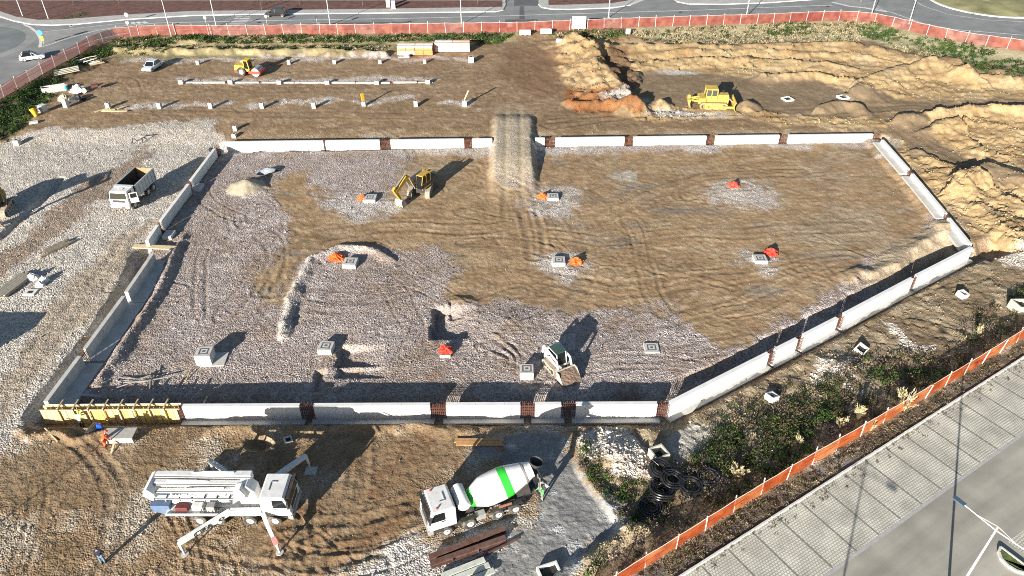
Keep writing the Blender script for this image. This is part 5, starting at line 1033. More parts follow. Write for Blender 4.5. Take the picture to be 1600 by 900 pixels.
# ---- soil compactor
def roller():
    c = G(389, 124); r = empty('soil_compactor', 'yellow and red soil compactor parked between the stub rows', 'compactor', (c[0], c[1] + 1.0, H(c[0], c[1] + 1.0)), R(-8))
    for s in (-.85, .85): wheel(r, -1.0, s, .78, .5)
    MB().lathe((1.55, -1.0, .75), (0, 1, 0), [(0, .01), (0, .70), (.05, .75), (1.95, .75), (2.0, .70), (2.0, .01)], 30).build('drum', mat('drum_steel', (.42, .42, .40), .5, .4, var=.15, dirt=.4), r, smooth=True)
    fr = MB(); fr.box(.45, 2.5, -1.2, -1.02, .55, 1.0); fr.box(.45, 2.5, 1.02, 1.2, .55, 1.0); fr.box(2.35, 2.55, -1.2, 1.2, .55, 1.0); fr.box(.4, .6, -1.2, 1.2, .55, 1.05); fr.build('drum_frame', RED, r, bevel=.03)
    MB().prism([(-2.3, 1.0), (-.4, 1.0), (-.4, 1.75), (-2.2, 1.85)], -.8, .8).build('engine_hood', YELD, r, bevel=.06); MB().box(-2.35, -1.7, -.85, .85, .55, 1.0).build('rear_frame', RED, r, bevel=.04)
    MB().prism([(-.5, .8), (.45, .7), (.45, 1.15), (-.5, 1.3)], -.7, .7).build('platform', YELD, r, bevel=.03)
    cb = MB().prism([(-.45, 1.3), (.4, 1.15), (.25, 2.6), (-.45, 2.6)], -.68, .68).build('cab', GLASS, r)
    MB().box(-.6, .4, -.78, .78, 2.6, 2.72).build('cab_roof', YELD, cb, bevel=.03)
    k = MB()
    for x, x2 in ((-.46, -.46), (.42, .26)):
        for y in (-.69, .69): k.beam((x, y, 1.1), (x2, y, 2.65), .14, .12)
    k.build('cab_frame', YELD, cb)
roller()

# ---- cars
def car(label, loc, hd, paint, roof, L_=4.2, wd=1.78, hh=1.5, suv=False, name='parked_car'):
    r = empty(name, label, 'car', loc, hd); a = L_ / 2; zb = .98 if suv else .88
    prof = [(-a, .42), (-a + .15, .28), (a - .2, .28), (a, .45), (a - .02, .68), (a - .3, .78), (a - 1.15, zb), (-a + .25, zb + .04), (-a + .02, .85)]
    b = MB().prism(prof, -wd / 2, wd / 2, top=(.83, .06)).build('body', paint, r, bevel=.09)
    gl = [(a - 1.2, zb - .02), (a - 1.95, hh - .08), (-a + .75, hh - .08), (-a + .22, zb + .02)]
    if suv: gl = [(a - 1.25, zb - .02), (a - 1.85, hh - .08), (-a + .45, hh - .08), (-a + .15, zb + .02)]
    cb = MB().prism(gl, -wd / 2 + .06, wd / 2 - .06, top=(zb + .3, .17)).build('windows', GLASS, r, bevel=.04)
    rf = [(gl[1][0] + .05, hh - .10), (gl[1][0] - .1, hh), (gl[2][0] + .1, hh), (gl[2][0] - .06, hh - .12)]
    MB().prism(rf, -wd / 2 + .20, wd / 2 - .20).build('roof', roof, r, bevel=.03)
    pl = MB()
    for s in (-1, 1):
        y0 = s * (wd / 2 - .07); y1 = s * (wd / 2 - .215)
        for (x0, x1) in ((gl[0][0], gl[1][0]), (.0, -.02), (gl[3][0] + .02, gl[2][0])): pl.beam((x0, y0, zb), (x1, y1, hh - .07), .07, .06)
    pl.build('pillars', paint, cb)
    for x in (a - .8, -a + .75):
        for s in (-1, 1): wheel(r, x, s * (wd / 2 - .1), .33, .22, 16)
    for s in (-1, 1):
        MB().box(a - .25, a - .02, s * (wd / 2 - .32) - .18, s * (wd / 2 - .32) + .18, .58, .72).build('headlight', LAMP, r, bevel=.03); MB().box(-a - .01, -a + .1, s * (wd / 2 - .25) - .12, s * (wd / 2 - .25) + .12, .7, .9).build('tail_light', LAMPR, r, bevel=.02)
        MB().box(a - 1.4, a - 1.25, s * (wd / 2 + .06) - .09, s * (wd / 2 + .06) + .09, zb + .02, zb + .16).build('mirror', paint, r, bevel=.02)
    MB().box(-a - .012, -a + .02, -.26, .26, .5, .62).build('number_plate', LAMP, r)
    return r
CARW = mat('car_white', (.76, .78, .82), .25, var=.03); CARB = mat('car_black', (.012, .013, .015), .2, var=.1); CARS = mat('car_silver', (.62, .68, .76), .28, .2, var=.04)
c = G(235, 117); car('white hatchback parked on the dirt at the upper left', (c[0], c[1] + 1.4, H(c[0], c[1] + 1.4)), R(-97), CARS, CARS)
c = G(52, 93, 1.0); car('white hatchback with a black roof driving off the left roundabout', (c[0], c[1], ROAD_Z), R(28), CARW, CARB, 4.1, name='car')
c = G(430, 27, 1.0); car('black off-road car driving left along the far road', (c[0], c[1] + .9, ROAD_Z), R(180), CARB, CARB, 4.5, 1.85, 1.75, True, name='car')
# ================================================================== smaller things on the site
def hz(x, y): return H(x, y)
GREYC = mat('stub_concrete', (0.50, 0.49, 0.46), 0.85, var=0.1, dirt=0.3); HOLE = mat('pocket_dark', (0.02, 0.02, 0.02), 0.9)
GREEN_C = mat('concrete_greenish', (0.45, 0.44, 0.36), 0.85, var=0.15, dirt=0.4)
# ---- foundation stubs in three rows
def stub(px, py, label, s=0.3, h=0.95, post=None, z=0.45):
    c = G(px, py + 4, z); z0 = hz(*c) - .05
    o = empty('foundation_stub', label, 'concrete stub', (c[0], c[1], z0), R(random.uniform(-4, 4)), 'concrete foundation stubs')
    MB().prism([(-s, 0), (s, 0), (s, h), (-s, h)], -s, s).build('block', GREYC, o, bevel=.02)
    k = MB(); k.box(-s * .5, s * .5, -s * .5, s * .5, h - .02, h + .006); k.build('pocket', HOLE, o)
    k = MB()
    for a in (-.7, .7):
        for b_ in (-.7, .7): k.cyl((a * s, b_ * s, h - .05), (a * s, b_ * s, h + .3), .018, n=5)
    k.build('starter_bars', REBAR, o)
    if post:
        m, lean, hh, wd = post
        t = MB(); t.beam((-.05, 0, h), (lean, .1, h + hh), wd, .12); t.build('tall_board', m, o)
    return o
r1 = [310, 380, 452, 523, 594, 664]
for i, x in enumerate(r1): stub(x, 97 - (x - 310) * .006, 'low concrete stub in the farthest stub row, %s from the left' % ORD[i], .28, .8)
stub(736, 93, 'taller concrete stub with a dark opening at the right end of the farthest row', .5, 1.1)
for i, x in enumerate([284, 361, 437, 512, 589, 669]): stub(x, 127, 'concrete stub on the gravel footing strip of the middle row, %s from the left' % ORD[i], .38, .7)
# low footing strip that joins the middle row
PA, PB = G(278, 131, .45), G(678, 131, .45)
fs = empty('footing_strip', 'long low pale footing strip joining the middle stub row', 'footing', (PA[0], PA[1] + .4, .42), math.atan2(PB[1] - PA[1], PB[0] - PA[0])); L_ = math.hypot(PB[0] - PA[0], PB[1] - PA[1])
x = 0
while x < L_ - 2:
    w_ = random.uniform(3, 6); MB().box(x, min(L_, x + w_) - .15, -.22 + random.uniform(-.05, .05), .22, 0, .22 + random.uniform(-.05, .08)).build('strip', GREYC, fs, bevel=.03); x += w_ + random.choice([0, 0, .5])
YW = mat('yellow_board', (.62, .36, .03), .6, var=.1); TB = mat('pale_board', (.58, .47, .28), .8, var=.15)
for i, x in enumerate([170, 250, 330, 410, 491]): stub(x, 165, 'concrete stub in the nearest of the three stub rows, %s from the left' % ORD[i], .3, 1.0)
stub(569, 162, 'concrete stub carrying a bright yellow upright board', .3, .8, (YW, -.15, 1.25, .5))
stub(650, 162, 'plain concrete stub between the yellow and the pale board stubs', .3, 1.0)
stub(726, 161, 'concrete stub with a pale plank leaning on it at the right end', .34, 1.0, (TB, .7, 1.6, .35))
stub(368, 199, 'upper of two concrete stubs by the far left pit corner', .28, .8); stub(366, 208, 'lower of two concrete stubs by the far left pit corner', .3, .6)
stub(26, 217, 'concrete stub alone at the far left edge of the dirt', .4, .8)
# boards round the leftmost stub
c = G(177, 173, .5); o = empty('loose_planks', 'pale planks lying round the leftmost concrete stub', 'planks', (c[0], c[1], hz(*c)))
for a, b_, z in (((-2.6, -.6), (-.9, 1.2), .05), ((-1.6, -.5), (2.4, -.35), .12), ((-1.9, .2), (.2, .3), .05), ((.6, .2), (1.2, 1.2), .2)):
    MB().beam((*a, z + .05), (*b_, z + .08), .35, .06).build('plank', TB, o)

# ---- column bases in the pit
def base(px, py, label, s=.72, h=.5, slab_off=None, rot=0, z=-.25):
    c = G(px, py, z + h); z0 = z - .1
    o = empty('column_base', label, 'column base', (c[0], c[1], z0), R(rot), 'column bases in the pit'); M_ = GREYC
    MB().box(-s, s, -s, s, 0, h + .1).build('block', M_, o, bevel=.02)
    t = h + .105; k = MB()
    for a in (.42, .30): pass
    for (x0, x1, y0, y1) in ((-.42, .42, -.42, -.32), (-.42, .42, .32, .42), (-.42, -.32, -.32, .32), (.32, .42, -.32, .32)): k.box(x0, x1, y0, y1, t - .02, t + .012)
    k.box(-.13, .13, -.1, .12, t - .02, t + .012); k.build('pocket', mat('socket_grey', (.10, .10, .10), .9), o)
    if slab_off: MB().box(slab_off[0] - 1.1, slab_off[0] + 1.1, slab_off[1] - 1.0, slab_off[1] + .9, -.1, .14).build('slab', GREYC, o, bevel=.02)
    k = MB()
    for a in (-.55, .55):
        for b_ in (-.55, .55): k.cyl((a, b_, t - .05), (a, b_, t + .16), .016, n=5)
    k.build('starter_bars', REBAR, o)
    return o
base(318, 549, 'raised column base on a wide slab at the near left of the pit', .72, 1.1, (.75, .1), 4)
base(509, 540, 'pale column base beside the dark hollow in the near gravel', .68, .5, None, -4)
base(823, 576, 'column base close to the near wall beside the white loader', .62, .8)
base(1018, 543, 'flat column base in the gravel right of the white loader', .7, .12)
base(547, 408, 'column base on the rimmed gravel platform beside an orange net', .75, .45, None, -3)
base(578, 308, 'column base left of the excavator bucket', .78, .3)
base(864, 306, 'column base just below the earth ramp', .7, .3)
base(873, 406, 'column base with an orange net on its right in the pit centre', .72, .35)
base(1188, 403, 'column base below the red net at the right of the pit', .72, .35)
base(696, 550, 'column base covered by a bright red cloth', .5, .25)
# ---- heaps of orange netting
ONET = mat('netting_orange', (.78, .13, .02), .6, var=.3, scale=4, bump=.6, bscale=9); RNET = mat('netting_red', (.68, .05, .025), .6, var=.25, scale=4, bump=.6, bscale=9)
def heap(name, label, px, py, sx, sy, h, m, seed, cat, group=None, z=-.25, spikes=.35):
    c = G(px, py, z + h * .4); o = empty(name, label, cat, (c[0], c[1], z), 0, group); rg = random.Random(seed); t = MB(); n, k = 18, 6; vs_ = []
    for j in range(k + 1):
        f = j / k
        for i in range(n):
            a = 2 * math.pi * i / n; rr = (1 - f ** 1.6) * (1 + rg.uniform(-spikes, spikes)); vs_.append((sx * rr * math.cos(a), sy * rr * math.sin(a), h * f ** .8 * (1 + rg.uniform(-spikes, spikes)) if j else -.05))
    t.add(vs_, [(j * n + i, j * n + (i + 1) % n, (j + 1) * n + (i + 1) % n, (j + 1) * n + i) for j in range(k) for i in range(n)] + [tuple(k * n + i for i in range(n))])
    t.build('bundle', m, o); return o
for i, (px, py, sx, sy, m, l) in enumerate([(526, 401, .85, .8, ONET, 'crumpled orange net on the rimmed gravel platform'), (565, 308, .55, .5, ONET, 'small orange net left of the excavator bucket'), (847, 306, .7, .55, ONET, 'orange net just below the earth ramp'), (901, 407, .75, .6, ONET, 'orange net right of the centre column base'), (1147, 288, .7, .55, RNET, 'red net alone on the pale gravel patch at the right'), (1205, 393, .7, .7, RNET, 'red net above the rightmost column base'), (696, 545, .62, .55, RNET, 'red cloth spread over a column base near the near wall')]):
    o = heap('safety_net', l, px, py, sx, sy, .55 if i != 6 else .45, m, 40 + i, 'net', 'bundled safety nets', z=-.25 if i != 6 else .05)
    t = MB(); rg = random.Random(i)
    for k in range(5): a = rg.uniform(0, 6.28); t.tube([(sx * .3 * math.cos(a), sy * .3 * math.sin(a), .45), (sx * .9 * math.cos(a + .4), sy * .9 * math.sin(a + .4), .28), (sx * 1.25 * math.cos(a + .6), sy * 1.25 * math.sin(a + .6), .05)], .05, 5)
    t.build('net_folds', m, o)
# plastic sheet beside the sand heap
c = G(415, 270, -.2); o = empty('plastic_sheet', 'crumpled dark plastic sheet behind the sand heap', 'sheet', (c[0], c[1], -.25)); t = MB(); n = 10; vs_ = []
for i in range(n):
    for j in range(n): u, v = i / (n - 1) - .5, j / (n - 1) - .5; vs_.append((2.6 * u + .5 * v, 2.2 * v, .25 + .22 * math.sin(5 * u + 3 * v) + .18 * math.sin(9 * v) + random.uniform(-.06, .06)))
t.add(vs_, [(i * n + j, (i + 1) * n + j, (i + 1) * n + j + 1, i * n + j + 1) for i in range(n - 1) for j in range(n - 1)]); t.build('sheet', mat('plastic_grey', (.25, .27, .30), .35, var=.2), o)

# ---- black pipe coils
PIPE = mat('black_pipe', (.014, .014, .016), .3, var=.2, dirt=.15, dirtc=(.10, .09, .07))
def coil(px, py, z, tilt, tdir, layers, R0, label, turns=3):
    c = G(px, py, z + .3); o = empty('pipe_coil', label, 'pipe coil', (c[0], c[1], z), 0, 'black corrugated pipe coils'); o.rotation_euler = (tilt * math.cos(tdir), tilt * math.sin(tdir), random.random() * 6 * 0)
    for l_ in range(layers):
        for k in range(turns):
            rr = R0 - k * .20; t = MB(); m_, n = 40, 8; ww = .07; vs_ = []
            for i in range(m_):
                a = 2 * math.pi * i / m_ + l_ * .7; rad = rr + .04 * math.sin(2 * a + l_); cz = .1 + l_ * .20 + .02 * math.sin(3 * a + k)
                w2 = ww * (1 + .05 * (i % 2))
                for j in range(n): b_ = 2 * math.pi * j / n; vs_.append(((rad + w2 * math.cos(b_)) * math.cos(a), (rad + w2 * math.cos(b_)) * math.sin(a), cz + w2 * math.sin(b_)))
            t.add(vs_, [(i * n + j, ((i + 1) % m_) * n + j, ((i + 1) % m_) * n + (j + 1) % n, i * n + (j + 1) % n) for i in range(m_) for j in range(n)]); t.build('turn', PIPE, o, smooth=True)
    t = MB()
    for a in (.4, 2.5, 4.6): ca, sa = math.cos(a), math.sin(a); t.tube([((R0 + .12) * ca, (R0 + .12) * sa, 0), ((R0 + .12) * ca, (R0 + .12) * sa, .2 * layers + .02), ((R0 - .2 * turns) * ca, (R0 - .2 * turns) * sa, .2 * layers + .03)], .02, 4)
    t.build('strapping', PIPE, o)
SC = .88
coil(1017, 791, .05, .12, 0, 2, SC, 'black pipe coil nearest the camera, lying flat in the scrub', 3)
coil(1034, 768, .12, .25, 2.6, 3, SC + .03, 'thick black pipe coil tilted away in the middle of the pile', 3)
coil(1050, 748, .30, .22, 1.2, 2, SC, 'black pipe coil lying on top of its neighbours in the pile', 3)
coil(1029, 731, .25, .38, .6, 3, SC - .05, 'black pipe coil leaning up by the concrete box', 3)
coil(1079, 758, .08, .12, .9, 2, SC - .02, 'black pipe coil second from the right in the pile', 2)
coil(1107, 744, .05, .1, .3, 2, SC - .08, 'rightmost black pipe coil lying apart in the scrub', 2)

# ---- hollow concrete boxes (manhole sections)
def cbox(px, py, label, s=.55, h=.7, rot=0, tilt=(0, 0), m=GREYC, z=None):
    c = G(px, py, .35); z0 = (hz(*c) if z is None else z) - .05
    o = empty('manhole_box', label, 'concrete box', (c[0], c[1], z0), R(rot), 'hollow concrete boxes'); o.rotation_euler = (R(tilt[0]), R(tilt[1]), R(rot)); t = .12
    b = MB(); O = [(-s, -s), (s, -s), (s, s), (-s, s)]; I = [(-s + t, -s + t), (s - t, -s + t), (s - t, s - t), (-s + t, s - t)]
    vs_ = [(*p, 0) for p in O] + [(*p, h) for p in O] + [(*p, h) for p in I] + [(*p, .12) for p in I]
    fc = [(i, (i + 1) % 4, 4 + (i + 1) % 4, 4 + i) for i in range(4)] + [(4 + i, 4 + (i + 1) % 4, 8 + (i + 1) % 4, 8 + i) for i in range(4)] + [(8 + i, 8 + (i + 1) % 4, 12 + (i + 1) % 4, 12 + i) for i in range(4)] + [(12, 13, 14, 15), (3, 2, 1, 0)]
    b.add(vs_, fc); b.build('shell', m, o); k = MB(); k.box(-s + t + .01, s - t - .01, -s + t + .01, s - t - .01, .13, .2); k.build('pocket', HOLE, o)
    return o
WB = mat('box_white', (.66, .65, .62), .8, var=.08, dirt=.3)
cbox(1504, 458, 'white hollow concrete box on the brown earth far right', .44, .6, 25, (8, 6), WB)
cbox(1206, 620, 'white hollow concrete box beside the slanting wall trench', .44, .6, 30, (-5, 10), WB)
cbox(1346, 543, 'pale concrete box by the stone heap below the slanting wall', .5, .5, 40, (14, -12), GREYC)
cbox(918, 712, 'greenish concrete box beside the pile of black coils', .62, .95, 15, (0, 0), GREEN_C) if False else None
cbox(1029, 712, 'greenish concrete box beside the pile of black coils', .62, .95, 25, (0, 0), GREEN_C)
cbox(860, 896, 'pale concrete box cut off by the bottom edge beside the sludge', .75, .5, 20, (0, 0), WB)
cbox(1593, 480, 'large pale concrete box at the right edge of the photo', .75, 1.0, 10, (0, 6), GREEN_C)
for x, y, l in ((1230, 157, 'left of two flat white concrete covers on the track near the bulldozer'), (1316, 157, 'right of two flat white concrete covers on the track near the bulldozer')): cbox(x, y, l, .75, .35, 20, (0, 0), WB)

# ---- excavated pieces by the pump: slab bucket thing and dark hole debris
cbox(449, 684, 'pale blue-grey block lying on the stones behind the pump truck', .32, .3, 30, (10, 5), GREYC)

# ---- white blocks and sign board by the site gate
def block(px, py, w_, d, h, label, rot=0, m=WB, z=ROAD_Z, tilt=0, name='barrier_block'):
    c = G(px, py, z); o = empty(name, label, 'block', (c[0], c[1], z - .05), R(rot)); o.rotation_euler = (R(tilt), 0, R(rot))
    MB().prism([(-w_ / 2, 0), (w_ / 2, 0), (w_ / 2, h * .85), (w_ / 2 - .05, h), (-w_ / 2 + .05, h), (-w_ / 2, h * .85)], -d / 2, d / 2).build('block', m, o, bevel=.03); MB().box(-w_ * .3, -w_ * .1, -d / 2 - .01, d / 2 + .01, 0, .1).build('fork_slot', HOLE, o); MB().box(w_ * .1, w_ * .3, -d / 2 - .01, d / 2 + .01, 0, .1).build('fork_slot', HOLE, o); return o
block(820.5, 54, 2.2, .6, .95, 'left of two white barrier blocks at the site gate'); block(853, 52, 2.2, .6, .95, 'right of two white barrier blocks at the site gate')
block(876, 66, 1.7, .6, .6, 'tilted white barrier block on top of the earth heap', -20, WB, 1.3, 12); block(981, 52.5, .85, .6, 1.0, 'small white block in the dry grass by the far fence')
c = G(904, 47, ROAD_Z); sb = empty('site_sign_board', 'tall white site board on posts at the far fence, seen from behind', 'sign board', (c[0], c[1] + .1, ROAD_Z - .1))
MB().box(-1.4, 1.4, -.04, .0, .35, 2.75).build('panel', mat('board_cream', (.60, .58, .50), .7, var=.06, dirt=.2), sb)
for x in (-1.1, 0, 1.1): MB().box(x - .05, x + .05, -.12, -.045, 0, 2.7).build('post', POSTW, sb)
for z in (.8, 1.5, 2.2): MB().box(-1.38, 1.38, -.075, -.042, z, z + .05).build('batten', POSTW, sb)
c = G(797, 46, ROAD_Z); nb_ = empty('notice_board', 'small white notice fixed to the far fence near the gate', 'notice', (c[0], c[1] - .25, ROAD_Z + .4)); MB().box(-.5, .5, -.02, 0, .1, 1.1).build('panel', POSTW, nb_); MB().box(-.04, .04, 0, .04, -.4, 1.05).build('post', STEEL, nb_)
for x, y, l in ((607, 11, 'left of two tall white cabinets on the far pavement'), (615, 13, 'right of two tall white cabinets on the far pavement')):
    c = G(x, y, KZ); o = empty('utility_cabinet', l, 'cabinet', (c[0], c[1], KZ), 0, 'white cabinets'); MB().box(-.42, .42, -.25, .25, 0, 1.75 if x < 610 else 1.6).build('housing', POSTW, o, bevel=.03); MB().box(-.38, .38, -.265, -.252, .2, 1.45).build('door', mat('cab_door', (.6, .6, .58), .6), o); MB().box(-.46, .46, -.29, .29, -.02, .1).build('plinth', GREYC, o)

# ---- orange pipe/brick stacks under the far fence
OP = mat('brick_orange', (.68, .22, .07), .8, var=.18, scale=2); OPP = mat('brick_pink', (.66, .42, .31), .8, var=.12, scale=2); OPW = mat('brick_wrap', (.70, .60, .52), .5, var=.1, scale=2)
def brick_stack(x0, x1, y, rows, label, pal, seed):
    A = G(x0, y, .6); B = G(x1, y, .6); L_ = B[0] - A[0]; o = empty('brick_stack', label, 'brick stack', (A[0], A[1], .55), math.atan2(B[1] - A[1], L_), 'stacks of hollow clay bricks'); rg = random.Random(seed); n = 4; cw = L_ / n
    for i in range(n):
        for j in range(rows):
            for d in range(2):
                hh = .42; t = MB(); zz = j * hh; jx, jy = rg.uniform(-.03, .03), rg.uniform(-.04, .04)
                t.box(i * cw + .03 + jx, (i + 1) * cw - .03 + jx, d * 1.0 + jy + (.0 if j < rows - 1 else .06), d * 1.0 + .95 + jy, zz + .04, zz + hh - .01); t.box(i * cw + .1, (i + 1) * cw - .1, d + .1, d + .85, zz, zz + .05)
                t.build('brick_pack', pal(i, j, rg), o)
    return o
brick_stack(621, 676, 86, 4, 'left brick stack below the far fence, bright orange on its right', lambda i, j, g: OPW if j == 3 else (OP if (j < 3 and (i > 1 or j == 2)) else OPP), 1)
brick_stack(679, 734, 81, 4, 'right brick stack below the far fence, pale pink all over', lambda i, j, g: OPW if j < 2 else (OPP if i > 1 or j < 3 else OPW), 2)
c = G(628, 89, .5); o = empty('pallet', 'grey pallet with a crumpled white bag by the left brick stack', 'pallet', (c[0], c[1], .5))
for k in range(5): MB().box(-.6 + k * .26, -.6 + k * .26 + .2, -.5, .5, .12, .15).build('slat', GREYC, o)
for k in (-.5, 0, .5): MB().box(-.6, .64, k - .05, k + .05, 0, .118).build('bearer', GREYC, o)
heap('cement_bag', 'crumpled white bag lying on the grey pallet', 636, 87, .5, .4, .5, WB, 77, 'bag', None, .66)

# ---- steel beams, planks, timber
def ibeam(m_, a, b_, w_, h):
    a = Vector(a); b_ = Vector(b_); up = Vector((0, 0, 1)); m_.beam(a + up * h, b_ + up * h, w_, .03); m_.beam(a + up * .015, b_ + up * .015, w_, .03); m_.beam(a + up * h / 2, b_ + up * h / 2, .03, h - .06); return m_
BST = mat('beam_steel', (.13, .062, .045), .7, .2, var=.3, scale=3, dirt=.6, dirtc=(.17, .16, .15))
def beam_thing(a, b_, label, w_=.42, h=.42, z=.02, m=BST):
    A = G3(*a); B = G3(*b_); o = empty('steel_beam', label, 'steel beam', (A.x, A.y, z), 0, 'steel beams on the near gravel'); q = B - A; ibeam(MB(), (0, 0, 0), (q.x, q.y, 0), w_, h).build('beam', m, o); 
    t = MB()
    for f in (.28, .62): c_ = q * f; n_ = Vector((-q.y, q.x, 0)).normalized(); t.beam(c_ - n_ * w_ * .5 + Vector((0, 0, h * .5)), c_ + n_ * w_ * .5 + Vector((0, 0, h * .5)), .06, h - .1)
    t.build('stiffener', BST, o); return o
beam_thing((671, 876), (790, 830), 'upper of two long rusty steel beams beside the mixer truck')
beam_thing((673, 886), (790, 845), 'lower of two long rusty steel beams beside the mixer truck')
beam_thing((682, 905), (811, 842), 'thin dark steel bar lying in front of the steel beams', .14, .12)
c = G3(735, 893); o = empty('formwork_panel_stack', 'pale panels with a yellow block cut off by the bottom edge', 'panels', (c.x, c.y, .0), R(24))
for k in range(3): MB().box(-2.2 + .1 * k, 1.5 - .15 * k, -.9 + .5 * k, -.9 + .5 * k + .42, .15 + .04 * k, .24 + .04 * k).build('panel', mat('panel_pale', (.50, .52, .46), .6, var=.15), o)
MB().prism([(-.5, .3), (.1, .3), (.05, .62), (-.4, .62)], -1.35, -.75).build('yellow_block', YW, o, bevel=.03)
for k in (-1.8, 1.0): MB().box(k, k + .14, -.9, .8, 0, .148).build('bearer', TIMB, o)
def planks(name, label, a, b_, n, wd, m, z=.0, th=.07, gap=.04, zpix=0, layers=1, jit=.15):
    A = G3(*a, zpix); B = G3(*b_, zpix); q = B - A; o = empty(name, label, 'timber', (A.x, A.y, z), math.atan2(q.y, q.x)); L_ = q.length
    for l_ in range(layers):
        for k in range(n):
            j = random.uniform(-jit, jit); MB().box(j, L_ + j + random.uniform(-jit, jit), -k * (wd + gap), -k * (wd + gap) + wd, l_ * (th + .01) + .02, l_ * (th + .01) + .02 + th).build('plank', m, o)
    return o
planks('plank_pile', 'orange-brown planks lying behind the mixer truck near the wall', (711, 690), (786, 691), 3, .22, mat('plank_orange', (.45, .25, .11), .8, var=.2), .1, .08)
planks('plank_pile', 'long grey planks with sawn orange ends at the left edge', (-8, 465), (38, 430), 5, .28, mat('plank_grey', (.27, .25, .20), .8, var=.2), .05, .1, layers=3)
planks('plank_pile', 'weathered bundle of grey poles on the white gravel', (63, 398), (100, 381), 5, .18, mat('plank_grey2', (.24, .20, .15), .85, var=.3), .05, .14, layers=2, jit=.5)
planks('plank_bridge', 'wide plank laid across the left wall trench', (205, 388.5), (272, 391.5), 1, .75, TB, .05, .09)
planks('plank_pile', 'grey steel plate lying inside the near left pit corner', (128, 610), (170, 613), 2, .35, mat('plate_grey', (.33, .35, .36), .6), -.35, .06)
c = G(225, 600, -.3); o = empty('scrap_timber', 'tangle of thin grey battens inside the near left pit corner', 'timber', (c[0], c[1], -.6))
rg = random.Random(3)
for k in range(12): a = rg.uniform(-.5, .5) + (2 if k % 4 == 0 else 0); x, y = rg.uniform(-1.6, 1.2), rg.uniform(-.6, .7); l_ = rg.uniform(1.2, 3.2); MB().beam((x - l_ / 2 * math.cos(a), y - l_ / 2 * math.sin(a), .2 + k * .04), (x + l_ / 2 * math.cos(a), y + l_ / 2 * math.sin(a), .3 + k * .05), .1, .05).build('batten', mat('batten_grey', (.30, .28, .25), .8), o)
for a, b_, l in (((263, 627), (300, 570), 'thin pole leaning up the pit side near the formwork'), ((285, 610), (298, 578), 'short thin pole beside the raised column base')):
    A = G3(*a, -.6); B = G3(*b_, .0); o = empty('pole', l, 'pole', A); MB().tube([(0, 0, 0), (B.x - A.x, B.y - A.y, .7)], .05, 6).build('shaft', TIMB, o); MB().cyl((0, 0, -.02), (0, 0, .06), .09, n=8).build('foot', TIMB, o)
for i, (px, py, w_) in enumerate([(50, 432, .7), (68, 436, .55), (62, 444, .5)]): heap('white_bag', ['big white bag by the grey planks at the left edge', 'smaller white bag behind the big one by the grey planks', 'small white bag in front by the grey planks'][i], px, py, w_, w_ * .8, .7, WB, 60 + i, 'bag', 'white bags', 0, .15)
c = G(48, 458); o = empty('drain_cover', 'white slab with a dark hole beside the bags', 'slab', (c[0], c[1], .08)); MB().box(-.6, .6, -.5, .5, -.05, .08).build('slab', WB, o); MB().box(-.25, .3, -.2, .2, .07, .09).build('hole', HOLE, o)
c = G(218, 222); o = empty('steel_trestle', 'dark steel trestle on the white gravel behind the dump truck', 'trestle', (c[0], c[1], 0), R(15))
for s in (-.7, .7): MB().beam((s - .3, -.5, 0), (s, 0, .85), .08, .08).build('leg', DARK, o); MB().beam((s + .3, .5, 0), (s, 0, .85), .08, .08).build('leg', DARK, o)
MB().beam((-.9, 0, .85), (.9, 0, .85), .1, .12).build('crossbar', GREYM, o)
# ---- table with timber behind the formwork
c = G(187, 690); o = empty('work_table', 'grey plywood work bench in front of the yellow formwork', 'bench', (c[0], c[1], 0), R(2)); MB().box(-1.2, 1.3, -.3, .9, .62, .68).build('top', mat('ply_grey', (.42, .40, .36), .7, dirt=.3), o); MB().box(-1.2, 1.3, -.32, -.28, .15, .6).build('front_board', GREYC, o); MB().beam((-.1, -.35, .5), (-.15, -1.3, .05), .16, .06).build('leaning_plank', TIMB, o)
for s in (-1.1, 1.2):
    for y in (-.2, .8): MB().box(s - .04, s + .04, y - .04, y + .04, 0, .62).build('leg', TIMB, o)
c = G(157, 670); o = empty('plastic_canister', 'bright blue canister in front of the yellow formwork', 'canister', (c[0], c[1], .05), .3); MB().prism([(-.2, 0), (.2, 0), (.2, .4), (.1, .52), (-.15, .52), (-.2, .42)], -.15, .15).build('body', mat('canister_blue', (.02, .10, .55), .4), o, bevel=.03); MB().cyl((.12, 0, .5), (.12, 0, .6), .05, n=8).build('cap', RED, o)
planks('plank_pile', 'dark wet planks leaning behind the grey bench', (135, 680), (148, 664), 4, .16, mat('plank_dark', (.10, .085, .07), .8), .1, .06)
A = G3(72, 672); o = empty('pole', 'pale pole lying across the stones left of the bench', 'pole', A); q = G3(90, 690) - A; MB().tube([(0, 0, .25), (q.x, q.y, .1)], .06, 6).build('shaft', TIMB, o); MB().cyl((q.x, q.y, .02), (q.x, q.y, .12), .1, n=8).build('foot', TIMB, o)

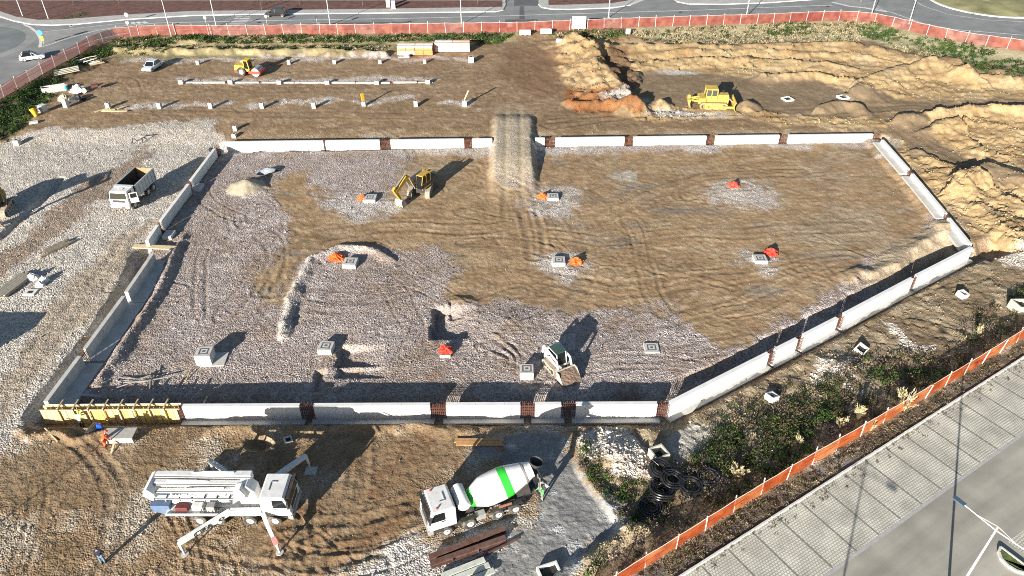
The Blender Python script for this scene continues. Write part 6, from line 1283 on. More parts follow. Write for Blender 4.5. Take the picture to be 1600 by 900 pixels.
# ---- junk at the upper left
def gz(px, py): c = G(px, py, .4); return c, hz(*c)
c, z = gz(57, 182); o = empty('yellow_chute', 'bright yellow plastic rubbish chute at the upper left', 'chute', (c[0], c[1], z), .3); MB().lathe((0, 0, 0), (-.25, .3, 1), [(0, .25), (1.2, .48), (1.25, .45), (.1, .2)], 14).build('tube', mat('chute_yellow', (.75, .42, .02), .5), o, smooth=True); MB().lathe((-.2, .25, 1.0), (-.25, .3, 1), [(0, .5), (.1, .52)], 14).build('rim', YW, o)
c, z = gz(69, 175); o = empty('ibc_tank', 'grey caged liquid tank beside the yellow chute', 'tank', (c[0], c[1], z), R(-20)); MB().box(-.5, .5, -.5, .5, .15, 1.15).build('tank', mat('tank_grey', (.52, .54, .54), .5), o, bevel=.08)
for x in np.linspace(-.55, .55, 5):
    for y in (-.55, .55): MB().beam((x, y, 0), (x, y, 1.2), .03, .03).build('cage_bar', GREYM, o)
MB().box(-.6, .6, -.6, .6, 0, .12).build('pallet', TIMB, o)
c, z = gz(105, 168); o = empty('white_drums', 'white fridge-like cabinet standing among the junk piles', 'cabinet', (c[0], c[1], z), R(-12)); MB().box(-.4, .35, -.35, .35, 0, 1.4).build('housing', POSTW, o, bevel=.03); MB().box(-.36, .32, -.37, -.352, .1, .8).build('door', GREYC, o)
o.name = 'white_cabinet'
heap('rubble_heap', 'pale sand heap behind the white cabinet among the junk', 100, 152, 1.1, .9, .9, mat('heap_sand', (.42, .37, .25), .9, var=.2), 71, 'heap', None, .5, .15)
heap('white_bag_pile', 'pile of white sacks beside the turquoise bin', 122, 139, 1.4, .9, 1.1, WB, 72, 'bags', None, .5, .3)
heap('tarpaulin', 'dark tarpaulin heap under the white sacks', 118, 153, 1.5, .8, .7, DARK, 73, 'tarpaulin', None, .5, .3)
c, z = gz(104, 141); o = empty('turquoise_bin', 'turquoise bin beside the white sacks', 'bin', (c[0], c[1], z)); MB().lathe((0, 0, 0), (0, 0, 1), [(0, .28), (.8, .38), (.82, .34), (.1, .24)], 14).build('shell', mat('turquoise', (.05, .42, .45), .5), o, smooth=True); MB().lathe((0, 0, .78), (0, 0, 1), [(0, .4), (.06, .4)], 14).build('rim', POSTW, o)
c, z = gz(150, 141); o = empty('wheelbarrow', 'dark red-brown metal stand beside the white sacks', 'stand', (c[0], c[1], z), .4); MB().prism([(-.6, .5), (.6, .6), (.5, 1.0), (-.5, .9)], -.35, .35).build('tray', mat('stand_red', (.10, .03, .025), .7), o)
for x in (-.4, .4):
    for y in (-.3, .3): MB().beam((x, y, 0), (x * .9, y, .6), .06, .06).build('leg', DARK, o)
o.name = 'metal_stand'
c, z = gz(85, 143); o = empty('concrete_trough', 'long dark trough with a white end beside the scrub', 'trough', (c[0], c[1], z), R(28)); MB().box(-1.6, 1.8, -.6, -.5, 0, .9).build('side', GREYC, o); MB().box(-1.6, 1.8, .5, .6, 0, .9).build('side', GREYC, o); MB().box(-1.7, -1.6, -.6, .6, 0, .95).build('end', WB, o); MB().box(-1.6, 1.8, -.5, .5, 0, .3).build('bottom', DARK, o)
c, z = gz(108, 117); o = empty('timber_frame_stack', 'pale timber frames stacked beside the junk at the upper left', 'timber', (c[0], c[1], z), R(30))
for k in range(4): MB().beam((-2.2, -.9 + k * .5, .2 + k * .1), (1.8, -.7 + k * .45, .35 + k * .12), .3, .08).build('frame_board', mat('frame_pale', (.55, .52, .42), .7), o)
rg = random.Random(8); c, z = gz(135, 98); o = empty('scrap_heap', 'heap of pale scrap poles and boards at the upper left', 'scrap', (c[0], c[1], z))
for k in range(16): a = rg.uniform(.1, .9); x, y = rg.uniform(-2.2, 2.2), rg.uniform(-1.3, 1.3); l_ = rg.uniform(.8, 2.4); MB().beam((x - l_ / 2 * math.cos(a), y - l_ / 2 * math.sin(a), .1 + rg.uniform(0, .5)), (x + l_ / 2 * math.cos(a), y + l_ / 2 * math.sin(a), .3 + rg.uniform(0, .6)), rg.uniform(.08, .3), .07).build('scrap_board', rg.choice([GREYC, POSTW, TB, GREYM]), o)
planks('plank_pile', 'wide pale boards beside the scrap heap', (142, 105), (163, 101), 3, .5, TB, .6, .06)
c, z = gz(53, 193); o = empty('white_sheet_pack', 'small white pack of sheets at the edge of the left scrub', 'sheets', (c[0], c[1], z), .5)
for k in range(3): MB().box(-.6 + .05 * k, .6, -.35, .35, .05 + k * .09, .12 + k * .09).build('sheet', POSTW, o)

# ---- off-frame container added to cast the shadow at the left
kk = 1 / math.tan(R(SUN_EL)); sx_, sy_ = math.sin(R(SUN_AZ)) * kk, math.cos(R(SUN_AZ)) * kk
tip = G(75, 487); hC = 2.3; bx, by = tip[0] - sx_ * hC, tip[1] - sy_ * hC
o = empty('shadow_container', 'blue-grey container added out of view on the left to cast a shadow', 'container', (bx - 6, by - 2.4, 0)); MB().box(0, 6, 0, 2.4, .1, hC).build('shell', mat('container_blue', (.12, .18, .25), .5, var=.1), o, bevel=.03); MB().box(.2, 5.8, -.03, -.005, .2, hC - .1).build('side_panel', mat('container_blue', (.12, .18, .25)), o); MB().box(-.1, 6.1, -.05, 2.45, 0, .095).build('base_frame', DARK, o)

# ---- street lamps and signs
def street_lamp(x, y, z, h, label, arms, r=.07, armlen=1.9, ang=0.0, group='street lamps'):
    o = empty('street_lamp', label, 'street lamp', (x, y, z), ang, group)
    MB().cyl((0, 0, 0), (0, 0, h + .25), r * 1.3, r * .7, 10).build('pole', POSTW if z < .5 else STEEL, o, smooth=True); MB().box(-.2, .2, -.2, .2, -.05, .12).build('base', GREYC, o)
    for s in arms:
        a = MB(); a.tube([(0, 0, h - .1), (s * armlen, 0, h + .05)], .04, 8); a.tube([(0, 0, h + .25), (s * armlen * .6, 0, h + .0)], .018, 5); ar = a.build('arm', POSTW if z < .5 else STEEL, o, smooth=True)
        hd = MB(); hd.prism([(s * armlen, h - .02), (s * (armlen + .75), h + .02), (s * (armlen + .7), h + .12), (s * armlen, h + .1)], -.17, .17); hd.build('lamp_head', mat('lamp_head_blue', (.06, .10, .14), .5), ar)
    return o
A1 = G(1557, 827, 8.5); street_lamp(A1[0], A1[1], 0, 8.5, 'white double-arm street lamp over the parking road, lower right', (-1, 1), .075, 2.0, PK_ANG + R(90) - R(0))
T2 = G(1352, 731); street_lamp(T2[0] - sx_ * 8.5, T2[1] - sy_ * 8.5, 0, 8.5, 'white street lamp standing below the picture, only its shadow in view', (-1, 1), .075, 2.0, PK_ANG + R(90))
T3 = G(168, 687); street_lamp(T3[0] - sx_ * 8.5, T3[1] - sy_ * 8.5, 0, 8.5, 'white street lamp left of the picture, only its shadow in view', (1,), .075, 1.6, 2.2)
LP = [(36, 26), (76, 30), (268, 57), (338, 41), (516, 39), (721, 37.5), (951, 27.5), (1166, 26), (1361, 25), (1420, 37)]
pl_ = ['leftmost tall lamp on the far pavement by the roundabout', 'second tall lamp on the far pavement by the roundabout', 'tall lamp behind the red fence left of the crossing', 'tall lamp beside the zebra crossing', 'tall lamp behind the fence right of the black car', 'tall lamp on the far road left of the driveway', 'tall lamp on the far road right of the site board', 'tall lamp on the far road above the dry grass', 'tall lamp by the right splitter island', 'tall lamp beside the right roundabout']
for (x, y), l in zip(LP, pl_): c = G(x, y, ROAD_Z); street_lamp(c[0], c[1], ROAD_Z, 9, l, (1 if y < 32 and x < 200 else -1,), .085, 1.6, R(90), 'tall lamps along the far road')
for i, (x, y) in enumerate([(115, 7), (186, 6), (409, 16), (468, 7), (567, 10), (746, 7), (138, 6)][:6]):
    c = G(x, y, KZ); o = empty('sapling', 'thin bare stake tree in the red mulch, %s from the left' % ORD[i], 'tree', (c[0], c[1], KZ), 0, 'young trees in the mulch bed'); rg = random.Random(i)
    MB().cyl((0, 0, 0), (.05, 0, 2.6), .05, .025, 6).build('trunk', mat('bark', (.14, .11, .08), .9), o); t = MB()
    for k in range(9): a = rg.uniform(0, 6.28); z0 = rg.uniform(1.3, 2.5); t.tube([(.03, 0, z0), (.5 * math.cos(a), .5 * math.sin(a), z0 + .5), (.65 * math.cos(a), .65 * math.sin(a), z0 + .9)], .014, 4)
    t.build('twigs', MATS['bark'], o)
def sign(px, py, label, discs, h=2.4):
    c = G(px, py, ROAD_Z); o = empty('road_sign', label, 'road sign', (c[0], c[1], ROAD_Z)); MB().cyl((0, 0, 0), (0, 0, h), .04, n=8).build('post', STEEL, o)
    for z, r_, m in discs: MB().lathe((0, -.05, z), (0, -1, 0), [(0, r_), (.02, r_)], 16).build('disc', m, o) if r_ > 0 else MB().box(-.28, .28, -.08, -.05, z - .45, z + .45).build('marker_plate', m, o)
    return o
BLU = mat('sign_blue', (.03, .25, .62), .5); YSG = mat('sign_yellow', (.80, .58, .03), .5)
sign(69, 69, 'blue keep-right sign over a yellow marker on the left splitter island', [(2.2, .5, BLU), (1.1, -1, YSG)]); sign(201, 36, 'white keep-right sign at the tip of the left splitter', [(1.7, .4, POSTW)], 1.9)
sign(498, 52, 'thin post with a dark round sign behind the red fence', [(3.2, .35, DARK)], 3.4); sign(206, 60, 'thin post with a pale sign at the bend of the red fence', [(3.0, .3, POSTW)], 3.2); sign(327, 57, 'thin post with a white sign by the zebra crossing', [(3.6, .3, POSTW)], 3.8); sign(418, 41, 'thin post with a small sign below the black car', [(2.0, .3, POSTW)], 2.2)
sign(1345, 3, 'white keep-right sign on the right splitter island', [(1.6, .45, POSTW)], 1.8)

# ---- people
SKIN = mat('skin', (.42, .26, .18), .6, var=.05); HAIR = mat('hair_dark', (.03, .022, .018), .8)
def skin_mesh(name, joints, edges, m, parent, root=0, lv=2):
    me = bpy.data.meshes.new(name); me.from_pydata([j[0] for j in joints], edges, []); me.materials.append(m); o = bpy.data.objects.new(name, me); col.objects.link(o); o.parent = parent
    sk = o.modifiers.new('skin', 'SKIN'); sk.use_smooth_shade = True
    sv = me.skin_vertices[0].data
    for i, j in enumerate(joints): rr = j[1]; sv[i].radius = rr if isinstance(rr, tuple) else (rr, rr); sv[i].use_root = (i == root)
    sb_ = o.modifiers.new('sub', 'SUBSURF'); sb_.levels = 1; sb_.render_levels = lv
    return o
def person(loc, hd, label, top, legs, hat=None, lean=0.0, arm=((.28, .05, 1.15), (.27, .18, .92)), arm2=((-.28, .05, 1.15), (-.27, .18, .92)), crouch=0.0):
    """x = left/right, y = forward, origin between the feet"""
    r = empty('person', label, 'person', loc, hd); k = crouch; L = lambda x, y, z: (x, y + lean * max(0, z - .9), z - k * min(1, max(0, (z - .1) / .8)))
    knee = .25 * k / .3 if k else 0
    J = [(L(0, 0, .95), .13), (L(0, 0, 1.15), .13), (L(0, 0, 1.36), .15), (L(0, .01, 1.48), .06), (L(0, .03, 1.56), .06), (L(0, .04, 1.66), (.085, .095)), (L(0, .035, 1.74), .07)]
    E_ = [(0, 1), (1, 2), (2, 3), (3, 4), (4, 5), (5, 6)]
    def limb(pr, pts):
        for p in pts: J.append(p); E_.append((pr, len(J) - 1)); pr = len(J) - 1
        return pr
    hands = []
    for s, (el, wr) in ((1, arm), (-1, arm2)):
        sh = limb(2, [(L(s * .19, 0, 1.40), .065), (L(*el), .045), (L(*wr), .032)]); hx, hy, hz_ = L(*wr); d = Vector((hx, hy, hz_)) - Vector(L(*el)); d.normalize()
        pal = Vector((hx, hy, hz_)) + d * .07; pi_ = limb(sh, [(tuple(pal), (.035, .022))])
        for q in range(4):
            off = Vector((0, 1, 0)).cross(d).normalized() * (q - 1.5) * .022; b0 = pal + d * .04 + off; limb(pi_, [(tuple(b0), .009), (tuple(b0 + d * (.045 - .006 * abs(q - 1.3)) + Vector((0, .008, 0))), .008)])
        th = Vector((hx, hy, hz_)) + d * .03 + Vector((0, .03, 0)); limb(pi_, [(tuple(th + d * .03), .010), (tuple(th + d * .07 + Vector((0, .01, 0))), .008)])
    for s in (-1, 1): limb(0, [(L(s * .10, 0, .88), .095), (L(s * .11, .03 + knee, .50), .065), (L(s * .11, -.02, .10), .045), ((s * .12, .03, .045), .04), ((s * .12, .15, .035), .035)])
    body = skin_mesh('body', J, E_, SKIN, r)
    JJ = [(L(0, 0, .86), (.175, .14)), (L(0, 0, 1.12), (.165, .135)), (L(0, 0, 1.36), (.19, .14)), (L(0, .01, 1.47), .08)]; EE = [(0, 1), (1, 2), (2, 3)]
    for s, (el, wr) in ((1, arm), (-1, arm2)):
        b0 = len(JJ); JJ += [(L(s * .20, 0, 1.40), .085), (L(*el), .065), (L(*wr), .05)]; EE += [(2, b0), (b0, b0 + 1), (b0 + 1, b0 + 2)]
    skin_mesh('jacket', JJ, EE, top, r)
    JJ = [(L(0, 0, .95), (.15, .125))]; EE = []
    for s in (-1, 1): b0 = len(JJ); JJ += [(L(s * .10, 0, .86), .105), (L(s * .11, .03 + knee, .50), .08), (L(s * .11, -.02, .12), .065)]; EE += [(0, b0), (b0, b0 + 1), (b0 + 1, b0 + 2)]
    skin_mesh('trousers', JJ, EE, legs, r)
    for s in (-1, 1): MB().prism([(-.10, 0), (.19, 0), (.19, .05), (.06, .11), (-.10, .12)], s * .12 - .05, s * .12 + .05).build('shoe', DARK, r, bevel=.02).rotation_euler = (0, 0, R(90)) if False else (0, 0, 0)
    for o in r.children:
        if o.name.startswith('shoe'):
            for v in o.data.vertices: v.co = Vector((v.co.y, v.co.x, v.co.z))
            o.data.flip_normals()
    hx, hy, hz_ = L(0, .035, 1.74)
    if hat: MB().lathe((hx, hy, hz_ - .05), (0, 0, 1), [(0, .15), (.01, .125), (.06, .12), (.11, .085), (.135, .01)], 18).build('helmet', hat, r, smooth=True)
    else: MB().lathe((hx, hy - .01, hz_ - .08), (0, 0, 1), [(0, .09), (.05, .103), (.1, .09), (.135, .05), (.145, .01)], 16).build('hair', HAIR, r, smooth=True)
    fc = MB()
    for s in (-1, 1): fc.lathe((hx + s * .034, hy + .078, hz_ - .065), (0, 1, 0), [(0, .013), (.012, .008), (.014, .001)], 8)
    fc.build('eyes', HAIR, r)['kind'] = 'stuff'
    fc = MB(); fc.prism([(hy + .07, hz_ - .065), (hy + .112, hz_ - .105), (hy + .075, hz_ - .115)], -.014, .014); fc.v = [(v[1] + hx, v[0], v[2]) for v in fc.v]; fc.build('nose', SKIN, r)
    fc = MB(); fc.box(hx - .026, hx + .026, hy + .07, hy + .088, hz_ - .142, hz_ - .132); fc.build('mouth', mat('lips', (.30, .12, .10), .6), r)
    for s in (-1, 1): MB().lathe((hx + s * .088, hy, hz_ - .08), (s, 0, 0), [(0, .03), (.02, .024), (.022, .001)], 8).build('ear', SKIN, r, smooth=True)
    return r
NAVY = mat('cloth_navy', (.012, .018, .05), .85, var=.15); JEAN = mat('cloth_jeans', (.12, .20, .30), .85, var=.15); HIVG = mat('cloth_green', (.42, .60, .36), .8, var=.12); HIVO = mat('cloth_orange', (.85, .10, .015), .7, var=.1); BLK = mat('cloth_black', (.02, .02, .022), .9); HLY = mat('helmet_yellow', (.55, .62, .03), .4); HIVG2 = mat('cloth_bright_green', (.10, .52, .10), .75, var=.12)
c = G(162, 880); person((c[0], c[1], hz(*c)), R(20), 'person in a navy jacket and jeans standing alone at the lower left', NAVY, JEAN)
c = G(129, 648, .3); person((c[0], fw.location.y - .95, NB + .02), R(5), 'worker in a pale green top leaning over the yellow formwork', HIVG, BLK, HLY, .35, ((.3, .3, 1.2), (.25, .5, 1.1)), ((-.3, .3, 1.2), (-.25, .5, 1.1)))
c = G(167, 692); person((c[0], c[1] - .4, .0), R(-60), 'worker in orange bending at the grey bench', HIVO, HIVO, mat('helmet_red', (.7, .08, .03), .4), .6, ((.26, .45, 1.0), (.2, .6, .85)), ((-.26, .45, 1.0), (-.2, .6, .85)), .18)
c = G(846, 781); person((c[0], c[1], hz(*c)), R(120), 'worker in bright green standing behind the mixer truck', HIVG2, mat('cloth_grey', (.25, .3, .22), .85), None, .05, ((.3, .15, 1.15), (.25, .35, 1.2)), ((-.28, .05, 1.15), (-.27, .18, .92)))
# ================================================================== loose stones and plants
def attr_mat(name, rough=0.9, transl=0.0):
    m = bpy.data.materials.new(name); m.use_nodes = True; N = m.node_tree.nodes; L = m.node_tree.links; p = N['Principled BSDF']; p.inputs['Roughness'].default_value = rough; p.inputs['Specular IOR Level'].default_value = 0.2
    a = N.new('ShaderNodeAttribute'); a.attribute_name = 'tint'
    nz = N.new('ShaderNodeTexNoise'); nz.inputs['Scale'].default_value = 6; mr = N.new('ShaderNodeMapRange'); mr.inputs[3].default_value = .7; mr.inputs[4].default_value = 1.3; L.new(nz.outputs['Fac'], mr.inputs[0])
    mx = N.new('ShaderNodeMix'); mx.data_type = 'RGBA'; mx.blend_type = 'MULTIPLY'; mx.inputs[0].default_value = 1; L.new(a.outputs['Color'], mx.inputs[6]); L.new(mr.outputs[0], mx.inputs[7]); L.new(mx.outputs[2], p.inputs['Base Color'])
    if transl:
        t = N.new('ShaderNodeBsdfTranslucent'); L.new(mx.outputs[2], t.inputs[0]); ms = N.new('ShaderNodeMixShader'); ms.inputs[0].default_value = transl; L.new(p.outputs[0], ms.inputs[1]); L.new(t.outputs[0], ms.inputs[2]); L.new(ms.outputs[0], N['Material Output'].inputs[0])
    return m
STONE_M = attr_mat('loose_stone', .9); LEAF_M = attr_mat('leaf', .7, .25)
def np_mesh(name, co, faces, tint, m, label, parent=None):
    me = bpy.data.meshes.new(name); k = faces.shape[1]
    me.vertices.add(len(co)); me.vertices.foreach_set('co', co.astype(np.float32).ravel()); me.loops.add(faces.size); me.loops.foreach_set('vertex_index', faces.ravel().astype(np.int32))
    me.polygons.add(len(faces)); me.polygons.foreach_set('loop_start', np.arange(0, faces.size, k, dtype=np.int32)); me.polygons.foreach_set('loop_total', np.full(len(faces), k, np.int32)); me.update()
    at = me.color_attributes.new('tint', 'FLOAT_COLOR', 'POINT'); at.data.foreach_set('color', np.concatenate([tint, np.ones((len(tint), 1))], 1).astype(np.float32).ravel()); me.materials.append(m)
    o = bpy.data.objects.new(name, me); col.objects.link(o)
    if parent: o.parent = parent
    else: tag(o, label, kind='stuff')
    return o
def scatter_stones():
    n = 170000
    px = rng.uniform(-120, 1720, n); py = 70 + (960 - 70) * rng.random(n) ** 0.85
    v = (py - 450) / CAM_F; t = CAM_H / (_s + v * _c); X = (px - 800) / CAM_F * t; Y = (_c - v * _s) * t
    Z, M = terrain(X, Y); C, g = soil_colour(X, Y, M, Z)
    rough = np.clip(0.45 * M['sand'] * (1 - M['rtrack']) + 0.25 * M['east'] + 0.5 * M['red'], 0, 1)
    keep = rng.random(n) < np.clip(0.60 * g ** 1.6 + 0.05 + rough, 0, .75)
    fy2 = np.interp(X, FENCE2[:, 0], FENCE2[:, 1]); keep &= ~((Y < fy2) & (X > 0)); fy = np.interp(X, FENCE[:, 0], FENCE[:, 1]); keep &= Y < fy - .3
    X, Y, Z, C, g, M_in, hill = X[keep], Y[keep], Z[keep], C[keep], g[keep], M['in'][keep], M['hill_l'][keep]
    pile = np.maximum.reduce([M['pile_' + k][keep] for k in 'abcd'])
    sandk = M['sand'][keep] * (1 - M['rtrack'][keep]) + .7 * M['red'][keep] + .5 * M['east'][keep] + .6 * M['shaded_scarp'][keep]
    k = len(X); s = 0.024 + 0.055 * rng.random(k) ** 2.2 + 0.05 * pile * rng.random(k) + 0.07 * (rng.random(k) < .03)
    s *= (0.8 + 0.25 * np.clip(Y / 60, 0.6, 2.2)) * (0.55 + 0.35 * g)
    s += np.clip(sandk, 0, 1) * .16 * rng.random(k) ** 3
    base = np.array([(1, 0, 0), (0, 1, 0), (-1, 0, 0), (0, -1, 0), (0, 0, .75), (0, 0, -.6)], float)
    tri = np.array([(0, 1, 4), (1, 2, 4), (2, 3, 4), (3, 0, 4), (1, 0, 5), (2, 1, 5), (3, 2, 5), (0, 3, 5)])
    a = rng.uniform(0, 6.28, k); ca, sa = np.cos(a), np.sin(a)
    P = base[None] * rng.uniform(.65, 1.35, (k, 6, 1)) + rng.normal(0, .12, (k, 6, 3))
    x = P[..., 0] * ca[:, None] - P[..., 1] * sa[:, None]; y = P[..., 0] * sa[:, None] + P[..., 1] * ca[:, None]
    co = np.stack([X[:, None] + x * s[:, None], Y[:, None] + y * s[:, None], Z[:, None] + (P[..., 2] + .25) * s[:, None]], -1).reshape(-1, 3)
    f = (tri[None] + 6 * np.arange(k)[:, None, None]).reshape(-1, 3)
    br = rng.uniform(.75, 1.35, k) + .3 * g * (rng.random(k) < .3) - .35 * (rng.random(k) < .2); tint = np.clip(C * br[:, None] + np.array([.06, .05, .04])[None] * g[:, None], .02, .8); tint = np.repeat(tint, 6, 0)
    np_mesh('loose_stones', co, f, tint, STONE_M, 'loose gravel stones and soil clods strewn over the site')
scatter_stones()

def leaf_clumps(name, label, X, Y, rad, hgt, cols, per, leaf, up=0.3, m=None, zs=None):
    """leaf-sized quads spread through low mounds"""
    k = len(X)
    if zs is None: zs, _ = terrain(X, Y, False)
    idx = np.repeat(np.arange(k), per); n = len(idx)
    d = rng.normal(0, 1, (n, 3)); d /= np.linalg.norm(d, axis=1)[:, None]; d[:, 2] = np.abs(d[:, 2]); rr = rng.random(n) ** .45
    lump = 0.7 + .5 * rng.random(n)
    c = np.stack([X[idx] + d[:, 0] * rr * rad[idx] * lump, Y[idx] + d[:, 1] * rr * rad[idx] * lump, zs[idx] + .02 + d[:, 2] * rr * hgt[idx] * lump], -1)
    u = rng.normal(0, 1, (n, 3)); u[:, 2] += up; u /= np.linalg.norm(u, axis=1)[:, None]; w_ = np.cross(u, rng.normal(0, 1, (n, 3))); w_ /= np.linalg.norm(w_, axis=1)[:, None]
    L_ = (leaf * rng.uniform(.6, 1.5, n))[:, None]; W_ = L_ * .42
    co = np.stack([c - u * L_ * .5, c + w_ * W_ * .5, c + u * L_ * .5, c - w_ * W_ * .5], 1).reshape(-1, 3)
    f = np.arange(4 * n).reshape(-1, 4); t = cols[idx] * rng.uniform(.6, 1.45, (n, 1)); t = np.repeat(np.clip(t, .005, .8), 4, 0)
    return np_mesh(name, co, f, t, m or LEAF_M, label)
def area_points(poly, n, z=0.0):
    P = GP(poly, z); out = []
    while len(out) < n:
        q = rng.uniform(P.min(0), P.max(0), (n * 3, 2)); q = q[inside(q[:, 0], q[:, 1], P)]; out += list(map(tuple, q))
    q = np.array(out[:n]); return q[:, 0], q[:, 1]
PAL = dict(dark=(.026, .045, .014), green=(.045, .085, .02), bright=(.07, .13, .03), olive=(.095, .09, .04), brown=(.17, .125, .08), dry=(.34, .29, .18), purple=(.15, .12, .11))
def pick(k, names, w_, nz=None):
    A_ = np.array([PAL[q] for q in names]); i = rng.choice(len(names), k, p=np.array(w_) / sum(w_)); return A_[i]
# scrub belt above the orange fence
X, Y = area_points([(895, 905), (975, 838), (965, 800), (1000, 785), (1015, 760), (1115, 690), (1135, 650), (1200, 640), (1260, 612), (1350, 560), (1400, 552), (1450, 545), (1520, 492), (1600, 452), (1700, 395), (1700, 465), (1600, 520), (1390, 650), (1250, 730), (1150, 790), (1050, 855), (940, 930)], 950)
nz = fbm(X * .22, Y * .22, 301, 3); cols = np.where((nz > .28)[:, None], pick(len(X), ['dark', 'green', 'bright', 'olive'], [4, 3, .8, 4]), pick(len(X), ['olive', 'brown', 'purple', 'dry', 'dark'], [4, 4, 3.5, 1.8, 2.0]))
ok = rng.random(len(X)) < np.clip(.55 + nz, .2, 1); X, Y, cols = X[ok], Y[ok], cols[ok]
leaf_clumps('scrub', 'dense dark green and brown scrub above the orange fence', X, Y, rng.uniform(.3, .85, len(X)), rng.uniform(.2, .75, len(X)), cols, 75, .16)
X, Y = area_points([(1090, 660), (1130, 640), (1230, 600), (1330, 620), (1320, 660), (1180, 700), (1120, 720)], 220); leaf_clumps('scrub', 'thin olive and grey weeds below the slanting wall', X, Y, rng.uniform(.25, .6, len(X)), rng.uniform(.1, .35, len(X)), pick(len(X), ['olive', 'dry', 'green', 'purple'], [4, 2, 3, 3]), 34, .14)
X, Y = area_points([(908, 690), (922, 690), (940, 730), (955, 750), (1000, 752), (1005, 770), (955, 795), (930, 765), (908, 735)], 110); leaf_clumps('weeds', 'green weeds along the sludge bank beside the stone heap', X, Y, rng.uniform(.2, .5, len(X)), rng.uniform(.12, .4, len(X)), pick(len(X), ['green', 'bright', 'olive', 'brown'], [4, 3, 3, 3]), 40, .13)
# weeds along the kerb strip
X, Y = area_points([(985, 906), (1150, 802), (1390, 662), (1600, 534), (1600, 550), (1417, 670), (1200, 808), (1060, 900)], 420); leaf_clumps('dry_weeds', 'dry brown weeds between the orange fence and the kerb', X, Y, rng.uniform(.15, .45, len(X)), rng.uniform(.06, .25, len(X)), pick(len(X), ['brown', 'dry', 'olive', 'purple', 'dark'], [4, 2.5, 3, 2, 1]), 26, .11)
s_ = rng.uniform(-10, 40, 160); t_ = dep - rng.random(160) ** 2.5 * 1.1; q = e0[None] + pk[None] * s_[:, None] + pn[None] * t_[:, None]
leaf_clumps('dry_weeds', 'dead leaves and weeds drifted along the parking kerb', q[:, 0], q[:, 1], rng.uniform(.1, .4, 160), rng.uniform(.03, .12, 160), pick(160, ['brown', 'purple', 'dry', 'olive'], [4, 3, 2, 2]), 16, .09, zs=np.full(160, .0))
# left scrub slope
X, Y = area_points([(-200, 300), (0, 168), (60, 130), (128, 90), (160, 78), (195, 72), (190, 80), (150, 92), (112, 108), (90, 130), (78, 152), (50, 182), (20, 208), (-40, 232), (-200, 320)], 620, .6)
nz = fbm(X * .2, Y * .2, 302, 3); lo = sstep(-60, -72, X + (Y - 125) * .4); leaf_clumps('scrub', 'dark green scrub on the left slope below the red fence', X, Y, rng.uniform(.4, 1.0, len(X)), rng.uniform(.2, .8, len(X)) * (.5 + .5 * lo), np.where((nz + .5 * lo > .1)[:, None], pick(len(X), ['dark', 'green', 'bright'], [3, 4, 1.5]), pick(len(X), ['olive', 'brown', 'dry'], [4, 3, 1])), 46, .22)
# verge below the far fence, left half
def verge(poly, n, names, w_, label, hg, per=28, leaf=.3, z=.8, name='verge_scrub'):
    X, Y = area_points(poly, n, z); leaf_clumps(name, label, X, Y, rng.uniform(.35, .95, n), rng.uniform(.15, hg, n), pick(n, names, w_), per, leaf)
verge([(175, 66), (230, 59), (620, 57), (800, 54), (800, 58), (760, 62), (620, 64), (420, 66), (300, 67), (200, 72)], 620, ['dark', 'green', 'bright', 'olive', 'dry'], [4, 5, 2, 2, 1], 'green bushes at the foot of the red fence, left half', .8)
verge([(190, 76), (300, 70), (420, 70), (600, 68), (610, 76), (560, 80), (440, 78), (300, 78), (200, 86)], 260, ['green', 'olive', 'dry', 'dark'], [3, 3, 4, 2], 'patchy green and dry weeds on the spoil bank', .55)
verge([(740, 60), (800, 56), (790, 64), (745, 68)], 60, ['green', 'bright', 'olive'], [3, 2, 2], 'green weeds beside the right brick stack', .5)
verge([(860, 56), (905, 50), (960, 48), (985, 52), (940, 60), (880, 62)], 150, ['green', 'olive', 'dry', 'bright'], [3, 3, 3, 2], 'green and dry weeds below the white site board', .55)
# right half: dry grass with bushes
verge([(985, 49), (1100, 44), (1200, 40), (1325, 36), (1365, 40), (1340, 62), (1200, 68), (1080, 72), (1010, 62)], 620, ['dry', 'dry', 'olive', 'brown', 'green'], [7, 3, 2, .7, .8], 'pale dry grass along the far fence, right half', .6, 30, .34, .8, 'dry_grass')
for P_, n, l in [([(1200, 40), (1262, 37), (1280, 50), (1240, 56), (1200, 52)], 85, 'green bushes in the dry grass below the fence'), ([(1335, 42), (1362, 38), (1400, 48), (1420, 56), (1395, 64), (1350, 58)], 110, 'dense green bushes where the far fence bends'), ([(1415, 58), (1460, 62), (1540, 74), (1560, 84), (1500, 92), (1440, 76)], 150, 'green bushes below the fence by the right roundabout'), ([(1478, 92), (1540, 90), (1620, 95), (1720, 110), (1720, 130), (1600, 126), (1540, 118)], 200, 'green creeper over the sand bank at the right edge'), ([(1390, 66), (1420, 72), (1470, 86), (1440, 90), (1395, 76)], 60, 'dry grass and weeds on the bank crest')]:
    verge(P_, n, ['green', 'bright', 'dark', 'olive'] if 'dry' not in l[:4] else ['dry', 'olive', 'green'], [4, 3, 2, 1] if 'dry' not in l[:4] else [3, 2, 1], l, .85, 36, .27, .8)
verge([(85, 30), (105, 26), (135, 18), (140, 22), (110, 29)], 45, ['green', 'olive', 'bright'], [3, 3, 1], 'green patch of weeds in the red mulch bed', .35, 26, .3, KZ)
verge([(1470, 5), (1600, 8), (1600, 24), (1520, 20)], 130, ['olive', 'dry', 'green'], [4, 3, 2], 'rough grass on the right roundabout island', .25, 20, .3, 1.3)
verge([(395, 2), (440, 2), (440, 8), (400, 7)], 25, ['olive', 'green'], [3, 2], 'small green weeds behind the black car', .3, 20, .3, KZ)
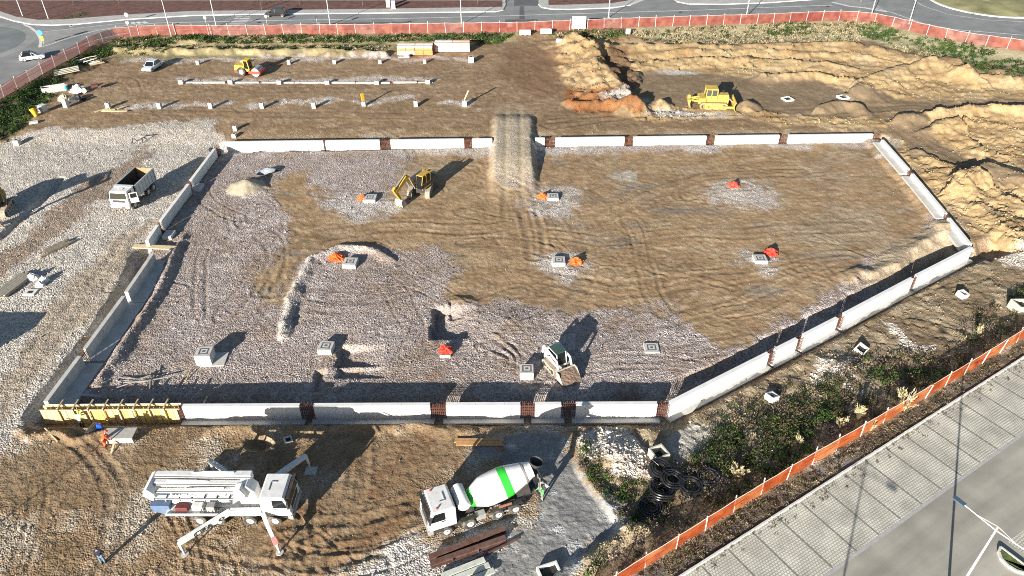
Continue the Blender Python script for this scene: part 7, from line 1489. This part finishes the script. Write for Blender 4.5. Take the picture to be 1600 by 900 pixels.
X, Y = area_points([(1150, 97), (1175, 95), (1180, 112), (1155, 115)], 14); leaf_clumps('weeds', 'few green weeds on the sand above the bulldozer', X, Y, rng.uniform(.2, .5, 14), rng.uniform(.1, .3, 14), pick(14, ['green', 'dark'], [1, 1]), 30, .25)

# reeds that stand out singly
def reed(px, py, h, n, label, spread=.7):
    c = G(px, py); z = H(*c); o = empty('reed_clump', label, 'reeds', (c[0], c[1], z), 0, 'dry reed clumps'); rg = random.Random(px); t = MB(); pts = []
    for k in range(n):
        a = rg.uniform(0, 6.28); s = rg.uniform(.1, 1) * spread; hh = h * rg.uniform(.6, 1.1); e = (s * math.cos(a), s * math.sin(a), hh); t.tube([(e[0] * .15, e[1] * .15, 0), (e[0] * .5, e[1] * .5, hh * .6), e], .022, 4); pts.append(e)
    t.build('reed_stems', mat('reed', (.44, .38, .22), .8, var=.2), o)
    P = np.array(pts); k = 14 * len(P); i = np.repeat(np.arange(len(P)), 14); cc = P[i] * (1 - rng.random((k, 1)) * .35) + rng.normal(0, .05, (k, 3)); u = P[i] / np.linalg.norm(P[i], axis=1)[:, None] + rng.normal(0, .4, (k, 3)); w_ = np.cross(u, rng.normal(0, 1, (k, 3))); w_ /= np.linalg.norm(w_, axis=1)[:, None]
    co = np.stack([cc - u * .12, cc + w_ * .035, cc + u * .12, cc - w_ * .035], 1).reshape(-1, 3); pl = np_mesh('reed_plumes', co, np.arange(4 * k).reshape(-1, 4), np.repeat(np.array([(.48, .42, .26)]) * rng.uniform(.7, 1.3, (k, 1)), 4, 0), LEAF_M, None, o); pl['kind'] = 'stuff'
reed(1408, 640, 1.9, 34, 'largest dry reed clump growing through the orange fence', 1.1); reed(1340, 655, 1.5, 16, 'tall narrow dry reed clump left of the largest one', .5); reed(1312, 668, 1.2, 10, 'small dry reed clump at the left of the three in the scrub', .5); reed(1360, 672, 1.1, 9, 'thin dry reed clump close to the fence below the tall ones', .4); reed(1526, 522, 1.2, 12, 'dry reed clump alone in the scrub at the far right', .5); reed(1152, 742, .8, 26, 'round dry tuft right of the black pipe coils', .8); reed(1248, 692, .8, 12, 'small pale dry tuft in the scrub right of the coils', .5)
